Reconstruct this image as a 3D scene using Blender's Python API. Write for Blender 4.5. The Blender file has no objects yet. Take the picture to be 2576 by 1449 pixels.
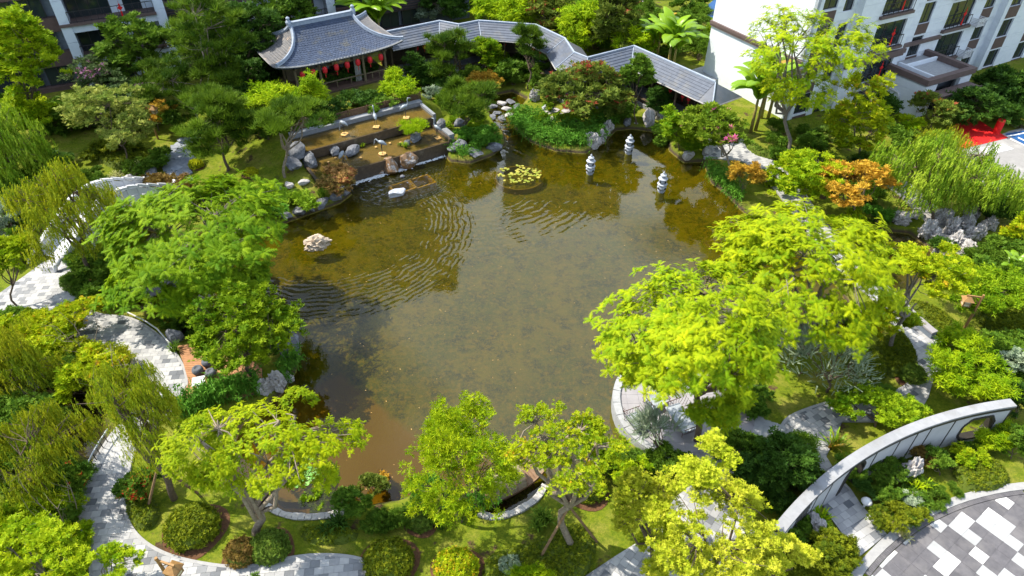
import bpy, math, random
import numpy as np
from mathutils import Vector, Matrix, noise, geometry

# ---------------------------------------------------------------- camera, sky, sun, exposure
scene = bpy.context.scene
COL = scene.collection
CAM_H, PITCH = 27.0, math.radians(40.0)
cam_data = bpy.data.cameras.new("camera")
cam_data.sensor_width = 36.0
cam_data.lens = 24.0
cam_data.clip_end = 2000.0
cam = bpy.data.objects.new("camera", cam_data)
cam.location = (0, 0, CAM_H)
cam.rotation_euler = (math.radians(90) - PITCH, 0, 0)
COL.objects.link(cam)
scene.camera = cam

SUN_EL = math.radians(54.0)
SUN_AZ_VEC = Vector((-math.cos(math.radians(17)), math.sin(math.radians(17)), 0))   # towards the sun, in plan
TO_SUN = (SUN_AZ_VEC * math.cos(SUN_EL) + Vector((0, 0, math.sin(SUN_EL)))).normalized()

world = bpy.data.worlds.new("World")
scene.world = world
world.use_nodes = True
wn, wl = world.node_tree.nodes, world.node_tree.links
wn.clear()
w_out = wn.new('ShaderNodeOutputWorld')
w_bg = wn.new('ShaderNodeBackground')
w_bg.inputs['Strength'].default_value = 0.122
w_sky = wn.new('ShaderNodeTexSky')
w_sky.sky_type = 'NISHITA'
w_sky.sun_disc = False
w_sky.sun_elevation = SUN_EL
w_sky.sun_rotation = math.atan2(SUN_AZ_VEC.x, SUN_AZ_VEC.y)
w_sky.air_density = 1.0
w_sky.dust_density = 1.5
# fair-weather clouds all over the sky: noise on a plane overhead
w_tc = wn.new('ShaderNodeTexCoord')
w_sep = wn.new('ShaderNodeSeparateXYZ')
w_max = wn.new('ShaderNodeMath'); w_max.operation = 'MAXIMUM'; w_max.inputs[1].default_value = 0.06
w_div = wn.new('ShaderNodeVectorMath'); w_div.operation = 'DIVIDE'
w_cmb = wn.new('ShaderNodeCombineXYZ')
w_nz = wn.new('ShaderNodeTexNoise')
w_nz.inputs['Scale'].default_value = 1.1
w_nz.inputs['Detail'].default_value = 5.0
w_nz.inputs['Roughness'].default_value = 0.5
w_map = wn.new('ShaderNodeMapping')
w_map.inputs['Location'].default_value = (-6.80, -1.30, 0.0)
w_rmp = wn.new('ShaderNodeMapRange')
w_rmp.inputs[1].default_value = 0.47
w_rmp.inputs[2].default_value = 0.58
w_mix = wn.new('ShaderNodeMixRGB')
w_mix.inputs['Color2'].default_value = (9.3, 10.5, 11.9, 1)
wl.new(w_tc.outputs['Generated'], w_sep.inputs[0])
wl.new(w_sep.outputs['Z'], w_max.inputs[0])
for k in range(3):
    wl.new(w_max.outputs[0], w_cmb.inputs[k])
wl.new(w_tc.outputs['Generated'], w_div.inputs[0])
wl.new(w_cmb.outputs[0], w_div.inputs[1])
wl.new(w_div.outputs[0], w_map.inputs[0])
wl.new(w_map.outputs[0], w_nz.inputs['Vector'])
wl.new(w_nz.outputs['Fac'], w_rmp.inputs[0])
wl.new(w_rmp.outputs[0], w_mix.inputs['Fac'])
wl.new(w_sky.outputs[0], w_mix.inputs['Color1'])
wl.new(w_mix.outputs[0], w_bg.inputs['Color'])
wl.new(w_bg.outputs[0], w_out.inputs[0])

sun_data = bpy.data.lights.new("sun", 'SUN')
sun_data.energy = 5.0
sun_data.angle = math.radians(0.55)
sun_data.color = (1.0, 0.915, 0.76)
sun = bpy.data.objects.new("sun", sun_data)
sun.rotation_euler = (-TO_SUN).to_track_quat('-Z', 'Y').to_euler()
sun.location = TO_SUN * 120
COL.objects.link(sun)

vs = scene.view_settings
vs.view_transform = 'Standard'
vs.look = 'None'
vs.exposure = 0.76
vs.gamma = 1.0
vs.use_curve_mapping = False
scene.cycles.max_bounces = 7
scene.cycles.diffuse_bounces = 3
scene.cycles.glossy_bounces = 3
scene.cycles.transmission_bounces = 4
scene.cycles.transparent_max_bounces = 10
scene.cycles.caustics_reflective = False
scene.cycles.caustics_refractive = False
scene.cycles.sample_clamp_indirect = 6.0
scene.cycles.use_denoising = True

# ---------------------------------------------------------------- plan positions: image pixels cast through the camera onto level planes
SK = 1717.33
ST, CT = math.sin(PITCH), math.cos(PITCH)
def ray(x, y):
    u, v = x - 1288.0, y - 724.5
    return (u, SK * CT - v * ST, -SK * ST - v * CT)
def G(x, y, z=0.0):
    r = ray(x, y); t = (CAM_H - z) / -r[2]
    return Vector((r[0] * t, r[1] * t, z))
def Q(ox, oy, x, y):                      # pixels of an enlarged image crop to whole image pixels
    return ((ox + x / 1.932) / 1.55280, (oy + y / 1.932) / 1.55280)
def GP(pts, z=0.0): return [tuple(G(x, y, z)[:2]) for x, y in pts]

def seg_dist(px, py, poly, closed=True):
    """distance of points to a polyline/polygon"""
    P = np.stack([px, py], -1).astype(float)
    A = np.array(poly, float); B = np.roll(A, -1, 0)
    if not closed: A, B = A[:-1], B[:-1]
    best = np.full(px.shape, 1e9)
    for a, b in zip(A, B):
        d = b - a; L = max(d @ d, 1e-9)
        t = np.clip(((P - a) @ d) / L, 0, 1)
        q = P - a - t[..., None] * d
        best = np.minimum(best, np.hypot(q[..., 0], q[..., 1]))
    return best
def inside(px, py, poly):
    res = np.zeros(np.shape(px), bool)
    n = len(poly)
    for i in range(n):
        x1, y1 = poly[i]; x2, y2 = poly[(i + 1) % n]
        c = ((y1 > py) != (y2 > py))
        if y1 != y2:
            res ^= c & (px < (x2 - x1) * (py - y1) / (y2 - y1) + x1)
    return res
def sdist(px, py, poly):
    d = seg_dist(px, py, poly); i = inside(px, py, poly)
    return np.where(i, -d, d)
def smooth(a, b, x):
    t = np.clip((x - a) / (b - a), 0, 1); return t * t * (3 - 2 * t)
def spline(pts, per=6, closed=True):
    n = len(pts); out = []
    rng = range(n) if closed else range(n - 1)
    for i in rng:
        p0, p1, p2, p3 = [np.array(pts[(i + k) % n] if closed else pts[min(max(i + k, 0), n - 1)], float) for k in (-1, 0, 1, 2)]
        for k in range(per):
            t = k / per
            out.append(tuple(0.5 * ((2 * p1) + (p2 - p0) * t + (2 * p0 - 5 * p1 + 4 * p2 - p3) * t * t + (3 * p1 - p0 - 3 * p2 + p3) * t ** 3)))
    if not closed: out.append(tuple(pts[-1]))
    return out

# ---------------------------------------------------------------- objects
def link(o, parent=None):
    COL.objects.link(o)
    if parent is not None: o.parent = parent
    return o
def tag(o, label, cat=None, group=None, kind=None):
    if label: o["label"] = label
    if cat: o["category"] = cat
    if group: o["group"] = group
    if kind: o["kind"] = kind
    return o
def thing(name, label, cat, loc=(0, 0, 0), rz=0.0, group=None):
    o = bpy.data.objects.new(name, None)
    o.empty_display_size = 0.2
    o.location = loc; o.rotation_euler = (0, 0, rz)
    link(o); return tag(o, label, cat, group)
def part(name, mesh, parent, loc=(0, 0, 0), rot=(0, 0, 0), sc=None):
    o = bpy.data.objects.new(name, mesh)
    o.location = loc; o.rotation_euler = rot
    if sc: o.scale = sc
    return link(o, parent)
def copy_tree(o, parent=None):
    c = o.copy(); COL.objects.link(c)
    if parent is not None: c.parent = parent
    for ch in list(o.children): copy_tree(ch, c)
    return c

def np_mesh(name, V, F, mat, tint=None, smooth_sh=False):
    """V (n,3), F (m,k) with k = 3 or 4"""
    V = np.asarray(V, np.float32); F = np.asarray(F, np.int32)
    me = bpy.data.meshes.new(name)
    m, k = F.shape
    me.vertices.add(len(V)); me.vertices.foreach_set('co', V.ravel())
    me.loops.add(m * k); me.loops.foreach_set('vertex_index', F.ravel())
    me.polygons.add(m)
    me.polygons.foreach_set('loop_start', np.arange(0, m * k, k, dtype=np.int32))
    if smooth_sh: me.polygons.foreach_set('use_smooth', np.ones(m, bool))
    if tint is not None:
        a = me.attributes.new('tint', 'FLOAT', 'POINT')
        a.data.foreach_set('value', np.asarray(tint, np.float32))
    me.update(calc_edges=True)
    if mat: me.materials.append(mat)
    return me

class MB:
    """collects plain shapes into one mesh"""
    def __init__(s): s.v = []; s.f = []
    def add(s, V, F):
        b = len(s.v); s.v.extend([tuple(p) for p in V]); s.f.extend([tuple(i + b for i in f) for f in F]); return s
    def box(s, x0, x1, y0, y1, z0, z1, m=None):
        V = [(x0, y0, z0), (x1, y0, z0), (x1, y1, z0), (x0, y1, z0), (x0, y0, z1), (x1, y0, z1), (x1, y1, z1), (x0, y1, z1)]
        if m is not None: V = [m @ Vector(p) for p in V]
        return s.add(V, [(0, 3, 2, 1), (4, 5, 6, 7), (0, 1, 5, 4), (1, 2, 6, 5), (2, 3, 7, 6), (3, 0, 4, 7)])
    def prism(s, poly, z0, z1, bottom=False):
        n = len(poly)
        tri = geometry.tessellate_polygon([[Vector((p[0], p[1], 0)) for p in poly]])
        V = [(p[0], p[1], z1) for p in poly] + [(p[0], p[1], z0) for p in poly]
        F = []
        for t in tri:
            a, b, c = [Vector((poly[i][0], poly[i][1])) for i in t]
            cr = (b - a).x * (c - a).y - (b - a).y * (c - a).x
            F.append(tuple(t) if cr > 0 else tuple(reversed(t)))
        ar = sum(poly[i][0] * poly[(i + 1) % n][1] - poly[(i + 1) % n][0] * poly[i][1] for i in range(n))
        for i in range(n):
            j = (i + 1) % n
            F.append((i, n + i, n + j, j) if ar > 0 else (j, n + j, n + i, i))
        return s.add(V, F)
    def tube(s, pts, rad, n=6, cap=True):
        pts = [Vector(p) for p in pts]
        if not hasattr(rad, '__len__'): rad = [rad] * len(pts)
        rings = []; up = None; b = len(s.v)
        for i, p in enumerate(pts):
            d = (pts[min(i + 1, len(pts) - 1)] - pts[max(i - 1, 0)])
            d = d.normalized() if d.length > 1e-6 else Vector((0, 0, 1))
            if up is None:
                up = Vector((1, 0, 0)) if abs(d.x) < 0.8 else Vector((0, 1, 0))
            x = (up - d * up.dot(d))
            x = x.normalized() if x.length > 1e-5 else d.orthogonal().normalized()
            up = x; y = d.cross(x)
            for k in range(n):
                a = 2 * math.pi * k / n
                s.v.append(tuple(p + (x * math.cos(a) + y * math.sin(a)) * rad[i]))
        for i in range(len(pts) - 1):
            for k in range(n):
                k2 = (k + 1) % n
                s.f.append((b + i * n + k, b + i * n + k2, b + (i + 1) * n + k2, b + (i + 1) * n + k))
        if cap:
            s.f.append(tuple(b + k for k in reversed(range(n))))
            s.f.append(tuple(b + (len(pts) - 1) * n + k for k in range(n)))
        return s
    def lathe(s, prof, n=12, c=(0, 0, 0)):
        b = len(s.v)
        for r, z in prof:
            for k in range(n):
                a = 2 * math.pi * k / n
                s.v.append((c[0] + r * math.cos(a), c[1] + r * math.sin(a), c[2] + z))
        for i in range(len(prof) - 1):
            for k in range(n):
                k2 = (k + 1) % n
                s.f.append((b + i * n + k, b + i * n + k2, b + (i + 1) * n + k2, b + (i + 1) * n + k))
        s.f.append(tuple(b + k for k in reversed(range(n))))
        s.f.append(tuple(b + (len(prof) - 1) * n + k for k in range(n)))
        return s
    def ribbon(s, pts, w, z0, z1, closed=False, side=0.0):
        """upright strip of rectangular section along a plan polyline"""
        P = [Vector((p[0], p[1])) for p in pts]; n = len(P); b = len(s.v)
        for i in range(n):
            a = P[(i - 1) % n] if (closed or i > 0) else P[i]
            c = P[(i + 1) % n] if (closed or i < n - 1) else P[i]
            d = (c - a)
            d = d.normalized() if d.length > 1e-6 else Vector((1, 0))
            nn = Vector((-d.y, d.x))
            l = P[i] + nn * (w * (0.5 + side)); r = P[i] - nn * (w * (0.5 - side))
            zb0 = z0[i] if hasattr(z0, '__len__') else z0
            zt0 = z1[i] if hasattr(z1, '__len__') else z1
            s.v += [(l.x, l.y, zb0), (r.x, r.y, zb0), (r.x, r.y, zt0), (l.x, l.y, zt0)]
        for i in range(n if closed else n - 1):
            A = b + 4 * i; B = b + 4 * ((i + 1) % n)
            for k in range(4):
                k2 = (k + 1) % 4
                s.f.append((A + k, B + k, B + k2, A + k2))
        if not closed:
            s.f.append((b, b + 1, b + 2, b + 3)); e = b + 4 * (n - 1)
            s.f.append((e + 3, e + 2, e + 1, e))
        return s
    def mesh(s, name, mat, sm=False):
        me = bpy.data.meshes.new(name)
        me.from_pydata(s.v, [], s.f); me.update()
        if mat: me.materials.append(mat)
        if sm: me.polygons.foreach_set('use_smooth', [True] * len(me.polygons))
        return me

# ---------------------------------------------------------------- materials
def nt(name):
    m = bpy.data.materials.new(name); m.use_nodes = True
    t = m.node_tree; t.nodes.clear()
    o = t.nodes.new('ShaderNodeOutputMaterial')
    return m, t, o
def N(t, typ, **kw):
    n = t.nodes.new(typ)
    for k, v in kw.items():
        if k.startswith('i_'):
            key = k[2:]; key = int(key) if key.isdigit() else key.replace('_', ' ')
            n.inputs[key].default_value = v
        else: setattr(n, k, v)
    return n
def L(t, a, b): t.links.new(a, b)
def c4(c): return (c[0], c[1], c[2], 1)
def surf(name, c1, c2=None, scale=6.0, rough=0.7, bump=0.2, bscale=None, spec=0.3, metal=0.0, detail=4.0, c3=None, s3=0.6, thr3=(0.5, 0.65), obj_var=0.0, coord='Object', bdist=0.02):
    """noise-mottled surface with fine relief"""
    m, t, o = nt(name)
    p = N(t, 'ShaderNodeBsdfPrincipled', i_Roughness=rough, i_Metallic=metal)
    p.inputs['Specular IOR Level'].default_value = spec
    if coord == 'World':
        tc = N(t, 'ShaderNodeNewGeometry'); coord = 'Position'
    else: tc = N(t, 'ShaderNodeTexCoord')
    n1 = N(t, 'ShaderNodeTexNoise', i_Scale=scale, i_Detail=detail, i_Roughness=0.6)
    L(t, tc.outputs[coord], n1.inputs['Vector'])
    mr = N(t, 'ShaderNodeMapRange', i_1=0.32, i_2=0.68)
    L(t, n1.outputs['Fac'], mr.inputs[0])
    mx = N(t, 'ShaderNodeMixRGB', i_Color1=c4(c1), i_Color2=c4(c2 or [x * 0.8 for x in c1]))
    L(t, mr.outputs[0], mx.inputs['Fac'])
    col = mx.outputs[0]
    if c3:
        n3 = N(t, 'ShaderNodeTexNoise', i_Scale=s3, i_Detail=5.0, i_Roughness=0.65)
        L(t, tc.outputs[coord], n3.inputs['Vector'])
        m3 = N(t, 'ShaderNodeMapRange', i_1=thr3[0], i_2=thr3[1]); L(t, n3.outputs['Fac'], m3.inputs[0])
        mx3 = N(t, 'ShaderNodeMixRGB', i_Color2=c4(c3)); L(t, m3.outputs[0], mx3.inputs['Fac']); L(t, col, mx3.inputs['Color1'])
        col = mx3.outputs[0]
    if obj_var:
        oi = N(t, 'ShaderNodeObjectInfo')
        hs = N(t, 'ShaderNodeHueSaturation')
        mv = N(t, 'ShaderNodeMapRange', i_1=0.0, i_2=1.0, i_3=1 - obj_var, i_4=1 + obj_var)
        L(t, oi.outputs['Random'], mv.inputs[0]); L(t, mv.outputs[0], hs.inputs['Value']); L(t, col, hs.inputs['Color'])
        col = hs.outputs[0]
    L(t, col, p.inputs['Base Color'])
    if bump:
        nb = N(t, 'ShaderNodeTexNoise', i_Scale=bscale or scale * 4, i_Detail=5.0, i_Roughness=0.65)
        L(t, tc.outputs[coord], nb.inputs['Vector'])
        bm = N(t, 'ShaderNodeBump', i_Strength=bump, i_Distance=bdist)
        L(t, nb.outputs['Fac'], bm.inputs['Height']); L(t, bm.outputs[0], p.inputs['Normal'])
    L(t, p.outputs[0], o.inputs[0])
    return m
def leafmat(name, c1, c2, trans=0.4, rough=0.6, spec=0.10, c3=None):
    """thin leaf: reflects and lets light through; the tint attribute varies leaf to leaf"""
    m, t, o = nt(name)
    at = N(t, 'ShaderNodeAttribute', attribute_name='tint')
    mx = N(t, 'ShaderNodeMixRGB', i_Color1=c4(c1), i_Color2=c4(c2)); L(t, at.outputs['Fac'], mx.inputs['Fac'])
    col = mx.outputs[0]
    if c3:
        mr = N(t, 'ShaderNodeMapRange', i_1=0.86, i_2=0.9); L(t, at.outputs['Fac'], mr.inputs[0])
        m3 = N(t, 'ShaderNodeMixRGB', i_Color2=c4(c3)); L(t, mr.outputs[0], m3.inputs['Fac']); L(t, col, m3.inputs['Color1'])
        col = m3.outputs[0]
    oi = N(t, 'ShaderNodeObjectInfo')
    mv = N(t, 'ShaderNodeMapRange', i_1=0.0, i_2=1.0, i_3=0.88, i_4=1.12); L(t, oi.outputs['Random'], mv.inputs[0])
    hs = N(t, 'ShaderNodeHueSaturation'); L(t, mv.outputs[0], hs.inputs['Value']); L(t, col, hs.inputs['Color'])
    p = N(t, 'ShaderNodeBsdfPrincipled', i_Roughness=rough); p.inputs['Specular IOR Level'].default_value = spec
    tr = N(t, 'ShaderNodeBsdfTranslucent')
    ht = N(t, 'ShaderNodeHueSaturation', i_Value=1.05); L(t, hs.outputs[0], ht.inputs['Color'])
    L(t, hs.outputs[0], p.inputs['Base Color']); L(t, ht.outputs[0], tr.inputs['Color'])
    ms = N(t, 'ShaderNodeMixShader', i_0=trans * 0.75); L(t, p.outputs[0], ms.inputs[1]); L(t, tr.outputs[0], ms.inputs[2])
    L(t, ms.outputs[0], o.inputs[0])
    return m

M = {}
M['bark'] = surf('bark', (0.16, 0.12, 0.085), (0.08, 0.06, 0.045), 9, 0.9, 0.6, 22)
M['bark_pale'] = surf('bark_pale', (0.30, 0.25, 0.19), (0.17, 0.135, 0.10), 9, 0.9, 0.5, 22)
M['bark_grey'] = surf('bark_grey', (0.24, 0.21, 0.18), (0.14, 0.12, 0.10), 9, 0.9, 0.5, 22)
M['stake'] = surf('stake', (0.26, 0.17, 0.09), (0.15, 0.09, 0.05), 9, 0.85, 0.3)
LM = {  # leaf colours
 'jac': leafmat('leaf_feathery_bright', (0.17, 0.30, 0.004), (0.44, 0.50, 0.006), 0.46),
 'jac2': leafmat('leaf_feathery_green', (0.085, 0.20, 0.005), (0.27, 0.40, 0.008), 0.45),
 'lime': leafmat('leaf_lime', (0.16, 0.31, 0.006), (0.46, 0.54, 0.012), 0.45),
 'green': leafmat('leaf_fresh_green', (0.09, 0.21, 0.006), (0.29, 0.40, 0.010), 0.42),
 'mid': leafmat('leaf_mid_green', (0.06, 0.14, 0.012), (0.15, 0.25, 0.02), 0.36),
 'dark': leafmat('leaf_dark_green', (0.025, 0.07, 0.010), (0.07, 0.15, 0.015), 0.30),
 'pine': leafmat('needle_dark', (0.03, 0.08, 0.006), (0.14, 0.23, 0.010), 0.28),
 'willow': leafmat('leaf_willow', (0.16, 0.24, 0.008), (0.42, 0.42, 0.015), 0.45),
 'willowg': leafmat('leaf_willow_green', (0.12, 0.24, 0.010), (0.32, 0.42, 0.03), 0.45),
 'yellow': leafmat('leaf_yellowing', (0.20, 0.33, 0.006), (0.54, 0.56, 0.012), 0.45, c3=(0.55, 0.36, 0.02)),
 'ginkgo': leafmat('leaf_ginkgo', (0.36, 0.45, 0.015), (0.66, 0.66, 0.06), 0.45),
 'orange': leafmat('leaf_orange', (0.42, 0.22, 0.02), (0.60, 0.42, 0.05), 0.42),
 'red': leafmat('leaf_red', (0.16, 0.15, 0.025), (0.58, 0.30, 0.12), 0.36, c3=(0.62, 0.13, 0.11)),
 'olive': leafmat('leaf_olive', (0.09, 0.15, 0.02), (0.20, 0.24, 0.03), 0.36, c3=(0.34, 0.07, 0.04)),
 'pale': leafmat('leaf_pale_tips', (0.15, 0.24, 0.03), (0.44, 0.46, 0.10), 0.38),
 'blue': leafmat('leaf_blue_grey', (0.15, 0.23, 0.14), (0.40, 0.47, 0.33), 0.28),
 'bamboo': leafmat('leaf_bamboo', (0.16, 0.32, 0.005), (0.44, 0.56, 0.008), 0.45),
 'pink': leafmat('leaf_with_pink_bloom', (0.10, 0.20, 0.012), (0.27, 0.36, 0.02), 0.40, c3=(0.70, 0.14, 0.36)),
 'pinkd': leafmat('leaf_dull_with_pink_bloom', (0.05, 0.10, 0.03), (0.12, 0.17, 0.06), 0.34, c3=(0.5, 0.22, 0.42)),
 'redfl': leafmat('leaf_with_red_bloom', (0.05, 0.13, 0.012), (0.14, 0.25, 0.02), 0.36, c3=(0.6, 0.08, 0.03)),
 'hedge': leafmat('leaf_clipped_hedge', (0.07, 0.12, 0.008), (0.22, 0.25, 0.010), 0.30),
 'hedgeg': leafmat('leaf_clipped_green', (0.08, 0.15, 0.02), (0.18, 0.27, 0.03), 0.30),
 'hedgey': leafmat('leaf_clipped_yellow', (0.30, 0.34, 0.01), (0.55, 0.55, 0.015), 0.30),
 'brown': leafmat('leaf_brownish', (0.14, 0.085, 0.025), (0.24, 0.17, 0.035), 0.3),
 'vine': leafmat('leaf_trailing_vine', (0.055, 0.17, 0.015), (0.14, 0.32, 0.03), 0.40),
 'grassy': leafmat('blade_green', (0.10, 0.22, 0.012), (0.28, 0.40, 0.02), 0.38),
 'straw': leafmat('blade_pale', (0.30, 0.31, 0.10), (0.50, 0.50, 0.20), 0.38),
 'banana': leafmat('leaf_banana', (0.13, 0.28, 0.010), (0.26, 0.42, 0.015), 0.38, 0.35, 0.4, c3=(0.42, 0.28, 0.03)),
}
# ---------------------------------------------------------------- plan shapes
TO = Vector((-5.38, 49.7)); TD = Vector((0.845, 0.535)); TP = Vector((-0.535, 0.845)); TA = math.atan2(0.535, 0.845)
def TT(s, t): return TO + TD * s + TP * t
POND = [tuple(TT(-10.0, 0.0)), tuple(TT(-9.6, 0.45)), tuple(TT(0.1, 0.45))] + GP([(1135,400),(1180,405),(1235,385),(1268,360),(1262,330),(1238,305),(1222,270),(1235,235),(1290,225),(1330,245),(1300,285),(1298,318),(1340,352),(1400,374),(1470,380),(1520,352),(1545,322),(1590,318),(1640,325),(1682,335),(1690,375),(1722,402),(1775,400),(1795,455),(1835,485),(1868,520),(1930,575),(2030,640),(2110,710),(2160,790),(2120,850),(2040,882),(1950,872),(1850,910),(1800,980),(1700,1040),(1640,1090),(1570,1120),(1530,1150),(1460,1165),(1400,1195),(1375,1225),(1340,1262),(1290,1290),(1240,1303),(1205,1290),(1180,1250),(1120,1235),(1060,1235),(1010,1262),(950,1270),(880,1290),(800,1305),(720,1300),(640,1262),(590,1200),(570,1130),(600,1060),(650,1025),(700,985),(735,930),(748,880),(735,830),(660,820),(560,840),(480,860),(430,835),(385,800),(330,760),(300,700),(290,640),(240,580),(180,530),(210,490),(290,520),(370,570),(450,590),(530,570),(620,575),(680,565),(712,555),(780,530),(850,505),(878,484)], -0.2)
ROCK_POND = GP([(2150,590),(2215,572),(2290,580),(2340,615),(2370,650),(2330,690),(2290,735),(2245,738),(2200,690),(2160,650)], -0.2)
CREEK = GP([(90,950),(190,950),(240,1010),(292,1085),(238,1172),(205,1150),(120,1085),(80,1020)], -0.2)
WATER_Z = -0.4
TO = Vector((-5.38, 49.7)); TD = Vector((0.845, 0.535)); TP = Vector((-0.535, 0.845)); TA = math.atan2(0.535, 0.845)
def TT(s, t): return TO + TD * s + TP * t

def height(x, y):
    x = np.asarray(x, float); y = np.asarray(y, float)
    h = 0.02 * np.sin(x * 0.31 + 1.3) * np.sin(y * 0.27) + 0.012 * np.sin(x * 0.83 + y * 0.6) - 0.035
    rx, ry = x - TO.x, y - TO.y
    s = rx * TD.x + ry * TD.y; t = rx * TP.x + ry * TP.y
    m = smooth(-16.5, -11.2, s) * (1 - smooth(1.0, 4.0, s)) * smooth(5.45, 5.75, t) * (1 - smooth(15, 20, t))
    h = h * (1 - m) + 1.45 * m
    m2 = smooth(-17.5, -10.9, s) * (1 - smooth(-10.85, -10.7, s)) * smooth(0.0, 4.2, t) * (1 - smooth(5.5, 9, t))
    h = np.maximum(h, h * (1 - m2) + 1.35 * m2)
    m3 = smooth(-14.0, -10.8, s) * (1 - smooth(-10.75, -10.7, s)) * smooth(-1.2, 0.6, t) * (1 - smooth(3.2, 3.4, t))
    h = np.maximum(h, h * (1 - m3) + 0.62 * m3)
    pool = smooth(-10.75, -10.7, s) * (1 - smooth(0.3, 0.6, s)) * smooth(-0.2, 0.1, t) * (1 - smooth(5.3, 5.5, t))
    h = h * (1 - pool) - 0.5 * pool
    for poly in (POND, ROCK_POND, CREEK):
        a = np.array(poly); mask = (x > a[:, 0].min() - 2) & (x < a[:, 0].max() + 2) & (y > a[:, 1].min() - 2) & (y < a[:, 1].max() + 2)
        if not mask.any(): continue
        d = sdist(x[mask], y[mask], poly) if x.ndim else sdist(x.reshape(1), y.reshape(1), poly)
        k = 1 - smooth(-0.75, 0.12, d)
        bed = -1.15 + 0.08 * np.sin((x[mask] if x.ndim else x) * 1.1) * np.sin((y[mask] if y.ndim else y) * 0.9)
        if x.ndim: h[mask] = h[mask] * (1 - k) + bed * k
        else: h = (h * (1 - k) + bed * k)[0] if np.ndim(k) else h
    return h
def zg(x, y): return float(height(np.array([x]), np.array([y]))[0])
def zs(x, y):
    v = Vector((x, y)) - TO; s, t = v.dot(TD), v.dot(TP)
    if -10.6 < s < 0.2 and -0.1 < t < 5.5: return 0.60 if t < 3.1 else 1.33
    return zg(x, y)
def GG(x, y, dz=0.0):
    p = G(x, y, 0)
    for _ in range(3): p = G(x, y, zs(p.x, p.y))
    p.z += dz
    return p

# ---------------------------------------------------------------- ground sheet with the ponds let into it
xs = np.concatenate([np.linspace(-400, -60, 12), np.linspace(-58, -31, 28), np.arange(-30, 36, 0.3), np.linspace(37, 64, 26), np.linspace(68, 400, 12)])
ys = np.concatenate([np.linspace(-60, 8, 8), np.arange(9, 66, 0.3), np.linspace(67, 92, 22), np.linspace(96, 600, 14)])
gx, gy = np.meshgrid(xs, ys)
gz = height(gx.ravel(), gy.ravel())
nx, ny = len(xs), len(ys)
idx = np.arange(nx * ny).reshape(ny, nx)
gf = np.stack([idx[:-1, :-1], idx[:-1, 1:], idx[1:, 1:], idx[1:, :-1]], -1).reshape(-1, 4)
def ground_mat():
    m, t, o = nt('ground')
    p = N(t, 'ShaderNodeBsdfPrincipled', i_Roughness=0.9); p.inputs['Specular IOR Level'].default_value = 0.1
    geo = N(t, 'ShaderNodeNewGeometry')
    sep = N(t, 'ShaderNodeSeparateXYZ'); L(t, geo.outputs['Position'], sep.inputs[0])
    def noise_(sc, det=5.0, r=0.6):
        n = N(t, 'ShaderNodeTexNoise', i_Scale=sc, i_Detail=det, i_Roughness=r); L(t, geo.outputs['Position'], n.inputs['Vector']); return n.outputs['Fac']
    def rng(v, a, b):
        n = N(t, 'ShaderNodeMapRange', i_1=a, i_2=b); L(t, v, n.inputs[0]); return n.outputs[0]
    def mix(f, a, b):
        n = N(t, 'ShaderNodeMixRGB')
        L(t, f, n.inputs['Fac'])
        for s, v in (('Color1', a), ('Color2', b)):
            if isinstance(v, tuple): n.inputs[s].default_value = c4(v)
            else: L(t, v, n.inputs[s])
        return n.outputs[0]
    grass = mix(rng(noise_(7.0), 0.3, 0.7), (0.085, 0.125, 0.007), (0.19, 0.215, 0.014))
    grass = mix(rng(noise_(0.55), 0.48, 0.70), grass, (0.26, 0.23, 0.05))
    grass = mix(rng(noise_(1.7, 6.0, 0.7), 0.52, 0.68), grass, (0.065, 0.10, 0.006))
    grass = mix(rng(noise_(30.0, 2.0), 0.45, 0.75), grass, (0.06, 0.11, 0.008))
    soil = mix(rng(noise_(9.0), 0.35, 0.65), (0.10, 0.065, 0.035), (0.05, 0.035, 0.02))
    land = mix(rng(noise_(0.9), 0.60, 0.66), grass, soil)
    weed = mix(rng(noise_(0.42), 0.36, 0.60), (0.185, 0.170, 0.008), (0.09, 0.115, 0.010))
    weed = mix(rng(noise_(1.1, 6.0, 0.72), 0.46, 0.62), weed, (0.04, 0.05, 0.012))
    weed = mix(rng(noise_(3.6, 6.0, 0.75), 0.48, 0.62), weed, (0.23, 0.18, 0.025))
    weed = mix(rng(noise_(11.0, 3.0, 0.7), 0.5, 0.72), weed, (0.25, 0.20, 0.03))
    at = N(t, 'ShaderNodeAttribute', attribute_name='silt')
    nz = noise_(0.5)
    ad = N(t, 'ShaderNodeMath', operation='ADD'); L(t, at.outputs['Fac'], ad.inputs[0]); L(t, nz, ad.inputs[1])
    bed = mix(rng(ad.outputs[0], 0.85, 1.12), weed, (0.24, 0.145, 0.075))
    col = mix(rng(sep.outputs['Z'], -0.42, -0.30), bed, mix(rng(sep.outputs['Z'], -0.25, -0.05), (0.06, 0.045, 0.03), land))
    L(t, col, p.inputs['Base Color'])
    b = N(t, 'ShaderNodeBump', i_Strength=0.5, i_Distance=0.05); L(t, noise_(22.0), b.inputs['Height']); L(t, b.outputs[0], p.inputs['Normal'])
    L(t, p.outputs[0], o.inputs[0]); return m
M['ground'] = ground_mat()
me = np_mesh('ground', np.stack([gx.ravel(), gy.ravel(), gz], -1), gf, M['ground'], smooth_sh=True)
SILT = GP([(860,930),(930,1000),(1010,1060),(1090,1120),(1250,1130),(1300,1190),(1200,1290),(900,1330),(640,1300),(540,1160),(700,1020)], -1)
sd = sdist(gx.ravel(), gy.ravel(), SILT)
at = me.attributes.new('silt', 'FLOAT', 'POINT'); at.data.foreach_set('value', (1 - smooth(-1.2, 1.2, sd)).astype(np.float32))
GROUND = tag(link(bpy.data.objects.new('ground', me)), 'grassy garden ground sloping under the water of the ponds', 'ground', kind='structure')

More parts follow.
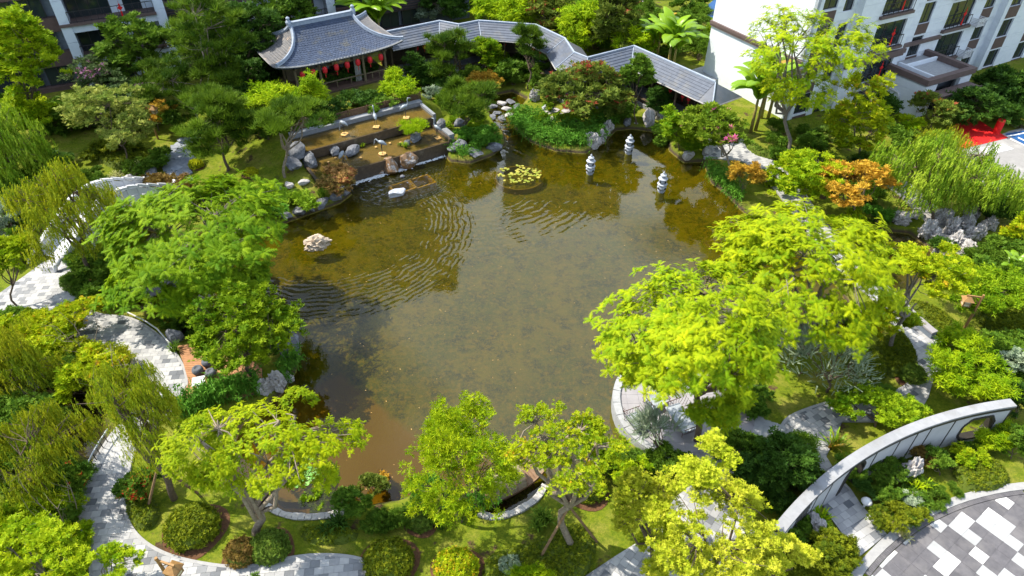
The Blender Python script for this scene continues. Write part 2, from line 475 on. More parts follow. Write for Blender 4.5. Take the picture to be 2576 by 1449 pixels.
# ---------------------------------------------------------------- water
def water_mat(name, tint, murk, murk_f, rings=True, small=0.12):
    m, t, o = nt(name)
    geo = N(t, 'ShaderNodeNewGeometry')
    def mth(op, a, b=None, c=None):
        n = N(t, 'ShaderNodeMath', operation=op)
        for i, v in enumerate((a, b, c)):
            if v is None: continue
            if isinstance(v, (int, float)): n.inputs[i].default_value = v
            else: L(t, v, n.inputs[i])
        return n.outputs[0]
    def noise_(sc, det=3.0, r=0.5, dist=0.0):
        n = N(t, 'ShaderNodeTexNoise', i_Scale=sc, i_Detail=det, i_Roughness=r, i_Distortion=dist); L(t, geo.outputs['Position'], n.inputs['Vector']); return n.outputs['Fac']
    hgt = mth('MULTIPLY', noise_(3.2, 3.0), small)
    hgt = mth('ADD', hgt, mth('MULTIPLY', noise_(9.0, 2.0), small * 0.25))
    if rings:
        # rings that spread from the foot of the fall and fade with distance
        def ring(cx, cy, r0, r1, r2, r3, k, amp, brk):
            dv = N(t, 'ShaderNodeVectorMath', operation='DISTANCE'); L(t, geo.outputs['Position'], dv.inputs[0]); dv.inputs[1].default_value = (cx, cy, WATER_Z)
            d = dv.outputs['Value']
            dd = mth('ADD', d, mth('MULTIPLY', noise_(0.6, 2.0), 0.9))
            w = mth('SINE', mth('MULTIPLY', dd, k))
            def ms(a, b):
                n = N(t, 'ShaderNodeMapRange', interpolation_type='SMOOTHSTEP', i_1=a, i_2=b); L(t, d, n.inputs[0]); return n.outputs[0]
            mask = mth('MULTIPLY', ms(r0, r1), mth('SUBTRACT', 1.0, ms(r2, r3)))
            sp = N(t, 'ShaderNodeSeparateXYZ'); L(t, geo.outputs['Position'], sp.inputs[0])
            brkn = N(t, 'ShaderNodeMapRange', i_1=0.40, i_2=0.62); L(t, noise_(brk, 2.0), brkn.inputs[0])
            return mth('MULTIPLY', mth('MULTIPLY', w, mask), mth('MULTIPLY', brkn.outputs[0], amp))
        hgt = mth('ADD', hgt, ring(-12.5, 39.3, 5.4, 7.6, 8.9, 10.4, 17.0, 0.042, 1.5))
        hgt = mth('ADD', hgt, ring(-9.5, 47.0, 0.5, 1.5, 3.5, 6.0, 24.0, 0.10, 2.4))
        hgt = mth('ADD', hgt, ring(-3.0, 46.0, 4.0, 5.5, 9.0, 12.0, 11.0, 0.022, 0.9))
    bp = N(t, 'ShaderNodeBump', i_Strength=0.9, i_Distance=0.25); L(t, hgt, bp.inputs['Height'])
    fr = N(t, 'ShaderNodeFresnel', i_IOR=1.46); L(t, bp.outputs[0], fr.inputs['Normal'])
    gl = N(t, 'ShaderNodeBsdfGlossy', i_Roughness=0.015); gl.inputs['Color'].default_value = (1, 1, 1, 1); L(t, bp.outputs[0], gl.inputs['Normal'])
    tp = N(t, 'ShaderNodeBsdfTransparent'); tp.inputs['Color'].default_value = c4(tint)
    df = N(t, 'ShaderNodeBsdfDiffuse'); df.inputs['Color'].default_value = c4(murk)
    mf = N(t, 'ShaderNodeMapRange', i_1=0.3, i_2=0.7, i_3=murk_f * 0.6, i_4=murk_f * 1.4); L(t, noise_(0.3, 3.0), mf.inputs[0])
    m1 = N(t, 'ShaderNodeMixShader'); L(t, mf.outputs[0], m1.inputs[0]); L(t, tp.outputs[0], m1.inputs[1]); L(t, df.outputs[0], m1.inputs[2])
    m2 = N(t, 'ShaderNodeMixShader'); L(t, fr.outputs[0], m2.inputs[0]); L(t, m1.outputs[0], m2.inputs[1]); L(t, gl.outputs[0], m2.inputs[2])
    L(t, m2.outputs[0], o.inputs[0]); return m
M['water'] = water_mat('pond_water', (0.66, 0.62, 0.17), (0.060, 0.060, 0.008), 0.15, True, 0.010)
M['pool_water'] = water_mat('pool_water', (0.86, 0.80, 0.58), (0.12, 0.10, 0.04), 0.15, False, 0.05)
M['creek_water'] = water_mat('creek_water', (0.62, 0.60, 0.40), (0.07, 0.06, 0.03), 0.25, False, 0.03)
def water(name, poly, z, mat, label):
    P = [Vector((p[0], p[1])) for p in poly]; ar = sum(P[i].x * P[(i + 1) % len(P)].y - P[(i + 1) % len(P)].x * P[i].y for i in range(len(P)))
    sg = 1 if ar > 0 else -1; out = []
    for i in range(len(P)):
        d = (P[(i + 1) % len(P)] - P[i - 1]).normalized(); out.append(P[i] + Vector((d.y, -d.x)) * 0.12 * sg)
    tri = geometry.tessellate_polygon([[Vector((p.x, p.y, 0)) for p in out]])
    F = []
    for q in tri:
        a, b, c = [out[i] for i in q]
        F.append(tuple(q) if (b - a).x * (c - a).y - (b - a).y * (c - a).x > 0 else tuple(reversed(q)))
    m = MB().add([(p.x, p.y, z) for p in out], F).mesh(name, mat)
    return tag(link(bpy.data.objects.new(name, m)), label, 'water', kind='structure')
water('pond_water', POND, WATER_Z, M['water'], 'olive pond water with ripples and cloud reflections')
water('rockery_pond_water', ROCK_POND, WATER_Z, M['creek_water'], 'dark pool of water under the rockery')
water('creek_water', CREEK, WATER_Z, M['creek_water'], 'shaded creek water beside the handrail')

# ---------------------------------------------------------------- paving
M['paver'] = surf('paver_granite', (0.47, 0.475, 0.49), (0.40, 0.405, 0.42), 26, 0.75, 0.12, 60, 0.3, obj_var=0.05, coord='Generated')
def paver_var(name, c):
    return surf(name, c, [x * 0.86 for x in c], 5.0, 0.75, 0.15, 40, 0.25, coord='World', c3=[x * 0.74 for x in c], s3=0.45, thr3=(0.48, 0.75), obj_var=0.06)
PAV = [paver_var('paver_light', (0.42, 0.425, 0.435)), paver_var('paver_pale', (0.335, 0.34, 0.355)), paver_var('paver_grey', (0.235, 0.245, 0.265)), paver_var('paver_dark', (0.14, 0.15, 0.17))]
M['joint'] = surf('paving_joint', (0.27, 0.27, 0.28), (0.22, 0.22, 0.23), 8, 0.9, 0.2)
M['kerb'] = surf('kerb_granite', (0.33, 0.335, 0.34), (0.28, 0.28, 0.29), 6, 0.75, 0.15, 40)
def clip_cell(poly, x0, x1, y0, y1):
    out = list(poly)
    for ax, lim, sg in ((0, x0, 1), (0, x1, -1), (1, y0, 1), (1, y1, -1)):
        src, out = out, []
        for i in range(len(src)):
            a, b = src[i - 1], src[i]
            da, db = (a[ax] - lim) * sg, (b[ax] - lim) * sg
            if (da >= 0) != (db >= 0):
                t = da / (da - db); out.append((a[0] + (b[0] - a[0]) * t, a[1] + (b[1] - a[1]) * t))
            if db >= 0: out.append(b)
        if len(out) < 3: return []
    clean = [out[0]]
    for p in out[1:]:
        if math.hypot(p[0] - clean[-1][0], p[1] - clean[-1][1]) > 1e-3: clean.append(p)
    return clean if len(clean) >= 3 else []
def pave(name, label, poly, ang, cw, ch, z0, zt, pick, mats, n_parts, seed, stagger=0.0, kerb=None, piece='paver', gap=0.005, origin=(0, 0), base_mat=None):
    """a paved surface: joint bed, the nearest slabs as single pieces, the rest as one mass per colour"""
    rnd = random.Random(seed)
    base = MB().prism(poly, z0 - 0.25, z0).mesh(name, base_mat or M['joint'])
    root = tag(link(bpy.data.objects.new(name, base)), label, 'paving', kind='structure')
    ca, sa = math.cos(ang), math.sin(ang)
    loc = [((p[0] - origin[0]) * ca + (p[1] - origin[1]) * sa, -(p[0] - origin[0]) * sa + (p[1] - origin[1]) * ca) for p in poly]
    w = lambda q: (origin[0] + q[0] * ca - q[1] * sa, origin[1] + q[0] * sa + q[1] * ca)
    x0, x1 = min(p[0] for p in loc), max(p[0] for p in loc); y0, y1 = min(p[1] for p in loc), max(p[1] for p in loc)
    cells = []
    for j in range(math.floor(y0 / ch), math.ceil(y1 / ch)):
        off = (j % 2) * stagger * cw
        for i in range(math.floor((x0 - off) / cw), math.ceil((x1 - off) / cw)):
            a, b, c, d = i * cw + off, (i + 1) * cw + off, j * ch, (j + 1) * ch
            cor = np.array([(a, c), (b, c), (b, d), (a, d), ((a + b) / 2, (c + d) / 2)])
            ins = inside(cor[:, 0], cor[:, 1], loc)
            if ins.all(): q = [(a + gap, c + gap), (b - gap, c + gap), (b - gap, d - gap), (a + gap, d - gap)]; full = True
            elif ins.any(): q = clip_cell(loc, a + gap, b - gap, c + gap, d - gap); full = False
            else: continue
            if len(q) < 3: continue
            cx, cy = w(((a + b) / 2, (c + d) / 2))
            u = ray_uv(cx, cy)
            cells.append((math.hypot(cx, cy) + (0 if u else 1000) + (0 if full else 500), i, j, q, full, cx, cy))
    cells.sort(key=lambda c: c[0])
    mass = {}; shared = {}
    for n_, (k, i, j, q, full, cx, cy) in enumerate(cells):
        mi = pick(i, j, rnd)
        if n_ < n_parts and full:
            if mi not in shared:
                hw, hh = cw / 2 - gap, ch / 2 - gap
                shared[mi] = MB().box(-hw, hw, -hh, hh, -0.05, 0).mesh(piece, mats[mi])
            o = part(piece, shared[mi], root, (cx, cy, zt + rnd.uniform(-0.002, 0.002)), (rnd.uniform(-.004, .004), rnd.uniform(-.004, .004), ang))
        else:
            mass.setdefault(mi, MB()).prism([w(p) for p in q], z0, zt + rnd.uniform(-0.003, 0.003))
    for mi, mb in mass.items():
        o = part('paver_field', mb.mesh('paver_field', mats[mi]), root); o["kind"] = 'stuff'
    if kerb:
        for line, wd in kerb:
            part('kerb', MB().ribbon(line, wd, z0 - 0.1, zt + 0.012).mesh('kerb', M['kerb']), root)
    return root
def ray_uv(x, y, z=0.0):
    """is a ground point inside the image frame?"""
    dy, dz = y, z - CAM_H
    dep = dy * CT - dz * ST; up = dy * ST + dz * CT
    if dep <= 0: return False
    return abs(x / dep * SK) < 1288 and abs(up / dep * SK) < 724
def pick_path(i, j, r):
    h = (math.sin(i * 12.9898 + j * 78.233) * 43758.5453) % 1.0
    return 0 if h < 0.45 else 1 if h < 0.80 else 2 if h < 0.92 else 3
def pick_soft(i, j, r):
    h = (math.sin(i * 12.9898 + j * 78.233) * 43758.5453) % 1.0
    return 0 if h < 0.52 else 1 if h < 0.78 else 2 if h < 0.94 else 3

P1 = GP([(110,660),(178,640),(176,700),(186,738),(240,788),(330,802),(400,846),(452,905),(470,965),(446,1020),(400,1062),(352,1110),(330,1160),(320,1220),(318,1290),(336,1335),(380,1375),(450,1405),(560,1425),(640,1424),(690,1412),(780,1398),(870,1400),(940,1418),(1010,1449),(1060,1500),(900,1560),(400,1560),(230,1449),(225,1380),(200,1310),(204,1240),(228,1180),(284,1090),(332,1042),(352,1000),(350,960),(300,900),(200,850),(100,806),(-40,800),(-60,760),(0,738),(60,697)])
path1 = pave('garden_path', 'pale grey paved garden path winding past the left bank', P1, 0.12, 0.40, 0.32, 0.03, 0.05, pick_soft, PAV, 300, 3, 0.5)
P2 = GP([(1770,395),(1785,335),(1850,338),(1900,372),(1965,422),(2012,472),(2052,530),(2110,600),(2172,662),(2232,722),(2292,772),(2350,830),(2388,895),(2392,940),(2352,940),(2335,1000),(2312,1040),(2200,1062),(2118,1062),(2096,1110),(2078,1150),(2110,1200),(2140,1232),(2165,1270),(2230,1345),(2160,1402),(2130,1360),(2080,1290),(2050,1240),(2040,1190),(2010,1140),(1975,1110),(1960,1085),(1985,1050),(2060,1020),(2130,1004),(2225,995),(2285,965),(2300,915),(2290,880),(2275,850),(2235,800),(2195,752),(2140,706),(2090,655),(2040,594),(1992,532),(1955,482),(1918,444),(1872,408)])
path2 = pave('garden_path', 'grey paved path crossing from the covered walkway to the round gate wall', P2, 0.5, 0.40, 0.32, 0.03, 0.05, pick_path, PAV, 260, 5, 0.5)
P4 = GP([(1470,1452),(1540,1405),(1612,1360),(1660,1300),(1702,1250),(1770,1195),(1850,1150),(1905,1170),(1885,1260),(1905,1370),(1870,1449),(1850,1540),(1500,1540)])
path3 = pave('garden_path', 'pale paved path showing between the ginkgo branches below the terrace', P4, 0.9, 0.40, 0.32, 0.03, 0.05, pick_soft, PAV, 150, 9, 0.5)
for pth, pts in ((path1, [(178,640),(176,700),(186,738),(240,788),(330,802),(400,846),(452,905),(470,965),(446,1020),(400,1062),(352,1110),(330,1160),(320,1220),(318,1290),(336,1335),(380,1375),(450,1405),(560,1425),(640,1424),(690,1412),(780,1398),(870,1400),(940,1418),(1010,1449),(1060,1500)]),
                 (path1, [(230,1449),(225,1380),(200,1310),(204,1240),(228,1180),(284,1090),(332,1042),(352,1000),(350,960),(300,900),(200,850),(100,806),(-40,800)]),
                 (path2, [(1850,338),(1900,372),(1965,422),(2012,472),(2052,530),(2110,600),(2172,662),(2232,722),(2292,772),(2350,830),(2388,895),(2392,940)]),
                 (path2, [(1960,1085),(1985,1050),(2060,1020),(2130,1004),(2225,995),(2285,965),(2300,915),(2290,880),(2275,850),(2235,800),(2195,752),(2140,706),(2090,655),(2040,594),(1992,532),(1955,482),(1918,444),(1872,408)])):
    part('kerb', MB().ribbon(spline(GP(pts), 4, False), 0.14, -0.15, 0.062).mesh('kerb', M['kerb']), pth)

# plaza of large dark and white slabs
PC, PR = Vector((25.12, 1.92)), 16.25
ring_ = lambda r, a0, a1, n: [(PC.x + r * math.cos(a0 + (a1 - a0) * k / n), PC.y + r * math.sin(a0 + (a1 - a0) * k / n)) for k in range(n + 1)]
plaza_poly = ring_(PR - 0.42, math.radians(20), math.radians(178), 40) + [(PC.x - PR + 1, PC.y - 4), (PC.x + PR - 2, PC.y - 4)]
PANG = math.atan2(-0.8077, 0.5896)
PO = G(*Q(3000, 1500, 1560, 1040))
def cell_of(x, y):
    p = G(*Q(3000, 1500, x, y)); dx, dy = p.x - PO.x, p.y - PO.y
    ca, sa = math.cos(PANG), math.sin(PANG)
    return (math.floor((dx * ca + dy * sa) / 0.59), math.floor((-dx * sa + dy * ca) / 0.585))
WHITE = {}
for x, y, k in [(1810,905,0),(1262,1055,1),(1470,1025,0),(1415,1075,1),(1530,1150,1),(1010,1150,0),(880,1255,0),(880,1365,1),(1230,1225,1),(1335,1310,0),(1560,1290,0),(1880,1330,1),(1620,1410,1),(1760,1430,1),(690,1415,1),(1370,1430,0),(1150,1060,0),(900,1449,1),(1500,1500,0),(1900,1200,3),(1190,1500,0)]:
    WHITE[cell_of(x, y)] = k
WHITE.update({(0, 0): 1, (1, 0): 1, (0, 1): 0, (1, 1): 1})
M['pl_dark'] = surf('plaza_dark_granite', (0.115, 0.112, 0.125), (0.085, 0.083, 0.093), 4, 0.7, 0.1, 60, 0.3, c3=(0.17, 0.163, 0.168), s3=0.8, thr3=(0.45, 0.75), coord='World', obj_var=0.10)
M['pl_white'] = surf('plaza_white_granite', (0.58, 0.58, 0.59), (0.53, 0.53, 0.54), 4, 0.6, 0.06, 60, coord='World', c3=(0.46, 0.455, 0.45), s3=.7, thr3=(.5, .8), obj_var=.05)
M['pl_pale'] = surf('plaza_pale_granite', (0.36, 0.375, 0.39), (0.33, 0.34, 0.355), 4, 0.65, 0.06, 60, coord='World', c3=(0.29, 0.295, 0.30), s3=.7, thr3=(.5, .8), obj_var=.06)
def pick_plaza(i, j, r):
    if (i, j) in WHITE: return 0 if WHITE[(i, j)] == 0 else 1
    return 2
plaza = pave('plaza', 'round plaza of dark granite slabs with scattered white squares', plaza_poly, PANG, 0.59, 0.585, 0.03, 0.05, pick_plaza, [M['pl_white'], M['pl_pale'], M['pl_dark']], 300, 11, 0.0, piece='slab', gap=0.004, origin=(PO.x, PO.y), base_mat=M['kerb'])
brick = MB().box(-0.10, 0.10, -0.045, 0.045, -0.06, 0).mesh('brick', M['pl_dark'])
nb = 0
for k in range(520):
    a = math.radians(178) - k * 0.1 / (PR - 0.3)
    x, y = PC.x + (PR - 0.30) * math.cos(a), PC.y + (PR - 0.30) * math.sin(a)
    if not ray_uv(x, y): continue
    if nb < 280: part('brick', brick, plaza, (x, y, 0.052), (0, 0, a)); nb += 1
part('kerb', MB().ribbon(ring_(PR, math.radians(20), math.radians(178), 60), 0.36, -0.1, 0.058).mesh('kerb', M['kerb']), plaza)

# ---------------------------------------------------------------- stepped pools before the pavilion
M['dam'] = surf('wet_concrete', (0.085, 0.062, 0.04), (0.045, 0.034, 0.025), 5, 0.45, 0.3, 14, 0.5, c3=(0.14, 0.12, 0.09), s3=1.2, thr3=(0.58, 0.72))
M['poolbed'] = surf('pool_bed', (0.25, 0.18, 0.065), (0.17, 0.125, 0.045), 8, 0.8, 0.3, 18, 0.2, c3=(0.13, 0.11, 0.04), s3=1.4, thr3=(0.42, 0.72))
M['pale_stone'] = surf('pale_stone', (0.36, 0.375, 0.39), (0.28, 0.29, 0.31), 5, 0.75, 0.12, 30)
M['shaded_ledge'] = surf('shaded_ledge_stone', (0.24, 0.26, 0.29), (0.17, 0.185, 0.21), 5, 0.75, 0.15, 30)  # pale stone darkened and blued, the ledge's shade put into its colour
def tp(s0, s1, t0, t1): return [tuple(TT(s, t)) for s, t in ((s0, t0), (s1, t0), (s1, t1), (s0, t1))]
pool = thing('stepped_pool', 'two stepped shallow pools with overflow walls below the tiled pavilion', 'pool', (TO.x, TO.y, 0), TA)
part('lower_basin', MB().box(-10.7, 0.25, 0, 3.2, -1.2, 0.60).mesh('lower_basin', M['poolbed']), pool)
part('lower_wall', MB().box(-10.7, 0.25, -0.16, 0.0, -1.2, 0.66).mesh('lower_wall', M['dam']), pool)
part('upper_basin', MB().box(-10.7, 0.55, 3.2, 5.5, -1.0, 1.33).mesh('upper_basin', M['poolbed']), pool)
part('upper_wall', MB().box(-10.7, 0.55, 3.04, 3.2, -1.0, 1.40).mesh('upper_wall', M['dam']), pool)
part('side_wall', MB().box(0.25, 0.5, -0.16, 3.04, -1.0, 0.86).mesh('side_wall', M['dam']), pool)
part('side_wall', MB().box(-10.9, -10.7, -0.16, 3.04, -1.0, 0.74).mesh('side_wall', M['dam']), pool)
part('side_wall', MB().box(0.55, 0.80, 3.04, 5.5, -1.0, 1.66).mesh('side_wall', M['shaded_ledge']), pool)
part('bench_ledge', MB().box(-10.7, 0.8, 5.5, 6.05, -0.5, 1.80).mesh('bench_ledge', M['shaded_ledge']), pool)
part('coping', MB().box(0.52, 1.0, 0.3, 1.6, -0.4, 0.98).mesh('coping', M['shaded_ledge']), pool)
def wsheet(name, s0, s1, t0, t1, z, label):
    m = MB().add([(*TT(s, t), z) for s, t in ((s0, t0), (s1, t0), (s1, t1), (s0, t1))], [(0, 1, 2, 3)]).mesh(name, M['pool_water'])
    tag(link(bpy.data.objects.new(name, m)), label, 'water', kind='structure')
wsheet('pool_water', -10.7, 0.25, -0.10, 3.04, 0.70, 'brown shallow water of the lower stepped pool')
wsheet('pool_water', -10.7, 0.55, 3.10, 5.5, 1.44, 'brown shallow water of the upper stepped pool')
# stone orange discs lying in the shallow pools
M['ochre'] = surf('ochre_stone', (0.50, 0.27, 0.07), (0.60, 0.42, 0.18), 6, 0.7, 0.2)
# slatted fence behind the bench
M['fence'] = surf('brown_wood_fence', (0.13, 0.075, 0.045), (0.08, 0.045, 0.03), 10, 0.7, 0.2)
fence = thing('slat_fence', 'low brown wooden slat fence behind the pale pool ledge', 'fence', (*TT(-10.4, 6.15), 1.4), TA)
slat = MB().box(0, 1.45, -0.02, 0.02, 0, 0.085).mesh('slat', M['fence']); post = MB().box(-0.045, 0.045, -0.045, 0.045, 0, 0.98).mesh('post', M['fence'])
for k in range(8):
    if k < 7:
        for j in range(7): part('slat', slat, fence, (k * 1.62 + 0.085, 0, 0.16 + j * 0.113))
    part('post', post, fence, (k * 1.62, 0, 0))
# foam at the foot of the lower wall
rnd = random.Random(4)
M['foam'] = surf('foam', (0.72, 0.75, 0.78), (0.5, 0.55, 0.6), 20, 0.5, 0.3)
fm = MB()
for k in range(900):
    s = rnd.choice([rnd.uniform(-9.6, -5.6)] * 3 + [rnd.uniform(-4, -0.2), rnd.uniform(-5.5, -4)]); t = -0.2 - abs(rnd.gauss(0, 0.16))
    p = TT(s, t); r = rnd.uniform(0.02, 0.09); a = rnd.uniform(0, 3.1); n = 5
    V = [(p.x + r * rnd.uniform(.5, 1.2) * 1.5 * math.cos(a + 6.283 * i / n), p.y + r * rnd.uniform(.5, 1.2) * math.sin(a + 6.283 * i / n), WATER_Z + 0.012) for i in range(n)]
    V.append((p.x, p.y, WATER_Z + 0.012 + r * 0.6)); fm.add(V, [(i, (i + 1) % n, n) for i in range(n)])
tag(link(bpy.data.objects.new('foam', fm.mesh('foam', M['foam']))), 'white foam where water falls into the pond', 'foam', kind='stuff')
# ---------------------------------------------------------------- tiled pavilion
M['tile'] = surf('slate_roof_tile', (0.062, 0.085, 0.14), (0.038, 0.056, 0.10), 3.0, 0.6, 0.15, 30, 0.25, obj_var=0.16, coord='World', c3=(0.10, 0.10, 0.085), s3=0.9, thr3=(0.54, 0.74))
M['tile_old'] = surf('weathered_roof_tile', (0.17, 0.165, 0.17), (0.11, 0.115, 0.13), 3.0, 0.7, 0.2, 30, 0.3, c3=(0.36, 0.28, 0.22), s3=1.1, thr3=(0.56, 0.7))
M['ridge'] = surf('roof_ridge_plaster', (0.30, 0.35, 0.44), (0.22, 0.27, 0.35), 4.0, 0.6, 0.15, 20)
M['eave'] = surf('eave_board', (0.36, 0.36, 0.37), (0.26, 0.26, 0.27), 4.0, 0.7, 0.1)
M['wood_dk'] = surf('dark_timber', (0.10, 0.075, 0.045), (0.06, 0.045, 0.03), 8.0, 0.65, 0.2)
M['wood_post'] = surf('timber_post', (0.17, 0.14, 0.085), (0.11, 0.09, 0.055), 8.0, 0.65, 0.2)
M['wood_red'] = surf('red_brown_timber', (0.20, 0.075, 0.03), (0.13, 0.05, 0.02), 6.0, 0.5, 0.15)
M['plank'] = surf('deck_plank', (0.40, 0.20, 0.095), (0.30, 0.145, 0.07), 5.0, 0.7, 0.2, obj_var=0.14)
M['plank_dk'] = surf('dark_deck_plank', (0.11, 0.07, 0.055), (0.075, 0.05, 0.04), 5.0, 0.6, 0.2, obj_var=0.14)
M['gold'] = surf('gilt', (0.50, 0.33, 0.08), (0.40, 0.25, 0.05), 5.0, 0.45, 0.1)
M['grey_cloth'] = surf('grey_cloth', (0.33, 0.37, 0.42), (0.26, 0.29, 0.33), 9.0, 0.9, 0.3)
M['orange_cloth'] = surf('orange_cloth', (0.42, 0.15, 0.035), (0.33, 0.11, 0.03), 9.0, 0.9, 0.3)
M['curtain'] = surf('curtain', (0.30, 0.30, 0.30), (0.22, 0.22, 0.22), 9.0, 0.9, 0.3)

PVC = Vector((-16.76, 61.25)); PVA = math.atan2(0.5464, 0.8375)
pav = thing('pavilion', 'open timber pavilion with a sweeping blue grey tiled roof', 'pavilion', (PVC.x, PVC.y, 0), PVA)
ZR, ZE, HA, HB = 6.45, 4.40, 5.77, 4.1
def ra(t): return 2.85 + (HA - 2.85) * t ** 1.9
def rb(t): return HB * t
def rz(t, e): return ZR - (ZR - ZE) * (1 - (1 - t) ** 1.55) + 0.42 * t * t * abs(e) ** 4
def roof_pt(side, e, t):
    """side 0 front, 1 right, 2 back, 3 left; e -1..1 along the edge, t 0 ridge .. 1 eave"""
    if side in (0, 2):
        sg = -1 if side == 0 else 1
        return Vector((-sg * e * ra(t), sg * rb(t), rz(t, e)))
    sg = 1 if side == 1 else -1
    return Vector((sg * ra(t), sg * e * rb(t), rz(t, e)))
for side, nm in enumerate(('front', 'right', 'back', 'left')):
    mb = MB(); NE, NT = 24, 16
    V = [roof_pt(side, -1 + 2 * i / NE, j / NT) for j in range(NT + 1) for i in range(NE + 1)]
    F = [(j * (NE + 1) + i, (j + 1) * (NE + 1) + i, (j + 1) * (NE + 1) + i + 1, j * (NE + 1) + i + 1) for j in range(NT) for i in range(NE)]
    mb.add(V, F); mb.add([v - Vector((0, 0, 0.16)) for v in V], [tuple(reversed(f)) for f in F])
    sl = part('roof_slope', mb.mesh('roof_slope', M['tile_old'] if side in (1, 3) else M['tile'], True), pav)
    # fascia along the eave
    e = MB().tube([roof_pt(side, -1 + 2 * i / 24, 1.0) + Vector((0, 0, -0.02)) for i in range(25)], 0.085, 4)
    part('eave_board', e.mesh('eave_board', M['eave']), pav)
    # tiles
    th_, tw = 0.24, 0.27
    prof = [(-0.5, 0), (0.5, 0), (0.5, -0.72), (0.32, -0.93), (0, -1.0), (-0.32, -0.93), (-0.5, -0.72)]
    tv = [(x * (tw - 0.012), y * (th_ + 0.07), 0.03 - 0.018 * (2 * x) ** 2 + (-y) * 0.022) for x, y in prof]
    tvb = [(x, y, z - 0.03) for x, y, z in tv]
    tf = [(6, 5, 4, 3, 2, 1, 0)] + [(i, i + 1, 7 + i + 1, 7 + i) for i in range(1, 6)]
    tmesh = MB().add(tv + tvb, tf).mesh('roof_tile', M['tile'])
    field = MB(); n_parts = 0
    arc = [roof_pt(side, 0, k / 200) for k in range(201)]
    cum = [0]
    for k in range(200): cum.append(cum[-1] + (arc[k + 1] - arc[k]).length)
    rows = int(cum[-1] / th_)
    for r in range(rows, 0, -1):
        dist = cum[-1] - (rows - r) * th_ - th_
        t0 = min(range(201), key=lambda k: abs(cum[k] - dist)) / 200
        if side in (1, 3) and t0 < 0.25: continue
        half = ra(t0) if side in (0, 2) else rb(t0)
        n = int(2 * half / tw)
        if side == 2: continue
        for i in range(n):
            x = (i - (n - 1) / 2 + (0.25 if r % 2 else -0.25)) * tw
            ee = x / half
            if abs(ee) > 0.97: continue
            e_ = ee if side != 2 else ee
            p = roof_pt(side, e_, t0); pd = roof_pt(side, e_, min(1, t0 + 0.04)) - p if t0 < 0.97 else p - roof_pt(side, e_, t0 - 0.04)
            down = pd.normalized(); xa = (roof_pt(side, min(1, e_ + 0.05), t0) - roof_pt(side, e_ - 0.05, t0)).normalized()
            y = -down; z = xa.cross(y).normalized(); xa = y.cross(z)
            mat = Matrix((xa, y, z)).transposed().to_4x4(); mat.translation = p + z * 0.015
            if side == 0 and n_parts < 290:
                o = part('roof_tile', tmesh, sl); o.matrix_local = mat; n_parts += 1
            else: field.add([mat @ Vector(v) for v in tv + tvb], tf)
    if field.v:
        o = part('tile_field', field.mesh('tile_field', M['tile_old'] if side in (1, 3) else M['tile']), sl); o["kind"] = 'stuff'
part('main_ridge', MB().box(-2.95, 2.95, -0.14, 0.14, ZR - 0.12, ZR + 0.26).box(-2.95, 2.95, -0.19, 0.19, ZR + 0.26, ZR + 0.32).mesh('main_ridge', M['ridge']), pav)
for sx in (-1, 1):
    m = MB().lathe([(0.16, 0), (0.24, 0.10), (0.26, 0.24), (0.18, 0.36), (0.10, 0.42), (0.17, 0.50), (0.17, 0.60), (0.05, 0.70)], 10, (sx * 2.95, 0, ZR + 0.1)).box(sx * 2.95 - .12, sx * 2.95 + .12, -0.3, 0.3, ZR, ZR + .3)
    part('ridge_finial', m.mesh('ridge_finial', M['ridge']), pav)
    for sy in (-1, 1):
        pts = [Vector((sx * ra(k / 20), sy * rb(k / 20), rz(k / 20, 1) + 0.07)) for k in range(21)]
        m = MB().tube(pts, [0.17 - 0.003 * k for k in range(21)], 6).tube([p + Vector((0, 0, 0.16)) for p in pts], 0.09, 5)
        part('hip_ridge', m.mesh('hip_ridge', M['ridge']), pav)
FZ = 1.62
fl = part('floor', MB().box(-4.6, 4.6, -3.9, 3.9, FZ - 0.9, FZ - 0.04).mesh('floor', M['wood_dk']), pav)
pk = MB().box(-4.6, 4.6, 0.01, 0.21, -0.04, 0).mesh('plank', M['plank_dk'])
for k in range(35): part('plank', pk, fl, (0, -3.9 + k * 0.222, FZ))
CX = (-4.2, -2.05, 1.95, 4.05)
colm = MB().lathe([(0.17, 0), (0.17, 0.12), (0.12, 0.14), (0.115, 2.55)], 10).mesh('column', M['wood_post'])
for y in (-3.45, 0.2, 3.45):
    for x in CX:
        if y == 0.2 and x in (-4.2, 4.05): pass
        part('column', colm, pav, (x, y, FZ))
for y in (-3.45, 3.45):
    part('beam', MB().box(-4.9, 4.9, y - 0.09, y + 0.09, FZ + 2.42, FZ + 2.66).mesh('beam', M['wood_dk']), pav)
for x in (-4.2, 4.05):
    part('beam', MB().box(x - 0.09, x + 0.09, -3.9, 3.9, FZ + 2.43, FZ + 2.65).mesh('beam', M['wood_dk']), pav)
# hanging lattice under the beam: each bay its own panel of bars
for a, b in zip(CX[:-1], CX[1:]):
    m = MB()
    m.box(a + .1, b - .1, -3.47, -3.43, FZ + 2.08, FZ + 2.12)
    n = int((b - a) / 0.13)
    for k in range(n):
        x = a + 0.15 + (b - a - 0.3) * k / max(1, n - 1); m.box(x - .012, x + .012, -3.465, -3.435, FZ + 2.12, FZ + 2.42)
    part('lattice_panel', m.mesh('lattice_panel', M['wood_post']), pav)
    m = MB().box(a + .1, b - .1, -3.5, -3.4, FZ + 0.62, FZ + 0.70)
    for k in range(1, 3): m.box(a + (b - a) * k / 3 - .03, a + (b - a) * k / 3 + .03, -3.48, -3.42, FZ, FZ + 0.62)
    part('railing', m.mesh('railing', M['wood_post']), pav)
part('ceiling', MB().box(-4.6, 4.6, -3.2, 3.2, FZ + 2.56, FZ + 2.60).mesh('ceiling', M['wood_dk']), pav)
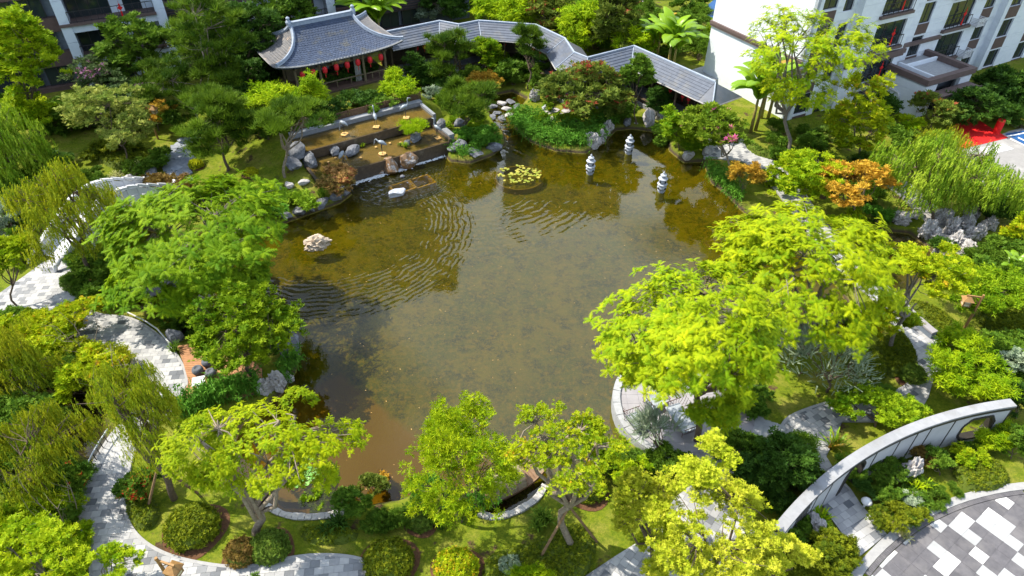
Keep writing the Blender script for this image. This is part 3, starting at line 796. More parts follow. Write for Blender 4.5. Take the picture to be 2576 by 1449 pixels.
# back screens
part('back_screen', MB().box(-4.2, 4.05, 3.3, 3.38, FZ, FZ + 2.42).mesh('back_screen', M['wood_dk']), pav)
part('side_screen', MB().box(-4.05, -2.2, 0.15, 0.22, FZ, FZ + 2.42).mesh('side_screen', M['wood_post']), pav)
# name board with gilt strokes
nb_ = part('name_board', MB().box(-0.95, 0.75, -3.62, -3.55, FZ + 2.15, FZ + 2.72).mesh('name_board', M['wood_post']), pav, rot=(0.0, 0, 0))
part('board_frame', MB().box(-0.98, 0.78, -3.63, -3.60, FZ + 2.69, FZ + 2.74).box(-0.98, 0.78, -3.63, -3.60, FZ + 2.13, FZ + 2.18).mesh('board_frame', M['wood_red']), nb_)
strokes = MB(); rr = random.Random(8)
for cx_ in (-0.62, -0.1, 0.42):
    for q in range(3): strokes.box(cx_ - 0.15, cx_ + 0.15, -3.628, -3.62, FZ + 2.28 + q * 0.14, FZ + 2.305 + q * 0.14)
    strokes.box(cx_ - 0.02, cx_ + 0.01, -3.629, -3.62, FZ + 2.26, FZ + 2.62); strokes.box(cx_ - 0.13, cx_ - 0.105, -3.629, -3.62, FZ + 2.26, FZ + 2.42)
part('gilt_characters', strokes.mesh('gilt_characters', M['gold']), nb_)
def at_pav(x, y, z): return Matrix.Translation((PVC.x, PVC.y, 0)) @ Matrix.Rotation(PVA, 4, 'Z') @ Vector((x, y, z))
t = thing('sofa', 'grey cushioned sofa with an orange pillow inside the pavilion', 'sofa', at_pav(-0.9, 0.8, FZ), PVA)
part('seat', MB().box(-1.1, 1.1, -0.4, 0.4, 0.25, 0.5).mesh('seat', M['grey_cloth']), t)
part('backrest', MB().box(-1.1, 1.1, 0.3, 0.5, 0.45, 1.25).mesh('backrest', M['grey_cloth']), t)
for x in (-1.1, 0.95): part('arm', MB().box(x, x + .15, -0.42, 0.42, 0.1, 0.72).mesh('arm', M['wood_red']), t)
for x in (-1.0, 1.0):
    for y in (-.35, .35): part('leg', MB().box(x - .04, x + .04, y - .04, y + .04, 0, 0.25).mesh('leg', M['wood_red']), t)
part('pillow', MB().box(-0.3, 0.3, -0.06, 0.06, -0.3, 0.3).mesh('pillow', M['orange_cloth']), t, (-0.1, 0.2, 0.92), (0.3, math.radians(45), 0))
t = thing('bench', 'long red brown wooden altar bench inside the pavilion', 'bench', at_pav(-0.9, -1.7, FZ), PVA)
part('seat', MB().box(-1.25, 1.25, -0.22, 0.22, 0.52, 0.60).mesh('seat', M['wood_red']), t)
part('shelf', MB().box(-1.1, 1.1, -0.18, 0.18, 0.16, 0.20).mesh('shelf', M['wood_red']), t)
part('apron', MB().box(-1.0, 1.0, -0.20, -0.17, 0.36, 0.50).mesh('apron', M['wood_red']), t)
for x in (-1.18, 1.18):
    for y in (-.18, .18): part('leg', MB().box(x - .035, x + .035, y - .035, y + .035, 0, 0.52).mesh('leg', M['wood_red']), t)
t = thing('side_table', 'small red brown cabinet table with a grey top in the pavilion', 'table', at_pav(1.15, -0.4, FZ), PVA)
part('cabinet', MB().box(-0.3, 0.3, -0.3, 0.3, 0.08, 0.62).mesh('cabinet', M['wood_red']), t)
part('table_top', MB().box(-0.4, 0.4, -0.38, 0.38, 0.62, 0.68).mesh('table_top', M['grey_cloth']), t)
cm = MB(); cp = [(x, 0.05 * math.sin(x * 26)) for x in np.linspace(-0.3, 0.3, 16)]
cm.ribbon(cp, 0.02, 0.05, 2.3)
t = link(bpy.data.objects.new('curtain', cm.mesh('curtain', M['curtain']))); t.location = at_pav(1.45, -3.2, FZ); t.rotation_euler = (0, 0, PVA)
tag(t, 'pale striped curtain gathered at a pavilion column', 'curtain')

# red lanterns
M['lantern'] = surf('red_lantern_silk', (0.62, 0.025, 0.035), (0.50, 0.015, 0.025), 6.0, 0.6, 0.1)
M['lantern_cap'] = surf('lantern_cap', (0.12, 0.05, 0.02), (0.3, 0.2, 0.05), 6.0, 0.6, 0.1)
l_body = MB().lathe([(0.10, -0.30), (0.19, -0.22), (0.215, -0.08), (0.215, 0.08), (0.19, 0.22), (0.10, 0.30)], 14).mesh('silk_body', M['lantern'], True)
l_cap = MB().lathe([(0.10, 0.30), (0.10, 0.34), (0.015, 0.35), (0.012, 0.62)], 8).lathe([(0.03, -0.36), (0.10, -0.34), (0.10, -0.30)], 8).mesh('cap', M['lantern_cap'])
l_tas = MB().lathe([(0.02, -0.40), (0.035, -0.46), (0.03, -0.68), (0.005, -0.70)], 6).lathe([(0.006, -0.40), (0.006, -0.34)], 5).mesh('tassel', M['lantern'])
def lantern(p, label, group, sc=1.0):
    t = thing('red_lantern', label, 'lantern', p, random.random() * 6, group)
    t.scale = (sc, sc, sc)
    part('silk_body', l_body, t); part('cap', l_cap, t); part('tassel', l_tas, t)
for x in (-3.7, -2.75, -1.7, -0.65, 0.35, 1.35, 2.5, 3.55):
    lantern(at_pav(x, -3.75, FZ + 1.95), 'red silk lantern hanging under the front eave of the tiled pavilion', 'lanterns along the pavilion eave')

# ---------------------------------------------------------------- covered zigzag walkway
ZRC, ZEC, HWC = 4.2, 3.12, 1.75
ridge_px = [(1500,128),(1717,84),(1792,98),(1870,83),(2093,99),(2207,153),(2243,207),(2295,228),(2476,182),(2795,323)]
RP = [G(x / 1.5528, y / 1.5528, ZRC) for x, y in ridge_px]
def offset(P, w):
    out = []
    for i in range(len(P)):
        if i == 0: d = (P[1] - P[0]).to_2d().normalized(); out.append(P[i].to_2d() + Vector((d.y, -d.x)) * w); continue
        if i == len(P) - 1: d = (P[i] - P[i - 1]).to_2d().normalized(); out.append(P[i].to_2d() + Vector((d.y, -d.x)) * w); continue
        d1 = (P[i] - P[i - 1]).to_2d().normalized(); d2 = (P[i + 1] - P[i]).to_2d().normalized()
        n1, n2 = Vector((d1.y, -d1.x)), Vector((d2.y, -d2.x)); b = (n1 + n2); b /= max(0.55, b.length_squared / 2)
        out.append(P[i].to_2d() + b * w)
    return out
EF, EB = offset(RP, HWC), offset(RP, -HWC)
M['slab'] = surf('slate_slab', (0.10, 0.118, 0.16), (0.075, 0.092, 0.128), 2.0, 0.5, 0.08, 30, 0.35, obj_var=0.09, coord='World', c3=(0.15, 0.15, 0.15), s3=0.7, thr3=(0.52, 0.76))
M['roof_back'] = surf('slate_dark', (0.10, 0.105, 0.12), (0.075, 0.08, 0.09), 3.0, 0.6, 0.1)
corr = thing('covered_walkway', 'zigzag covered walkway with grey slate slab roof behind the pond', 'walkway', (0, 0, 0))
n_sl = 0; field = MB(); order = [8, 7, 4, 6, 5, 0, 3, 2, 1]
lift = lambda v, z: Vector((v.x, v.y, z))
seg_base = {}
for si in order:
    A, B = RP[si], RP[si + 1]; C, D = lift(EF[si], ZEC), lift(EF[si + 1], ZEC); Cb, Db = lift(EB[si], ZEC), lift(EB[si + 1], ZEC)
    sb = part('roof_slope', MB().add([A, B, D, C, A - Vector((0, 0, .12)), B - Vector((0, 0, .12)), D - Vector((0, 0, .1)), C - Vector((0, 0, .1))], [(3, 2, 1, 0), (4, 5, 6, 7), (2, 3, 7, 6)]).mesh('roof_slope', M['roof_back']), corr)
    part('roof_slope', MB().add([A, B, Db, Cb, Db - Vector((0, 0, .1)), Cb - Vector((0, 0, .1))], [(0, 1, 2, 3), (3, 2, 4, 5)]).mesh('roof_slope', M['roof_back']), corr)
    ln = ((A - B).length + (C - D).length) / 2; nc = max(1, round(ln / 0.85)); nr = 7
    bi = lambda u, v: (A * (1 - u) + B * u) * (1 - v) + (C * (1 - u) + D * u) * v
    nrm = (B - A).cross(C - A).normalized()
    if nrm.z < 0: nrm = -nrm
    for r in range(nr):
        for c in range(nc):
            o_ = 0.5 / nc * (r % 2)
            u0, u1 = max(0, c / nc - o_) + 0.0005, min(1, (c + 1) / nc - (o_ if c < nc - 1 else 0)) - 0.0005
            v0, v1 = r / nr, (r + 1) / nr
            q = [bi(u0, v0) + nrm * 0.012, bi(u1, v0) + nrm * 0.012, bi(u1, v1) + nrm * 0.045, bi(u0, v1) + nrm * 0.045]
            qb = [bi(u0, v1), bi(u1, v1)]
            V = q + [qb[1], qb[0]]
            F = [(3, 2, 1, 0), (2, 3, 5, 4)]
            if n_sl < 298:
                part('slate_slab', MB().add(V, F).mesh('slate_slab', M['slab']), sb); n_sl += 1
            else: field.add(V, F)
    part('eave_board', MB().tube([C - Vector((0, 0, .06)), D - Vector((0, 0, .06))], 0.07, 4).mesh('eave_board', M['eave']), corr)
if field.v:
    o = part('slab_field', field.mesh('slab_field', M['slab']), corr); o["kind"] = 'stuff'
E9, d9 = RP[-1], (RP[-1] - RP[-2]).to_2d().normalized()
e1, e2 = lift(EF[-1] + d9 * 1.5, ZEC), lift(EB[-1] + d9 * 1.5, ZEC)
part('roof_slope', MB().add([E9, lift(EF[-1], ZEC), e1, e2, lift(EB[-1], ZEC)], [(0, 1, 2), (0, 2, 3), (0, 3, 4)]).mesh('roof_slope', M['slab']), corr)
part('eave_board', MB().tube([lift(EF[-1], ZEC - .05), e1 - Vector((0, 0, .05)), e2 - Vector((0, 0, .05))], 0.07, 4).mesh('eave_board', M['eave']), corr)
part('ridge_cap', MB().tube([p + Vector((0, 0, 0.05)) for p in RP], 0.11, 5).mesh('ridge_cap', M['ridge']), corr)
part('hip_cap', MB().tube([E9 + Vector((0, 0, .04)), e1 + Vector((0, 0, .04))], 0.07, 5).mesh('hip_cap', M['ridge']), corr)
for i in range(1, len(RP) - 1):
    part('hip_cap', MB().tube([RP[i] + Vector((0, 0, 0.05)), lift(EF[i], ZEC + 0.05)], 0.05, 5).mesh('hip_cap', M['ridge']), corr)
M['walk_floor'] = surf('walkway_floor', (0.26, 0.27, 0.29), (0.21, 0.22, 0.24), 5, 0.75, 0.1)
FI, BI = offset(RP, HWC - 0.35), offset(RP, -(HWC - 0.35))
part('floor', MB().prism([(p.x, p.y) for p in FI] + [(p.x, p.y) for p in reversed(BI)], -0.8, 0.32).mesh('floor', M['walk_floor']), corr)
part('dark_backing', MB().ribbon([tuple(p) for p in offset(RP, -(HWC - 0.30))], 0.12, 0.3, 2.9).mesh('dark_backing', M['wood_dk']), corr)  # dark backing added so the walkway interior reads as shaded
cpost = MB().lathe([(0.15, 0), (0.15, 0.1), (0.10, 0.12), (0.10, 2.85)], 8).mesh('column', M['wood_dk'])
rail_h = 0.75
for line in (offset(RP, HWC - 0.5), offset(RP, -(HWC - 0.5))):
    for i in range(len(line) - 1):
        a, b = line[i], line[i + 1]; n = max(1, round((b - a).length / 2.6))
        for k in range(n + (1 if i == len(line) - 2 else 0)):
            p = a.lerp(b, k / n); part('column', cpost, corr, (p.x, p.y, 0.32))
        m = MB().ribbon([tuple(a), tuple(b)], 0.3, 0.68, 0.74).ribbon([tuple(a), tuple(b)], 0.05, 0.36, 0.42)
        nb2 = int((b - a).length / 0.25)
        for k in range(nb2): p = a.lerp(b, (k + .5) / nb2); m.box(p.x - .02, p.x + .02, p.y - .02, p.y + .02, 0.32, 0.68)
        part('seat_rail', m.mesh('seat_rail', M['wood_dk']), corr)
        part('beam', MB().ribbon([tuple(a), tuple(b)], 0.14, 2.85, 3.08).mesh('beam', M['wood_dk']), corr)
for ox, x, y in [(1000,1215,365),(1000,1270,352),(1000,1875,330),(2000,160,372),(2000,210,395),(2000,378,552),(2000,745,552),(2000,1113,635),(2000,1150,655),(2000,1195,676),(2000,1290,722),(2000,1335,742)]:
    q = Q(ox, 0, x, y); p = G(*q, 2.45)
    lantern(p, 'small red lantern hanging under the slate roof of the zigzag walkway', 'lanterns along the walkway', 0.75)

# ---------------------------------------------------------------- apartment buildings
M['white_wall'] = surf('white_render', (0.70, 0.75, 0.81), (0.64, 0.69, 0.76), 2.0, 0.8, 0.06, 60, 0.2, c3=(0.55, 0.60, 0.67), s3=0.35, thr3=(0.55, 0.8))
M['blue_wall'] = surf('pale_wall_left', (0.62, 0.70, 0.80), (0.55, 0.63, 0.74), 2.0, 0.8, 0.06, 60, 0.2)
M['groove'] = surf('wall_groove', (0.16, 0.19, 0.24), (0.12, 0.15, 0.19), 3, 0.8, 0.1)
M['brown_panel'] = surf('brown_panel', (0.115, 0.075, 0.07), (0.09, 0.06, 0.055), 3, 0.6, 0.08)
M['cornice'] = surf('brown_cornice', (0.14, 0.10, 0.095), (0.11, 0.08, 0.075), 3, 0.65, 0.1)
M['frame'] = surf('dark_frame', (0.035, 0.035, 0.042), (0.025, 0.025, 0.03), 5, 0.5, 0.05)
M['steel'] = surf('white_metal', (0.62, 0.63, 0.65), (0.52, 0.53, 0.55), 5, 0.5, 0.05)
M['red'] = surf('red_fabric', (0.62, 0.012, 0.012), (0.52, 0.01, 0.01), 9, 0.7, 0.1)
def glass_mat():
    m, t, o = nt('window_glass')
    p = N(t, 'ShaderNodeBsdfPrincipled', i_Roughness=0.06); p.inputs['Base Color'].default_value = (0.02, 0.03, 0.035, 1); p.inputs['Specular IOR Level'].default_value = 0.8
    tc = N(t, 'ShaderNodeTexCoord'); n = N(t, 'ShaderNodeTexNoise', i_Scale=1.2); L(t, tc.outputs['Object'], n.inputs['Vector'])
    b = N(t, 'ShaderNodeBump', i_Strength=0.05, i_Distance=0.05); L(t, n.outputs['Fac'], b.inputs['Height']); L(t, b.outputs[0], p.inputs['Normal'])
    L(t, p.outputs[0], o.inputs[0]); return m
M['glass'] = glass_mat()
wcache = {}
def window(root, x0, x1, y, z0, z1, n=2):
    w, h = round(x1 - x0, 2), round(z1 - z0, 2); key = (w, h, n)
    if key not in wcache:
        fr = MB().box(0, w, -.04, .04, 0, .06).box(0, w, -.04, .04, h - .06, h).box(0, .06, -.04, .04, .06, h - .06).box(w - .06, w, -.04, .04, .06, h - .06)
        for k in range(1, n): fr.box(w * k / n - .03, w * k / n + .03, -.035, .035, .06, h - .06)
        pn = MB().box(0.03, w / n - .03, -.008, .008, .05, h - .05)
        wcache[key] = (fr.mesh('window', M['frame']), pn.mesh('pane', M['glass']))
    fm_, pm = wcache[key]
    f = part('window', fm_, root, (x0, y, z0))
    for k in range(n): part('pane', pm, f, (w * k / n, 0, 0))
    return f
def facade(root, x0, x1, y, z0, z1, opens, mat, depth=0.3, groove=2, name='wall'):
    """cladding around openings, with grooves between courses; opens are (x0, x1, z0, z1)"""
    X = sorted({x0, x1, *[v for o in opens for v in o[:2] if x0 < v < x1]}); Z = {z0, z1, *[v for o in opens for v in o[2:] if z0 < v < z1]}
    zz = z0
    while groove and zz < z1: Z.add(round(zz, 3)); zz += 2.9 / groove
    Z = sorted(Z); mb = MB()
    for i in range(len(X) - 1):
        for j in range(len(Z) - 1):
            cx_, cz = (X[i] + X[i + 1]) / 2, (Z[j] + Z[j + 1]) / 2
            if any(o[0] < cx_ < o[1] and o[2] < cz < o[3] for o in opens): continue
            if Z[j + 1] - Z[j] < 0.02: continue
            mb.box(X[i], X[i + 1], y, y + depth, Z[j], Z[j + 1] - 0.016)
    return part(name, mb.mesh(name, mat), root)
def railing(root, x0, x1, y, z, h=1.0):
    m = MB().box(x0, x1, y - .03, y + .03, z + h - .05, z + h).box(x0, x1, y - .02, y + .02, z + .08, z + .12)
    n = int((x1 - x0) / 0.55)
    for k in range(n + 1): x = x0 + (x1 - x0) * k / n; m.box(x - .018, x + .018, y - .018, y + .018, z, z + h)
    return part('railing', m.mesh('railing', M['frame']), root)
knot_m = MB().box(-.16, .16, -.02, .02, -.16, .16, Matrix.Rotation(math.pi / 4, 4, 'Y')).box(-.07, .07, -.02, .02, .24, .36).box(-.012, .012, -.01, .01, .3, .6)
knot_m = knot_m.mesh('knot', M['red'])
tas_m = MB().add([(-.05, -.02, -.25), (.05, -.02, -.25), (.09, -.02, -1.0), (-.09, -.02, -1.0), (-.05, .02, -.25), (.05, .02, -.25), (.09, .02, -1.0), (-.09, .02, -1.0)], [(3, 2, 1, 0), (4, 5, 6, 7), (0, 1, 5, 4), (1, 2, 6, 5), (2, 3, 7, 6), (3, 0, 4, 7)]).mesh('tassel', M['red'])
def knot(p, rz_, label, group):
    t = thing('red_knot', label, 'ornament', p, rz_, group); part('knot', knot_m, t); part('tassel', tas_m, t)
BA = math.atan2(0.46212, 0.88682)
BR = G(*Q(3000, 0, 172, 900))
def at_b(O_, x, y, z): return Matrix.Translation((O_.x, O_.y, 0)) @ Matrix.Rotation(BA, 4, 'Z') @ Vector((x, y, z))
bld = thing('apartment_building', 'white apartment block with brown panels and red knots beside the plaza corner', 'building', (BR.x, BR.y, 0), BA)
part('core', MB().box(-0.3, 45, 0.3, 10.9, -1, 15.6).mesh('core', M['groove']), bld)
facade(bld, -0.45, 11.35, 10.9, -1, 15.8, [], M['white_wall'], 0.2)
m = MB()
for k in range(12): m.box(-0.6, -0.3, 0.0, 11.1, -1 + k * 1.45, -1 + (k + 1) * 1.45 - 0.012)
part('side_wall', m.mesh('side_wall', M['white_wall']), bld)
part('cornice', MB().box(-0.8, -0.6, -0.1, 11.2, 5.0, 5.28).box(-0.75, -0.6, -0.1, 11.2, 4.82, 5.0).mesh('cornice', M['cornice']), bld)
FLR = [-1.1, 1.85, 4.8, 7.75, 10.7, 13.6]
op = []
for k in range(5):
    f = FLR[k]
    op += [(0.1, 1.7, f + 1.45, f + 3.25), (2.5, 3.6, f + 1.0, f + 3.0), (12.95, 14.45, f + 1.3, f + 3.1), (16.9, 20.3, f + 0.25, f + 2.55), (21.9, 23.4, f + 1.3, f + 3.0)]
facade(bld, -0.6, 4.0, 0.0, -1, 15.6, op, M['white_wall'])
facade(bld, 10.9, 24.4, 0.0, -1, 15.6, op, M['white_wall'])
op2 = [(6.5, 10.15, FLR[k] + 0.3, FLR[k] + 2.5) for k in range(5)]
facade(bld, 4.0, 10.9, -0.7, -1, 15.6, op2, M['white_wall'], 0.35)
for xx in (4.0, 10.78): part('return_wall', MB().box(xx, xx + 0.12, -0.345, 0.0, -1, 15.55).mesh('return_wall', M['white_wall']), bld)
facade(bld, 24.4, 45, -0.6, -3, 15.6, [(x, x + 1.7, FLR[k] + 1.2, FLR[k] + 2.9) for k in range(-0, 5) for x in (25.0, 29.6, 33.6, 38)], M['white_wall'], 0.35)
part('return_wall', MB().box(24.4, 24.6, -0.24, 0.3, -2, 15.5).mesh('return_wall', M['white_wall']), bld)
part('wing_core', MB().box(24.62, 45, -0.2, 0.3, -2, 15.55).mesh('wing_core', M['groove']), bld)
for k in range(5):
    f = FLR[k]
    window(bld, 0.1, 1.7, 0.16, f + 1.45, f + 3.25, 2); window(bld, 2.5, 3.6, 0.16, f + 1.0, f + 3.0, 2)
    window(bld, 12.95, 14.45, 0.16, f + 1.3, f + 3.1, 2); window(bld, 16.9, 20.3, 0.16, f + 0.25, f + 2.55, 3)
    window(bld, 21.9, 23.4, 0.16, f + 1.3, f + 3.0, 2); window(bld, 6.5, 10.15, -0.5, f + 0.3, f + 2.5, 3)
    for a in (0.1, 12.95, 21.9):
        w_ = 1.6 if a < 1 else 1.5
        part('brown_panel', MB().box(a, a + w_, -0.03, 0.0, f + 0.35, f + 1.28).mesh('brown_panel', M['brown_panel']), bld)
    for x in (25.0, 29.6, 33.6, 38):
        window(bld, x, x + 1.7, -0.4, f + 1.2, f + 2.9, 2)
        part('brown_panel', MB().box(x, x + 1.7, -0.63, -0.6, f + 0.1, f + 1.18).mesh('brown_panel', M['brown_panel']), bld)
    part('balcony_sill', MB().box(6.3, 10.35, -0.95, -0.7, f + 0.02, f + 0.26).mesh('balcony_sill', M['cornice']), bld)
    part('balcony_sill', MB().box(16.7, 20.5, -0.3, 0.0, f - 0.05, f + 0.2).mesh('balcony_sill', M['cornice']), bld)
    railing(bld, 6.5, 10.15, -0.85, f + 0.26, 0.95); railing(bld, 16.9, 20.3, -0.2, f + 0.2, 0.95)
    for xa, ya in ((20.75, -0.02), (31.6, -0.62)):
        ac = part('louvre_rack', MB().box(xa, xa + 1.15, ya - 0.7, ya, f + 0.0, f + 0.08).mesh('louvre_rack', M['steel']), bld)
        for q in range(5):
            part('louvre', MB().box(xa, xa + 1.15, ya - 0.7, ya - 0.67, f + 0.14 + q * .13, f + 0.2 + q * .13).box(xa, xa + .03, ya - 0.67, ya, f + 0.14 + q * .13, f + 0.2 + q * .13).box(xa + 1.12, xa + 1.15, ya - 0.67, ya, f + 0.14 + q * .13, f + 0.2 + q * .13).mesh('louvre', M['steel']), ac)
    if k in (1, 2, 3):
        knot(at_b(BR, 8.6, -0.93, f + 1.5), BA, 'red knot ornament with tassel on the projecting bay window of the white block', 'knots on the bay windows')
        if k != 1: knot(at_b(BR, 18.9, -0.28, f + 1.4), BA, 'red knot ornament with tassel on the window above the entrance porch', 'knots above the porch')
part('cornice', MB().box(3.8, 11.1, -1.0, -0.7, 4.25, 4.62).box(3.85, 11.0, -0.92, -0.7, 4.02, 4.25).mesh('cornice', M['cornice']), bld)
part('cornice', MB().box(11.1, 16.7, -0.28, 0.0, 4.3, 4.6).mesh('cornice', M['cornice']), bld)
part('cornice', MB().box(-0.75, 3.8, -0.28, 0.0, 4.3, 4.6).mesh('cornice', M['cornice']), bld)
part('cornice', MB().box(24.2, 45, -0.9, -0.6, 7.2, 7.5).mesh('cornice', M['cornice']), bld)
# entrance porch
EX0, EX1, EY0 = 9.7, 15.7, -4.8
m = MB(); m_r = MB()
for k in range(5):
    z0, z1 = -0.6 + k * 0.68, -0.6 + (k + 1) * 0.68 - 0.015
    m.box(EX0, EX0 + 0.3, EY0, -0.7, z0, z1); m_r.box(EX1 - 0.3, EX1, EY0, 0.0, z0, z1)
    m.box(EX0 + 0.3, EX0 + 1.5, EY0, EY0 + 0.3, z0, z1); m_r.box(EX1 - 1.5, EX1 - 0.3, EY0, EY0 + 0.3, z0, z1)
part('porch_wall', m.mesh('porch_wall', M['white_wall']), bld); part('porch_wall', m_r.mesh('porch_wall', M['white_wall']), bld)
part('porch_core', MB().box(EX0 + 0.31, EX1 - 0.31, EY0 + 1.2, -0.05, -0.5, 2.7).mesh('porch_core', M['groove']), bld)
part('porch_roof', MB().box(EX0 + 0.05, EX1 - 0.05, EY0 + .05, -0.03, 2.79, 2.95).mesh('porch_roof', M['pale_stone']), bld)
part('parapet', MB().box(EX0 - .15, EX1 + .15, EY0 - .15, EY0 + .35, 2.96, 3.45).box(EX0 - .15, EX0 + .3, EY0 + .35, -0.75, 2.96, 3.45).box(EX1 - .3, EX1 + .15, EY0 + .35, -0.02, 2.96, 3.45).mesh('parapet', M['cornice']), bld)
part('roof_upstand', MB().box(EX0 + 1.4, EX0 + 1.6, EY0 + .36, -0.75, 2.96, 3.3).box(EX0 + 1.6, EX1 - 0.4, -1.5, -1.3, 2.96, 3.3).mesh('roof_upstand', M['white_wall']), bld)
part('door_canopy', MB().box(EX0 + 0.9, EX1 - 0.1, EY0 - 1.2, EY0 - 0.01, 2.0, 2.2).box(EX0 + 0.85, EX1 - 0.05, EY0 - 1.25, EY0 - 1.2, 1.95, 2.3).mesh('door_canopy', M['cornice']), bld)
window(bld, EX0 + 1.5, EX1 - 1.5, EY0 + 0.6, -0.3, 1.95, 3)
part('drain_pipe', MB().tube([(EX0 - .08, -0.9, 1.6), (EX0 - .08, -2.6, 1.5), (EX0 - .08, -2.8, 1.3), (EX0 - .08, -3.0, -0.8)], 0.09, 8).mesh('drain_pipe', M['steel']), bld)

BL = G(*Q(0, 0, 690, 670))
bl = thing('apartment_building', 'pale blue grey apartment block in shade with dark balconies behind the trees', 'building', (BL.x, BL.y, 0), BA)
part('core', MB().box(-16, 40, 1.6, 12, -1, 15.5).mesh('core', M['groove']), bl)
FL2 = [-0.1, 2.9, 5.9, 8.9, 11.9]
for c in (-0.4, 7.5, 15.4, 23.3):
    m = MB()
    for k in range(9): m.box(c, c + 0.85, -0.15, 1.6, -1 + k * 1.8, -1 + (k + 1) * 1.8 - .02)
    part('pier', m.mesh('pier', M['blue_wall']), bl)
for k, f in enumerate(FL2):
    for c in (0.45, 16.25):
        part('slab_edge', MB().box(c, c + 7.05, -0.05, 1.6, f - 0.75, f - 0.12).mesh('slab_edge', M['blue_wall']), bl)
        part('slab_band', MB().box(c - 0.9, c + 7.1, -0.3, 1.6, f - 0.12, f + 0.12).mesh('slab_band', M['cornice']), bl)
        window(bl, c + 0.1, c + 3.5, 1.4, f + 0.12, f + 2.2, 4); window(bl, c + 4.6, c + 6.1, 1.4, f + 0.12, f + 2.2, 2)
        part('balcony_wall', MB().box(c + 3.5, c + 4.6, 1.35, 1.6, f + 0.12, f + 2.2).box(c + 6.1, c + 7.05, 1.35, 1.6, f + .12, f + 2.2).mesh('balcony_wall', M['blue_wall']), bl)
        railing(bl, c, c + 7.0, -0.2, f + 0.12, 1.0)
        if k in (1, 2) and c < 1: knot(at_b(BL, c + 4.3, -0.3, f + 0.9), BA, 'red knot ornament on a balcony rail of the shaded block', 'knots on the shaded block')
    for c, w_ in ((-15.5, 15.0), (8.4, 7.0), (24.2, 10)):
        part('brown_panel', MB().box(c, c + w_, 0.9, 1.6, f - 0.7, f + 0.5).mesh('brown_panel', M['brown_panel']), bl)
        for q in range(int(w_ / 2.4)):
            window(bl, c + 0.3 + q * 2.4, c + 2.3 + q * 2.4, 1.3, f + 0.52, f + 2.2, 2)
            if c > 0:
                for j in range(4): part('louvre', MB().box(c + 0.1 + q * 2.4, c + 2.4 + q * 2.4, 0.82, 0.88, f - 0.62 + j * .26, f - 0.48 + j * .26).mesh('louvre', M['frame']), bl)

# taller blocks of the estate farther back; the pond mirrors them
M['tower_wall'] = surf('tower_render', (0.24, 0.23, 0.22), (0.20, 0.19, 0.18), 2.0, 0.8, 0.05)
def tower(x0, x1, y0, h, label):
    t = thing('apartment_tower', label, 'building', ((x0 + x1) / 2, y0, 0)); w = (x1 - x0) / 2
    part('core', MB().box(-w, w, 0.3, 14, -1, h).mesh('core', M['groove']), t)
    nf = int(h / 3.0); nb_ = max(3, int(2 * w / 3.6)); bw = 2 * w / nb_
    ops = [(-w + (k + .22) * bw, -w + (k + .78) * bw, f * 3.0 + 0.9, f * 3.0 + 2.5) for k in range(nb_) for f in range(nf)]
    facade(t, -w, w, 0.0, -1, h, ops, M['tower_wall'], 0.3, 1)
    for k in range(nb_):
        for f in range(nf): window(t, -w + (k + .22) * bw, -w + (k + .78) * bw, 0.15, f * 3.0 + 0.9, f * 3.0 + 2.5, 2)
    part('roof_cornice', MB().box(-w - .4, w + .4, -.4, 14.4, h, h + .6).mesh('roof_cornice', M['cornice']), t)
tower(-62, -11, 100, 56, 'wide tall apartment block mirrored in the left of the pond')
tower(-1.3, 18.6, 100, 39, 'narrower apartment block mirrored beside the stone lanterns')
# ---------------------------------------------------------------- curved garden wall with openings
WC, WR, WH = Vector((26.85, -1.89)), 23.0, 2.28
M['wall_plaster'] = surf('garden_wall_plaster', (0.46, 0.47, 0.49), (0.40, 0.41, 0.43), 1.5, 0.8, 0.15, 60, 0.2, c3=(0.40, 0.40, 0.40), s3=0.8, thr3=(0.6, 0.8))
M['cap'] = surf('wall_cap_stone', (0.30, 0.31, 0.335), (0.25, 0.26, 0.285), 3.0, 0.7, 0.1, coord='World', c3=(0.21, 0.21, 0.21), s3=.9, thr3=(.5, .75), obj_var=.06)
M['bronze'] = surf('dark_bronze', (0.045, 0.04, 0.036), (0.03, 0.027, 0.025), 5.0, 0.5, 0.1)
def wa(x, y, z=WH):
    p = G(*Q(3000, 1500, x, y), z); return math.atan2(p.y - WC.y, p.x - WC.x)
A0, A1 = wa(20, 1080), wa(1838, 148)
wallt = thing('garden_wall', 'curved pale garden wall with stone cap, arch and eight sided openings', 'wall', (WC.x, WC.y, 0))
def wp(a, r, z): return (r * math.cos(a), r * math.sin(a), z)
grooves = [A0] + [wa(x, y) for x, y in ((105,1000),(215,905),(375,775),(500,690),(640,585),(820,460),(990,370),(1120,310),(1215,265),(1390,205))] + [A1]
arch_c = wa(610, 820, 0.0); oct_c = wa(1545, 400, 0.5)
def in_open(a, z):
    s = (a - arch_c) * WR
    if abs(s) < 0.62 and z < 1.35: return True
    if s * s + (z - 1.35) ** 2 < 0.62 ** 2: return True
    s = abs((a - oct_c) * WR); zz = abs(z - 1.02)
    return s < 0.85 and zz < 0.78 and s + zz < 1.32
DA = 0.055 / WR; TH = 0.30
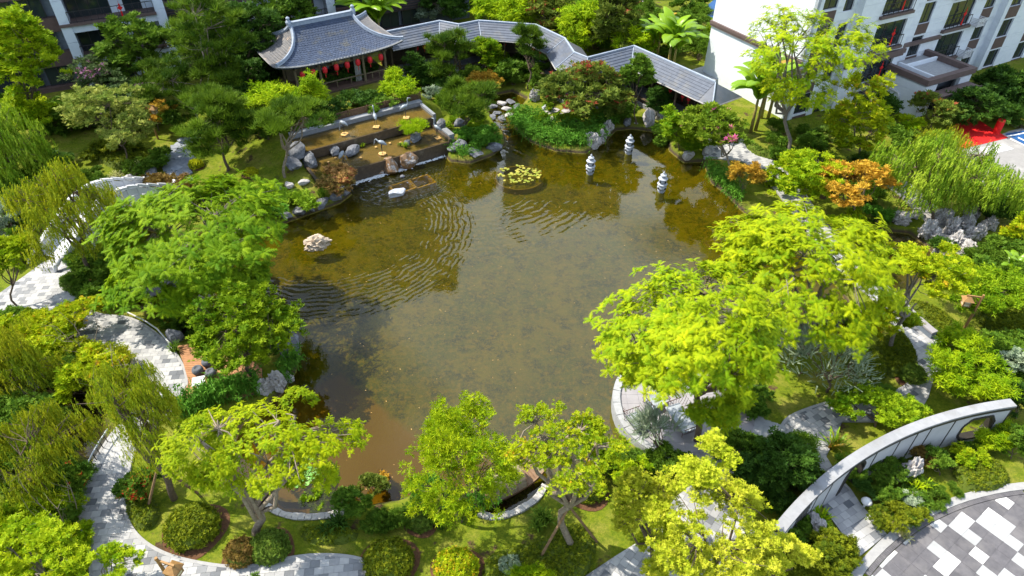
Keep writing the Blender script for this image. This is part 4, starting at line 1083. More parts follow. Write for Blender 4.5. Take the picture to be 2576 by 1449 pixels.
for g0, g1 in zip(grooves[:-1], grooves[1:]):
    g0, g1 = (g0, g1) if g0 < g1 else (g1, g0)
    n = max(2, int((g1 - g0) / DA / 1)); nz = 40
    av = np.linspace(g0 + 0.028 / WR, g1 - 0.028 / WR, n + 1); zv = np.linspace(-0.25, WH - 0.02, nz + 1)
    has = any(in_open(a, z) for a in av for z in zv[::4])
    if not has: av = np.linspace(av[0], av[-1], max(2, n // 8) + 1); zv = np.array([-0.25, WH - 0.02])
    mb = MB(); na, nz = len(av) - 1, len(zv) - 1
    ok = [[not (has and in_open((av[i] + av[i + 1]) / 2, (zv[j] + zv[j + 1]) / 2)) for j in range(nz)] for i in range(na)]
    for i in range(na):
        for j in range(nz):
            if not ok[i][j]: continue
            a, b, c, d = av[i], av[i + 1], zv[j], zv[j + 1]; ri, ro = WR, WR + TH
            mb.add([wp(a, ri, c), wp(b, ri, c), wp(b, ri, d), wp(a, ri, d)], [(0, 1, 2, 3)]); mb.add([wp(a, ro, c), wp(b, ro, c), wp(b, ro, d), wp(a, ro, d)], [(3, 2, 1, 0)])
            if i == 0 or not ok[i - 1][j]: mb.add([wp(a, ri, c), wp(a, ro, c), wp(a, ro, d), wp(a, ri, d)], [(3, 2, 1, 0)])
            if i == na - 1 or not ok[i + 1][j]: mb.add([wp(b, ri, c), wp(b, ro, c), wp(b, ro, d), wp(b, ri, d)], [(0, 1, 2, 3)])
            if j == nz - 1 or not ok[i][j + 1]: mb.add([wp(a, ri, d), wp(b, ri, d), wp(b, ro, d), wp(a, ro, d)], [(0, 1, 2, 3)])
            if j == 0 or not ok[i][j - 1]: mb.add([wp(a, ri, c), wp(b, ri, c), wp(b, ro, c), wp(a, ro, c)], [(3, 2, 1, 0)])
    part('wall_panel', mb.mesh('wall_panel', M['wall_plaster']), wallt)
    part('joint_strip', MB().add([wp(g0 + e / WR, r, z) for e in (-.034, .034) for r in (WR - .012, WR + TH + .012) for z in (-.25, WH - .02)], [(0, 1, 3, 2), (4, 6, 7, 5), (0, 4, 5, 1), (2, 3, 7, 6)]).mesh('joint_strip', M['bronze']), wallt)
lo, hi = min(A0, A1), max(A0, A1)
arc = [lo + (hi - lo) * k / 60 for k in range(61)]
part('under_cap', MB().ribbon([wp(a, WR + 0.13, 0)[:2] for a in arc], 0.445, WH - 0.13, WH + 0.05).mesh('under_cap', M['bronze']), wallt)
for k in range(20):
    sub = [lo + (hi - lo) * (k + q / 3 * 0.995) / 20 for q in range(4)]
    part('cap_stone', MB().ribbon([wp(a, WR + 0.13, 0)[:2] for a in sub], 0.46, WH + 0.05, WH + 0.15).mesh('cap_stone', M['cap']), wallt)
def frame_pts(kind):
    if kind == 'arch':
        return [(-0.62, -0.2), (-0.62, 1.35)] + [(-0.62 * math.cos(q), 1.35 + 0.62 * math.sin(q)) for q in np.linspace(0.2, math.pi - 0.2, 12)] + [(0.62, 1.35), (0.62, -0.2)]
    return [(-.85, .71), (-.85, 1.33), (-.54, 1.80), (.54, 1.80), (.85, 1.33), (.85, .71), (.54, .24), (-.54, .24), (-.85, .71)]
for c, kd in ((arch_c, 'arch'), (oct_c, 'oct')):
    m = MB()
    fp = frame_pts(kd)
    for (s0, z0), (s1, z1) in zip(fp[:-1], fp[1:]):
        p0, p1 = c + s0 / WR, c + s1 / WR
        dx, dz = s1 - s0, z1 - z0; ll = math.hypot(dx, dz); nx_, nz_ = dz / ll * 0.06, -dx / ll * 0.06
        V = []
        for (ss, zz) in ((s0, z0), (s1, z1)):
            for r in (WR - 0.03, WR + TH + 0.03):
                V += [wp(c + (ss + nx_) / WR, r, zz + nz_), wp(c + (ss - nx_) / WR, r, zz - nz_)]
        m.add(V, [(0, 1, 5, 4), (2, 6, 7, 3), (0, 4, 6, 2), (1, 3, 7, 5)])
    part('opening_frame', m.mesh('opening_frame', M['bronze']), wallt)
hexm = MB().lathe([(0.055, -0.006), (0.055, 0.006)], 6).mesh('lattice_shade_disc', M['bronze'])  # flat dark hexagons, the shade of the lattice holes put into colour
la = wa(280, 850)
for i in range(-4, 5):
    for j in range(8):
        a = la + (i * 0.115 + (j % 2) * 0.057) / WR
        o = part('lattice_shade_disc', hexm, wallt, wp(a, WR - 0.004, 0.75 + j * 0.13)); o.rotation_euler = (math.pi / 2, 0, a + math.pi / 2)

# ---------------------------------------------------------------- round terrace with steps
TC, TRR = Vector((8.85, 22.7)), 3.75
M['terrace'] = surf('terrace_stone', (0.30, 0.29, 0.31), (0.26, 0.25, 0.27), 2.0, 0.7, 0.08, 50)
M['metal_dk'] = surf('bronze_rods', (0.13, 0.07, 0.055), (0.09, 0.05, 0.04), 6, 0.45, 0.1)
circ = lambda r, n=56: [(TC.x + r * math.cos(6.28318 * k / n), TC.y + r * math.sin(6.28318 * k / n)) for k in range(n)]
ter = tag(link(bpy.data.objects.new('terrace', MB().prism(circ(TRR), -1.2, 0.30).mesh('terrace', M['pale_stone']))), 'round grey stone terrace reaching into the pond', 'terrace', kind='structure')
for i in range(-6, 7):
    for j in range(-6, 7):
        q = clip_cell(circ(TRR - 0.42), TC.x + i * .6 + .005, TC.x + (i + 1) * .6 - .005, TC.y + j * .6 + .005, TC.y + (j + 1) * .6 - .005)
        if len(q) >= 3: part('slab', MB().prism(q, 0.28, 0.312 + 0.002 * ((i * 7 + j * 3) % 3)).mesh('slab', M['terrace']), ter)
for k in range(28):
    a = 6.28318 * k / 28
    sub = [(TC.x + (TRR - .2) * math.cos(a + q * 0.072), TC.y + (TRR - .2) * math.sin(a + q * 0.072)) for q in range(4)]
    if 4.6 < a < 6.2: continue
    part('rim_stone', MB().ribbon(sub, 0.38, 0.28, 0.42).mesh('rim_stone', M['pale_stone']), ter)
for k in range(3):
    sub = [(TC.x + (TRR + .18 + .36 * k) * math.cos(q), TC.y + (TRR + .18 + .36 * k) * math.sin(q)) for q in np.linspace(-1.45, -0.25, 12)]
    part('step', MB().ribbon(sub, 0.36, -0.2, 0.22 - k * 0.075).mesh('step', M['pale_stone']), ter)
def wicker_chair(p, rz_, label, wide=0.85):
    t = thing('lounge_chair', label, 'chair', p, rz_, None)
    part('seat', MB().box(-wide / 2, wide / 2, -0.42, 0.38, 0.30, 0.38).mesh('seat', M['grey_cloth']), t)
    for k in range(11):
        x = -wide / 2 + wide * k / 10
        part('back_rod', MB().tube([(x, -0.45, 0.22), (x, 0.36, 0.24), (x, 0.50, 0.5), (x, 0.60, 0.95), (x, 0.52, 1.05)], 0.012, 4).mesh('back_rod', M['metal_dk']), t)
    for s in (-1, 1):
        m = MB()
        for k in range(6):
            y = -0.4 + k * 0.16; m.tube([(s * wide / 2, y, 0.2), (s * (wide / 2 + .08), y, 0.42), (s * (wide / 2 + .06), y, 0.62)], 0.011, 4)
        m.tube([(s * (wide / 2 + .06), -0.45, 0.62), (s * (wide / 2 + .06), 0.5, 0.66)], 0.022, 5)
        part('arm', m.mesh('arm', M['metal_dk']), t)
        for y in (-0.4, 0.4): part('leg', MB().tube([(s * wide * .45, y, 0.24), (s * wide * .48, y * 1.1, 0)], 0.018, 5).mesh('leg', M['metal_dk']), t)
wicker_chair(G(1648, 1018, 0.33), 0.5, 'bronze rod lounge chair with grey blue seat on the terrace rim', 0.9)
wicker_chair(G(1600, 1068, 0.33), 2.0, 'bronze rod lounge chair facing the water by the blue grey shrub', 0.9)
wicker_chair(G(1712, 1062, 0.33), -1.2, 'wide bronze rod sofa under the feathery tree on the terrace', 1.7)
bn = thing('litter_bin', 'black square litter bin beside the round terrace', 'bin', GG(1905, 1003))
part('bin_body', MB().box(-.24, .24, -.2, .2, 0, 0.75).mesh('bin_body', M['bronze']), bn); part('lid', MB().box(-.26, .26, -.22, .22, 0.75, 0.82).mesh('lid', M['frame']), bn)

# ---------------------------------------------------------------- white stone arch bridge
M['marble'] = surf('white_marble', (0.58, 0.60, 0.63), (0.48, 0.50, 0.54), 3, 0.6, 0.1, 30)
b0, b1 = G(142, 652), G(405, 478)
bd = (b1 - b0); BLn = bd.length; brz = math.atan2(bd.y, bd.x)
br = thing('arch_bridge', 'white stone arch bridge with carved balustrades under the willow', 'bridge', (b0.x, b0.y, 0), brz)
dk = lambda x: 0.08 + 1.75 * math.sin(math.pi * min(max(x / BLn, 0), 1)) ** 1.2
NB_ = 40; W_ = 1.25
V = []; F = []
arcf = lambda x: -1.0 if abs(x - BLn / 2) > 2.6 else -0.55 + 1.75 * math.sqrt(max(0, 1 - ((x - BLn / 2) / 2.6) ** 2))
m = MB()
for k in range(NB_):
    xa, xb = BLn * k / NB_, BLn * (k + 1) / NB_
    za, zb, la_, lb_ = dk(xa), dk(xb), min(arcf(xa), dk(xa) - .25), min(arcf(xb), dk(xb) - .25)
    m.add([(xa, -W_, za), (xb, -W_, zb), (xb, W_, zb), (xa, W_, za), (xa, -W_, la_), (xb, -W_, lb_), (xb, W_, lb_), (xa, W_, la_)], [(0, 1, 2, 3), (7, 6, 5, 4), (4, 5, 1, 0), (3, 2, 6, 7)])
part('arch_span', m.mesh('arch_span', M['marble']), br)
npn = 11
for s in (-1, 1):
    y = s * (W_ - 0.1)
    for k in range(npn + 1):
        x = BLn * (k + 0.2) / (npn + 0.4); z = dk(x)
        part('baluster_post', MB().box(x - .09, x + .09, y - .09, y + .09, z - .1, z + .78).mesh('baluster_post', M['marble']), br)
        if k < npn:
            x2 = BLn * (k + 1.2) / (npn + 0.4); z2 = dk(x2)
            mm = MB()
            for (lo_, hi_, th_2) in ((0.05, 0.55, .05), (0.64, 0.84, .13)):
                mm.add([(x + .08, y - th_2, z + lo_), (x2 - .08, y - th_2, z2 + lo_), (x2 - .08, y - th_2, z2 + hi_), (x + .08, y - th_2, z + hi_), (x + .08, y + th_2, z + lo_), (x2 - .08, y + th_2, z2 + lo_), (x2 - .08, y + th_2, z2 + hi_), (x + .08, y + th_2, z + hi_)], [(0, 1, 2, 3), (7, 6, 5, 4), (3, 2, 6, 7), (0, 4, 5, 1)])
            part('balustrade_panel', mm.mesh('balustrade_panel', M['marble']), br)
    for x, sg in ((-0.15, -1), (BLn + 0.1, 1)):
        part('drum_stone', MB().tube([(x, y, 0.05), (x + sg * .1, y, 0.7), (x + sg * .3, y, 0.75), (x + sg * .55, y, 0.45), (x + sg * .75, y, 0.4), (x + sg * .85, y, 0.05)], [.14, .16, .2, .15, .16, .1], 8).mesh('drum_stone', M['marble'], True), br)

# ---------------------------------------------------------------- timber decks
def deck(label, poly, ang, z):
    root = tag(link(bpy.data.objects.new('deck', MB().prism(poly, z - 0.3, z - 0.03).mesh('deck', M['wood_dk']))), label, 'deck', kind='structure')
    ca, sa = math.cos(ang), math.sin(ang); loc = [(p[0] * ca + p[1] * sa, -p[0] * sa + p[1] * ca) for p in poly]
    y0, y1 = min(p[1] for p in loc), max(p[1] for p in loc); k = 0; y = y0
    while y < y1:
        q = clip_cell(loc, -1e4, 1e4, y + .006, y + .139)
        if len(q) >= 3: part('plank', MB().prism([(p[0] * ca - p[1] * sa, p[0] * sa + p[1] * ca) for p in q], z - .03, z + .002 * (k % 2)).mesh('plank', M['plank']), root)
        y += 0.145; k += 1
    return root
deck('orange brown timber deck beside the curved path', GP([(446,872),(500,868),(600,885),(660,930),(660,985),(600,1005),(520,1000),(455,1005),(476,965),(462,915)]), 0.05, 0.10)
deck('small orange timber deck behind the pines', GP([(596,282),(640,272),(662,300),(612,312)], 0.3), 0.57, 0.4)
M['rattan'] = surf('grey_rattan', (0.13, 0.14, 0.17), (0.08, 0.09, 0.11), 40, 0.8, 0.6, 60)
st_m = MB().lathe([(0.13, 0.0), (0.25, 0.06), (0.30, 0.18), (0.30, 0.26), (0.24, 0.38), (0.15, 0.42), (0.12, 0.36)], 14).mesh('rattan_stool', M['rattan'], True)
for x, y, la_ in [(500, 938, 'grey woven round stool beside the white table'), (533, 945, 'grey woven round stool nearest the three trunked tree'), (524, 918, 'grey woven round stool half under the green tree crown')]:
    o = link(bpy.data.objects.new('stool', st_m)); o.location = G(x, y, 0.11); tag(o, la_, 'stool')
tb = thing('low_table', 'small white square table on the timber deck', 'table', G(505, 972, 0.11), 0.3)
part('table_top', MB().box(-.32, .32, -.32, .32, 0.38, 0.43).mesh('table_top', M['marble']), tb); part('pedestal', MB().lathe([(.22, 0), (.2, .04), (.06, .08), (.06, .38)], 10).mesh('pedestal', M['marble']), tb)

# ---------------------------------------------------------------- wooden boat
M['boat'] = surf('boat_wood', (0.24, 0.15, 0.09), (0.15, 0.09, 0.055), 6, 0.65, 0.2)
M['canopy'] = surf('bamboo_mat', (0.27, 0.22, 0.15), (0.18, 0.145, 0.10), 14, 0.85, 0.4)
ba, bb = G(1200, 1262, -.2), G(1368, 1172, -.2); bo = thing('wooden_boat', 'wooden boat with a woven mat canopy moored by the stone kerb', 'boat', ((ba.x + bb.x) / 2, (ba.y + bb.y) / 2, WATER_Z), math.atan2(bb.y - ba.y, bb.x - ba.x))
hl = (bb - ba).length / 2
NS = 14; Vh = []
for k in range(NS + 1):
    u = -1 + 2 * k / NS; w = 0.62 * (1 - 0.45 * abs(u) ** 2.2); sh = 0.32 + 0.28 * abs(u) ** 2.5; x = u * hl
    Vh += [(x, -w, sh), (x, -w * .75, -0.1 + .25 * abs(u) ** 3), (x, w * .75, -0.1 + .25 * abs(u) ** 3), (x, w, sh), (x, w - .06, sh), (x, w * .7, 0.03 + .25 * abs(u) ** 3), (x, -w * .7, 0.03 + .25 * abs(u) ** 3), (x, -w + .06, sh)]
Fh = []
for k in range(NS):
    for q in range(8): Fh.append((k * 8 + q, k * 8 + (q + 1) % 8, (k + 1) * 8 + (q + 1) % 8, (k + 1) * 8 + q))
Fh += [tuple(range(8)), tuple(NS * 8 + q for q in reversed(range(8)))]
part('hull', MB().add(Vh, [tuple(reversed(f)) for f in Fh]).mesh('hull', M['boat']), bo)
for x in (-1.4, 1.1, 1.75): part('thwart', MB().box(x * hl / 2.6 - .14, x * hl / 2.6 + .14, -.5, .5, 0.26, 0.30).mesh('thwart', M['boat']), bo)
part('bow_deck', MB().box(hl * .74, hl * .97, -.38, .38, 0.40, 0.44).mesh('bow_deck', M['canopy']), bo)
cv = MB(); ap = [(0.6 * math.cos(q), 0.35 + 0.75 * math.sin(q)) for q in np.linspace(0, math.pi, 11)]
for (x0, x1) in ((-hl * .62, hl * .28),):
    V = [(x, y, z) for x in (x0, x1) for y, z in ap] + [(x, y * .95, z - .03) for x in (x0, x1) for y, z in ap]; n = 11
    cv.add(V, [(i, i + 1, n + i + 1, n + i) for i in range(n - 1)] + [(2 * n + i, 3 * n + i, 3 * n + i + 1, 2 * n + i + 1) for i in range(n - 1)] + [(i, 2 * n + i, 2 * n + i + 1, i + 1) for i in range(n - 1)] + [(n + i, n + i + 1, 3 * n + i + 1, 3 * n + i) for i in range(n - 1)])
part('canopy', cv.mesh('canopy', M['canopy']), bo)
for f_ in (-.62, -.3, 0, .28): part('canopy_hoop', MB().tube([(hl * f_, y * 1.02, z + .012) for y, z in ap], 0.02, 5).mesh('canopy_hoop', M['boat']), bo)
# pebble kerb round the mooring inlet and the lower bank
M['pebble'] = surf('pebble_kerb', (0.45, 0.44, 0.42), (0.30, 0.29, 0.28), 7, 0.8, 0.4, 20)
for line, la_ in (([(1372,1222),(1345,1258),(1295,1288),(1240,1301),(1205,1290)], 'rounded stone kerb around the mooring of the wooden boat'), ([(880,1286),(800,1300),(720,1296),(650,1262)], 'stone kerb along the water under the feathery tree')):
    pts = spline(GP(line), 5, False)
    kr = thing('stone_kerb', la_, 'kerb', (0, 0, 0)); rr = random.Random(2)
    d = 0
    for k in range(len(pts) - 1):
        a, b = Vector(pts[k]), Vector(pts[k + 1])
        part('kerb_stone', MB().ribbon([tuple(a.lerp(b, .02)), tuple(a.lerp(b, .98))], 0.30 + rr.uniform(-.04, .04), -0.7, 0.06 + rr.uniform(-.03, .03)).mesh('kerb_stone', M['pebble']), kr)

# ---------------------------------------------------------------- stone lanterns, cranes, garden lamps
M['stone_l'] = surf('lantern_stone', (0.40, 0.43, 0.48), (0.29, 0.32, 0.37), 6, 0.8, 0.25, 24)
M['hole_shade'] = surf('painted_hole_shade', (0.02, 0.025, 0.03), (0.015, 0.02, 0.02), 6, 0.9, 0.05)  # near-black discs painted as the shade inside the lantern openings
sl_parts = [('plinth', [(0.30, -0.9), (0.30, -0.05), (0.26, 0.0), (0.26, 0.10), (0.32, 0.14), (0.32, 0.2)]),
            ('drum', [(0.22, 0.2), (0.33, 0.30), (0.37, 0.45), (0.33, 0.60), (0.22, 0.70), (0.38, 0.72), (0.40, 0.77), (0.24, 0.84)]),
            ('lamp_chamber', [(0.20, 0.84), (0.28, 0.92), (0.30, 1.02), (0.27, 1.12), (0.18, 1.2), (0.36, 1.22), (0.38, 1.27), (0.16, 1.40)]),
            ('cap', [(0.12, 1.40), (0.17, 1.46), (0.12, 1.52), (0.25, 1.54), (0.24, 1.60), (0.10, 1.68), (0.06, 1.74), (0.09, 1.80), (0.05, 1.88), (0.01, 1.93)])]
slm = [(n, MB().lathe(p, 16).mesh(n, M['stone_l'], False)) for n, p in sl_parts]
hm = MB().lathe([(0.09, -0.02), (0.09, 0.02)], 10).mesh('opening', M['hole_shade'])
for x, y, la_ in ((1484, 437, 'tiered stone lantern in the pond beside the lily bed'), (1581, 386, 'tiered stone lantern in the pond nearest the walkway rocks'), (1663, 482, 'tiered stone lantern in the pond nearest the paved path')):
    t = thing('stone_lantern', la_, 'stone lantern', G(x, y, WATER_Z), 0.6); t.scale = (.95, .95, .9)
    for n, me_ in slm:
        pt = part(n, me_, t)
        if n in ('drum', 'lamp_chamber'):
            for q in range(4):
                a = q * math.pi / 2; r = 0.365 if n == 'drum' else 0.295; z = 0.45 if n == 'drum' else 1.02
                part('opening', hm, pt, (r * math.cos(a), r * math.sin(a), z), (0, math.pi / 2, a))
M['crane'] = surf('crane_bronze', (0.32, 0.37, 0.42), (0.18, 0.21, 0.25), 8, 0.5, 0.1, metal=0.3)
M['crane_dk'] = surf('crane_leg', (0.05, 0.055, 0.06), (0.04, 0.04, 0.045), 8, 0.5, 0.1)
def crane(p, rz_, pose, label, group=None):
    t = thing('crane_statue', label, 'statue', p, rz_, group); t.scale = (1.25, 1.25, 1.3)
    neck = {'up': [(0.20, 0, 0.86), (0.25, 0, 1.00), (0.22, 0, 1.16), (0.27, 0, 1.27), (0.36, 0, 1.27), (0.52, 0, 1.24)],
            'down': [(0.22, 0, 0.84), (0.32, 0, 0.95), (0.40, 0, 0.90), (0.42, 0, 0.76), (0.46, 0, 0.66), (0.52, 0, 0.52)],
            'low': [(0.20, 0, 0.72), (0.26, 0, 0.60), (0.28, 0, 0.42), (0.30, 0, 0.30), (0.33, 0, 0.24), (0.38, 0, 0.12)],
            'wing': [(0.20, 0, 0.86), (0.22, 0, 1.02), (0.16, 0, 1.16), (0.20, 0, 1.26), (0.28, 0, 1.27), (0.44, 0, 1.26)]}[pose]
    pts = [(-0.34, 0, 0.60), (-0.24, 0, 0.66), (-0.08, 0, 0.74), (0.08, 0, 0.78), (0.16, 0, 0.80)] + neck
    part('body', MB().tube(pts, [0.02, 0.085, 0.135, 0.12, 0.075, 0.045, 0.036, 0.034, 0.045, 0.035, 0.006], 10).mesh('body', M['crane'], True), t)
    for s in (-1, 1):
        part('leg', MB().tube([(0.0, s * .05, 0.68), (0.03, s * .055, 0.36), (0.0, s * .06, 0.02), (0.10, s * .06, 0.015)], [0.03, 0.014, 0.013, 0.01], 6).mesh('leg', M['crane_dk']), t)
    if pose == 'wing':
        part('wing', MB().add([(0.1, 0.02, .82), (-.05, .02, .80), (-.50, .05, 1.20), (-.62, .05, 1.36), (-.30, .04, 1.12), (0.1, -.01, .82), (-.05, -.01, .78), (-.50, .02, 1.18), (-.62, .02, 1.34), (-.30, .01, 1.10)], [(0, 1, 2, 4), (2, 3, 4), (5, 9, 7, 6), (7, 9, 8), (0, 4, 9, 5), (4, 3, 8, 9), (1, 6, 7, 2), (2, 7, 8, 3)]).mesh('wing', M['crane']), t)
    rr = random.Random(int(p.x * 100))
    n = 4 if pose in ('up', 'wing') else 7
    m = MB().prism([(0.02 + 0.26 * math.cos(6.283 * k / n + .4) * rr.uniform(.85, 1.1), 0.26 * math.sin(6.283 * k / n + .4) * rr.uniform(.85, 1.1)) for k in range(n)], -0.12, 0.02)
    part('base_stone', m.mesh('base_stone', M['ochre']), t)
for x, y, z, rz_, pose, la_ in [(670, 1012, 1.46, 2.8, 'low', 'crane statue bending its neck down in the upper pool beside the leaning pine'), (908, 957, 1.46, 1.9, 'up', 'upright crane statue standing mid upper pool by the pale ledge'), (1130, 888, 1.46, 0.4, 'up', 'crane statue in the upper pool behind the small bonsai pine'),
                         (662, 1247, 0.72, 1.2, 'low', 'crane statue with lowered head in the lower pool by the red maple'), (957, 1160, 0.72, 3.0, 'down', 'crane statue with curved neck standing mid lower pool'), (1372, 1042, 0.72, 2.6, 'wing', 'crane statue raising a wing in the lower pool by the boulders')]:
    crane(G(*Q(1000, 0, x, y), z), rz_, pose, la_)
for x, y in [(880,1040),(545,1222),(905,1110),(1010,1080),(1090,1075),(790,1190),(600,1190)]:
    o = link(bpy.data.objects.new('pool_light', MB().lathe([(.10, 0), (.10, .03), (.06, .045)], 10).mesh('pool_light', M['ochre']))); o.location = G(*Q(1000, 0, x, y), 0.70); tag(o, 'small ochre light disc set in the lower pool', 'light', 'light discs in the pool')

M['lamp_wood'] = surf('lamp_wood', (0.33, 0.19, 0.07), (0.24, 0.13, 0.05), 8, 0.6, 0.2)
M['lamp_pane'] = surf('lamp_paper', (0.62, 0.55, 0.38), (0.55, 0.48, 0.32), 5, 0.8, 0.05)
def lamp_post(p, rz_, h, label):
    t = thing('lamp_post', label, 'lamp', p, rz_)
    part('post', MB().tube([(0, 0, -.2), (0, 0, h)], [0.085, 0.06], 8).mesh('post', M['lamp_wood']), t)
    part('arm', MB().box(-0.1, 0.75, -.035, .035, h - .22, h - .14).mesh('arm', M['lamp_wood']), t)
    part('brace', MB().tube([(0.04, 0, h - .6), (0.42, 0, h - .22)], 0.022, 5).mesh('brace', M['lamp_wood']), t)
    lb = part('lamp_box', MB().box(.44, .78, -.17, .17, h - .80, h - .46).mesh('lamp_box', M['lamp_pane']), t)
    m = MB()
    for x in (.44, .78):
        for y in (-.17, .17): m.box(x - .025, x + .025, y - .025, y + .025, h - .84, h - .44)
    for z in (h - .84, h - .65, h - .47): m.box(.42, .80, -.19, -.165, z, z + .03).box(.42, .80, .165, .19, z, z + .03).box(.42, .445, -.165, .165, z, z + .03).box(.775, .80, -.165, .165, z, z + .03)
    part('lamp_frame', m.mesh('lamp_frame', M['lamp_wood']), lb)
    part('lamp_roof', MB().add([(.33, -.28, h - .44), (.89, -.28, h - .44), (.89, .28, h - .44), (.33, .28, h - .44), (.54, -.07, h - .22), (.68, -.07, h - .22), (.68, .07, h - .22), (.54, .07, h - .22)], [(0, 3, 2, 1), (4, 5, 6, 7), (0, 1, 5, 4), (1, 2, 6, 5), (2, 3, 7, 6), (3, 0, 4, 7)]).mesh('lamp_roof', M['lamp_wood']), t)
lamp_post(GG(455, 1500), -0.3, 3.0, 'wooden lamp post with hanging box lantern over the paved path end')
lamp_post(GG(2412, 850), 2.9, 3.2, 'leaning look wooden lamp post with box lantern by the peach tree')
lamp_post(GG(398, 350), -0.2, 3.2, 'wooden lamp post with box lantern beside the stone slab path')
M['mush'] = surf('mushroom_lamp', (0.66, 0.68, 0.70), (0.60, 0.62, 0.64), 5, 0.6, 0.05)
for x, y, la_ in [(2172, 1276, 'white mushroom garden light by the wall arch path'), (2058, 1350, 'white mushroom garden light under the sago plant'), (1740, 342, 'white mushroom garden light near the pink flowering tree')]:
    t = thing('garden_light', la_, 'light', GG(x, y)); part('stem', MB().lathe([(.05, -.1), (.05, .42)], 8).mesh('stem', M['mush']), t); part('cap', MB().lathe([(.20, .40), (.24, .44), (.20, .52), (.08, .58), (.01, .59)], 14).mesh('cap', M['mush'], True), t)

# ---------------------------------------------------------------- rocks
ROCKM = [surf('grey_rock', (0.17, 0.18, 0.205), (0.085, 0.09, 0.105), 3.5, 0.8, 0.6, 9, 0.3, c3=(0.30, 0.315, 0.345), s3=2.2, thr3=(0.52, 0.68)),
         surf('pale_limestone', (0.46, 0.45, 0.46), (0.30, 0.28, 0.27), 3.5, 0.8, 0.6, 9, 0.3, c3=(0.20, 0.17, 0.14), s3=2.4, thr3=(0.55, 0.68)),
         surf('tan_rock', (0.56, 0.48, 0.39), (0.42, 0.34, 0.26), 3.5, 0.8, 0.5, 9, 0.3, c3=(0.22, 0.16, 0.10), s3=2.4, thr3=(0.56, 0.70)),
         surf('white_rock', (0.46, 0.49, 0.54), (0.34, 0.36, 0.41), 3.5, 0.75, 0.5, 9, 0.3, c3=(0.30, 0.31, 0.33), s3=2.0, thr3=(0.58, 0.70)),
         surf('wet_brown_rock', (0.26, 0.15, 0.07), (0.13, 0.08, 0.045), 3.5, 0.45, 0.5, 9, 0.5, c3=(0.45, 0.44, 0.44), s3=1.6, thr3=(0.52, 0.62))]
def rock_mesh(seed, craggy, mat, sub=3):
    import bmesh
    bm = bmesh.new(); bmesh.ops.create_icosphere(bm, subdivisions=sub + (1 if craggy > 0.5 else 0), radius=1.0)
    off = Vector((seed * 7.13, seed * 3.7, seed * 1.9)); rc_ = random.Random(seed)
    cuts = [(Vector((rc_.gauss(0, 1), rc_.gauss(0, 1), rc_.gauss(0, .8))).normalized(), rc_.uniform(.55, .82)) for _ in range(13)]
    for v in bm.verts:
        p = v.co.copy()
        n1 = noise.noise(p * 1.1 + off); n2 = noise.noise(p * 2.6 + off * 2); n3 = noise.noise(p * 6 + off)
        if craggy > 0.5: k = 1.12 + 0.5 * n1 - 0.75 * abs(n2) + 0.16 * n3 - 0.22 * abs(noise.noise(p * 4.1 + off * 3))
        else:
            for pn, po in cuts:
                q = p.dot(pn) - po
                if q > 0: p = p - pn * q * .92
            k = 1 + 0.14 * n1 + 0.10 * n2 + 0.035 * n3
        v.co = p * max(.35, k)
        if v.co.z < -0.55: v.co.z = -0.55
    me_ = bpy.data.meshes.new('rock'); bm.to_mesh(me_); bm.free(); me_.materials.append(mat)
    me_.polygons.foreach_set('use_smooth', [False] * len(me_.polygons))
    return me_
rock_cache = {}
def rock(x, y, w, h, mi, label, group=None, craggy=0.0, z=None, rz_=None, d=None):
    """w, h: half width and height in metres"""
    seed = int(x * 3 + y) % 97; key = (seed % 6, mi, craggy > .5)
    if key not in rock_cache: rock_cache[key] = rock_mesh(key[0] + mi * 10 + 1, craggy, ROCKM[mi])
    o = link(bpy.data.objects.new('boulder', rock_cache[key]))
    p = GG(x, y) if z is None else G(x, y, z)
    o.location = (p.x, p.y, max(p.z, WATER_Z - .1) + h * 0.35); o.scale = (w, (d or w * 0.75), h * 0.8)
    o.rotation_euler = (0, 0, (seed * 0.7) if rz_ is None else rz_)
    return tag(o, label, 'rock', group)
g_ = None
rock(985, 432, 0.85, 1.15, 4, 'wet grey and brown boulder in the fall by the pool wall', z=-.4); rock(1024, 420, 1.0, 1.15, 4, 'larger wet brown boulder touching the pool wall', z=-.4)
rock(1012, 446, .3, .2, 0, 'small dark rock below the wet boulders', z=-.45); rock(957, 436, .35, .3, 4, 'small brown rock left of the fall boulders', z=-.4)
rock(998, 490, 0.85, 0.45, 3, 'flat white rock standing in the pond', z=-.4, rz_=0.4, d=.45)
rock(798, 622, 0.95, 0.72, 2, 'tan scholar rock standing alone in the pond', craggy=1, z=-.4, rz_=0.25, d=.5)
for x, y, w, h, la_ in [(845,386,.62,.55,'grey boulder in the lower pool by the retaining wall'),(887,384,.85,.5,'long dark boulder in the lower pool by the retaining wall'),(1112,318,.62,.6,'pale grey boulder at the right end of the lower pool'),(1157,316,.66,.62,'square grey boulder beside the lower pool end'),(1047,350,.70,.5,'grey boulder under the bonsai pine'),(1025,362,.4,.3,'small blue grey stone under the bonsai pine')]: rock(x, y, w, h, 0, la_, z=0.7)
for x, y, w, h, la_ in [(1150,378,1.0,.75,'big flat boulder where the lower pool meets the pond'),(1195,388,.85,.4,'low boulder at the tip of the fern bank'),(1243,376,.85,.5,'rounded boulder at the right of the fern bank'),(1195,348,.5,.35,'small boulder on the fern bank')]: rock(x, y, w, h, 0, la_)
for x, y, w, h, la_ in [(752,392,1.1,1.0,'grey boulder stacked at the left of the lower pool'),(778,412,1.0,.8,'blue grey boulder at the lower pool corner'),(740,420,.9,.7,'grey boulder beside the leaning pine trunk')]: rock(x, y, w, h, 0, la_)
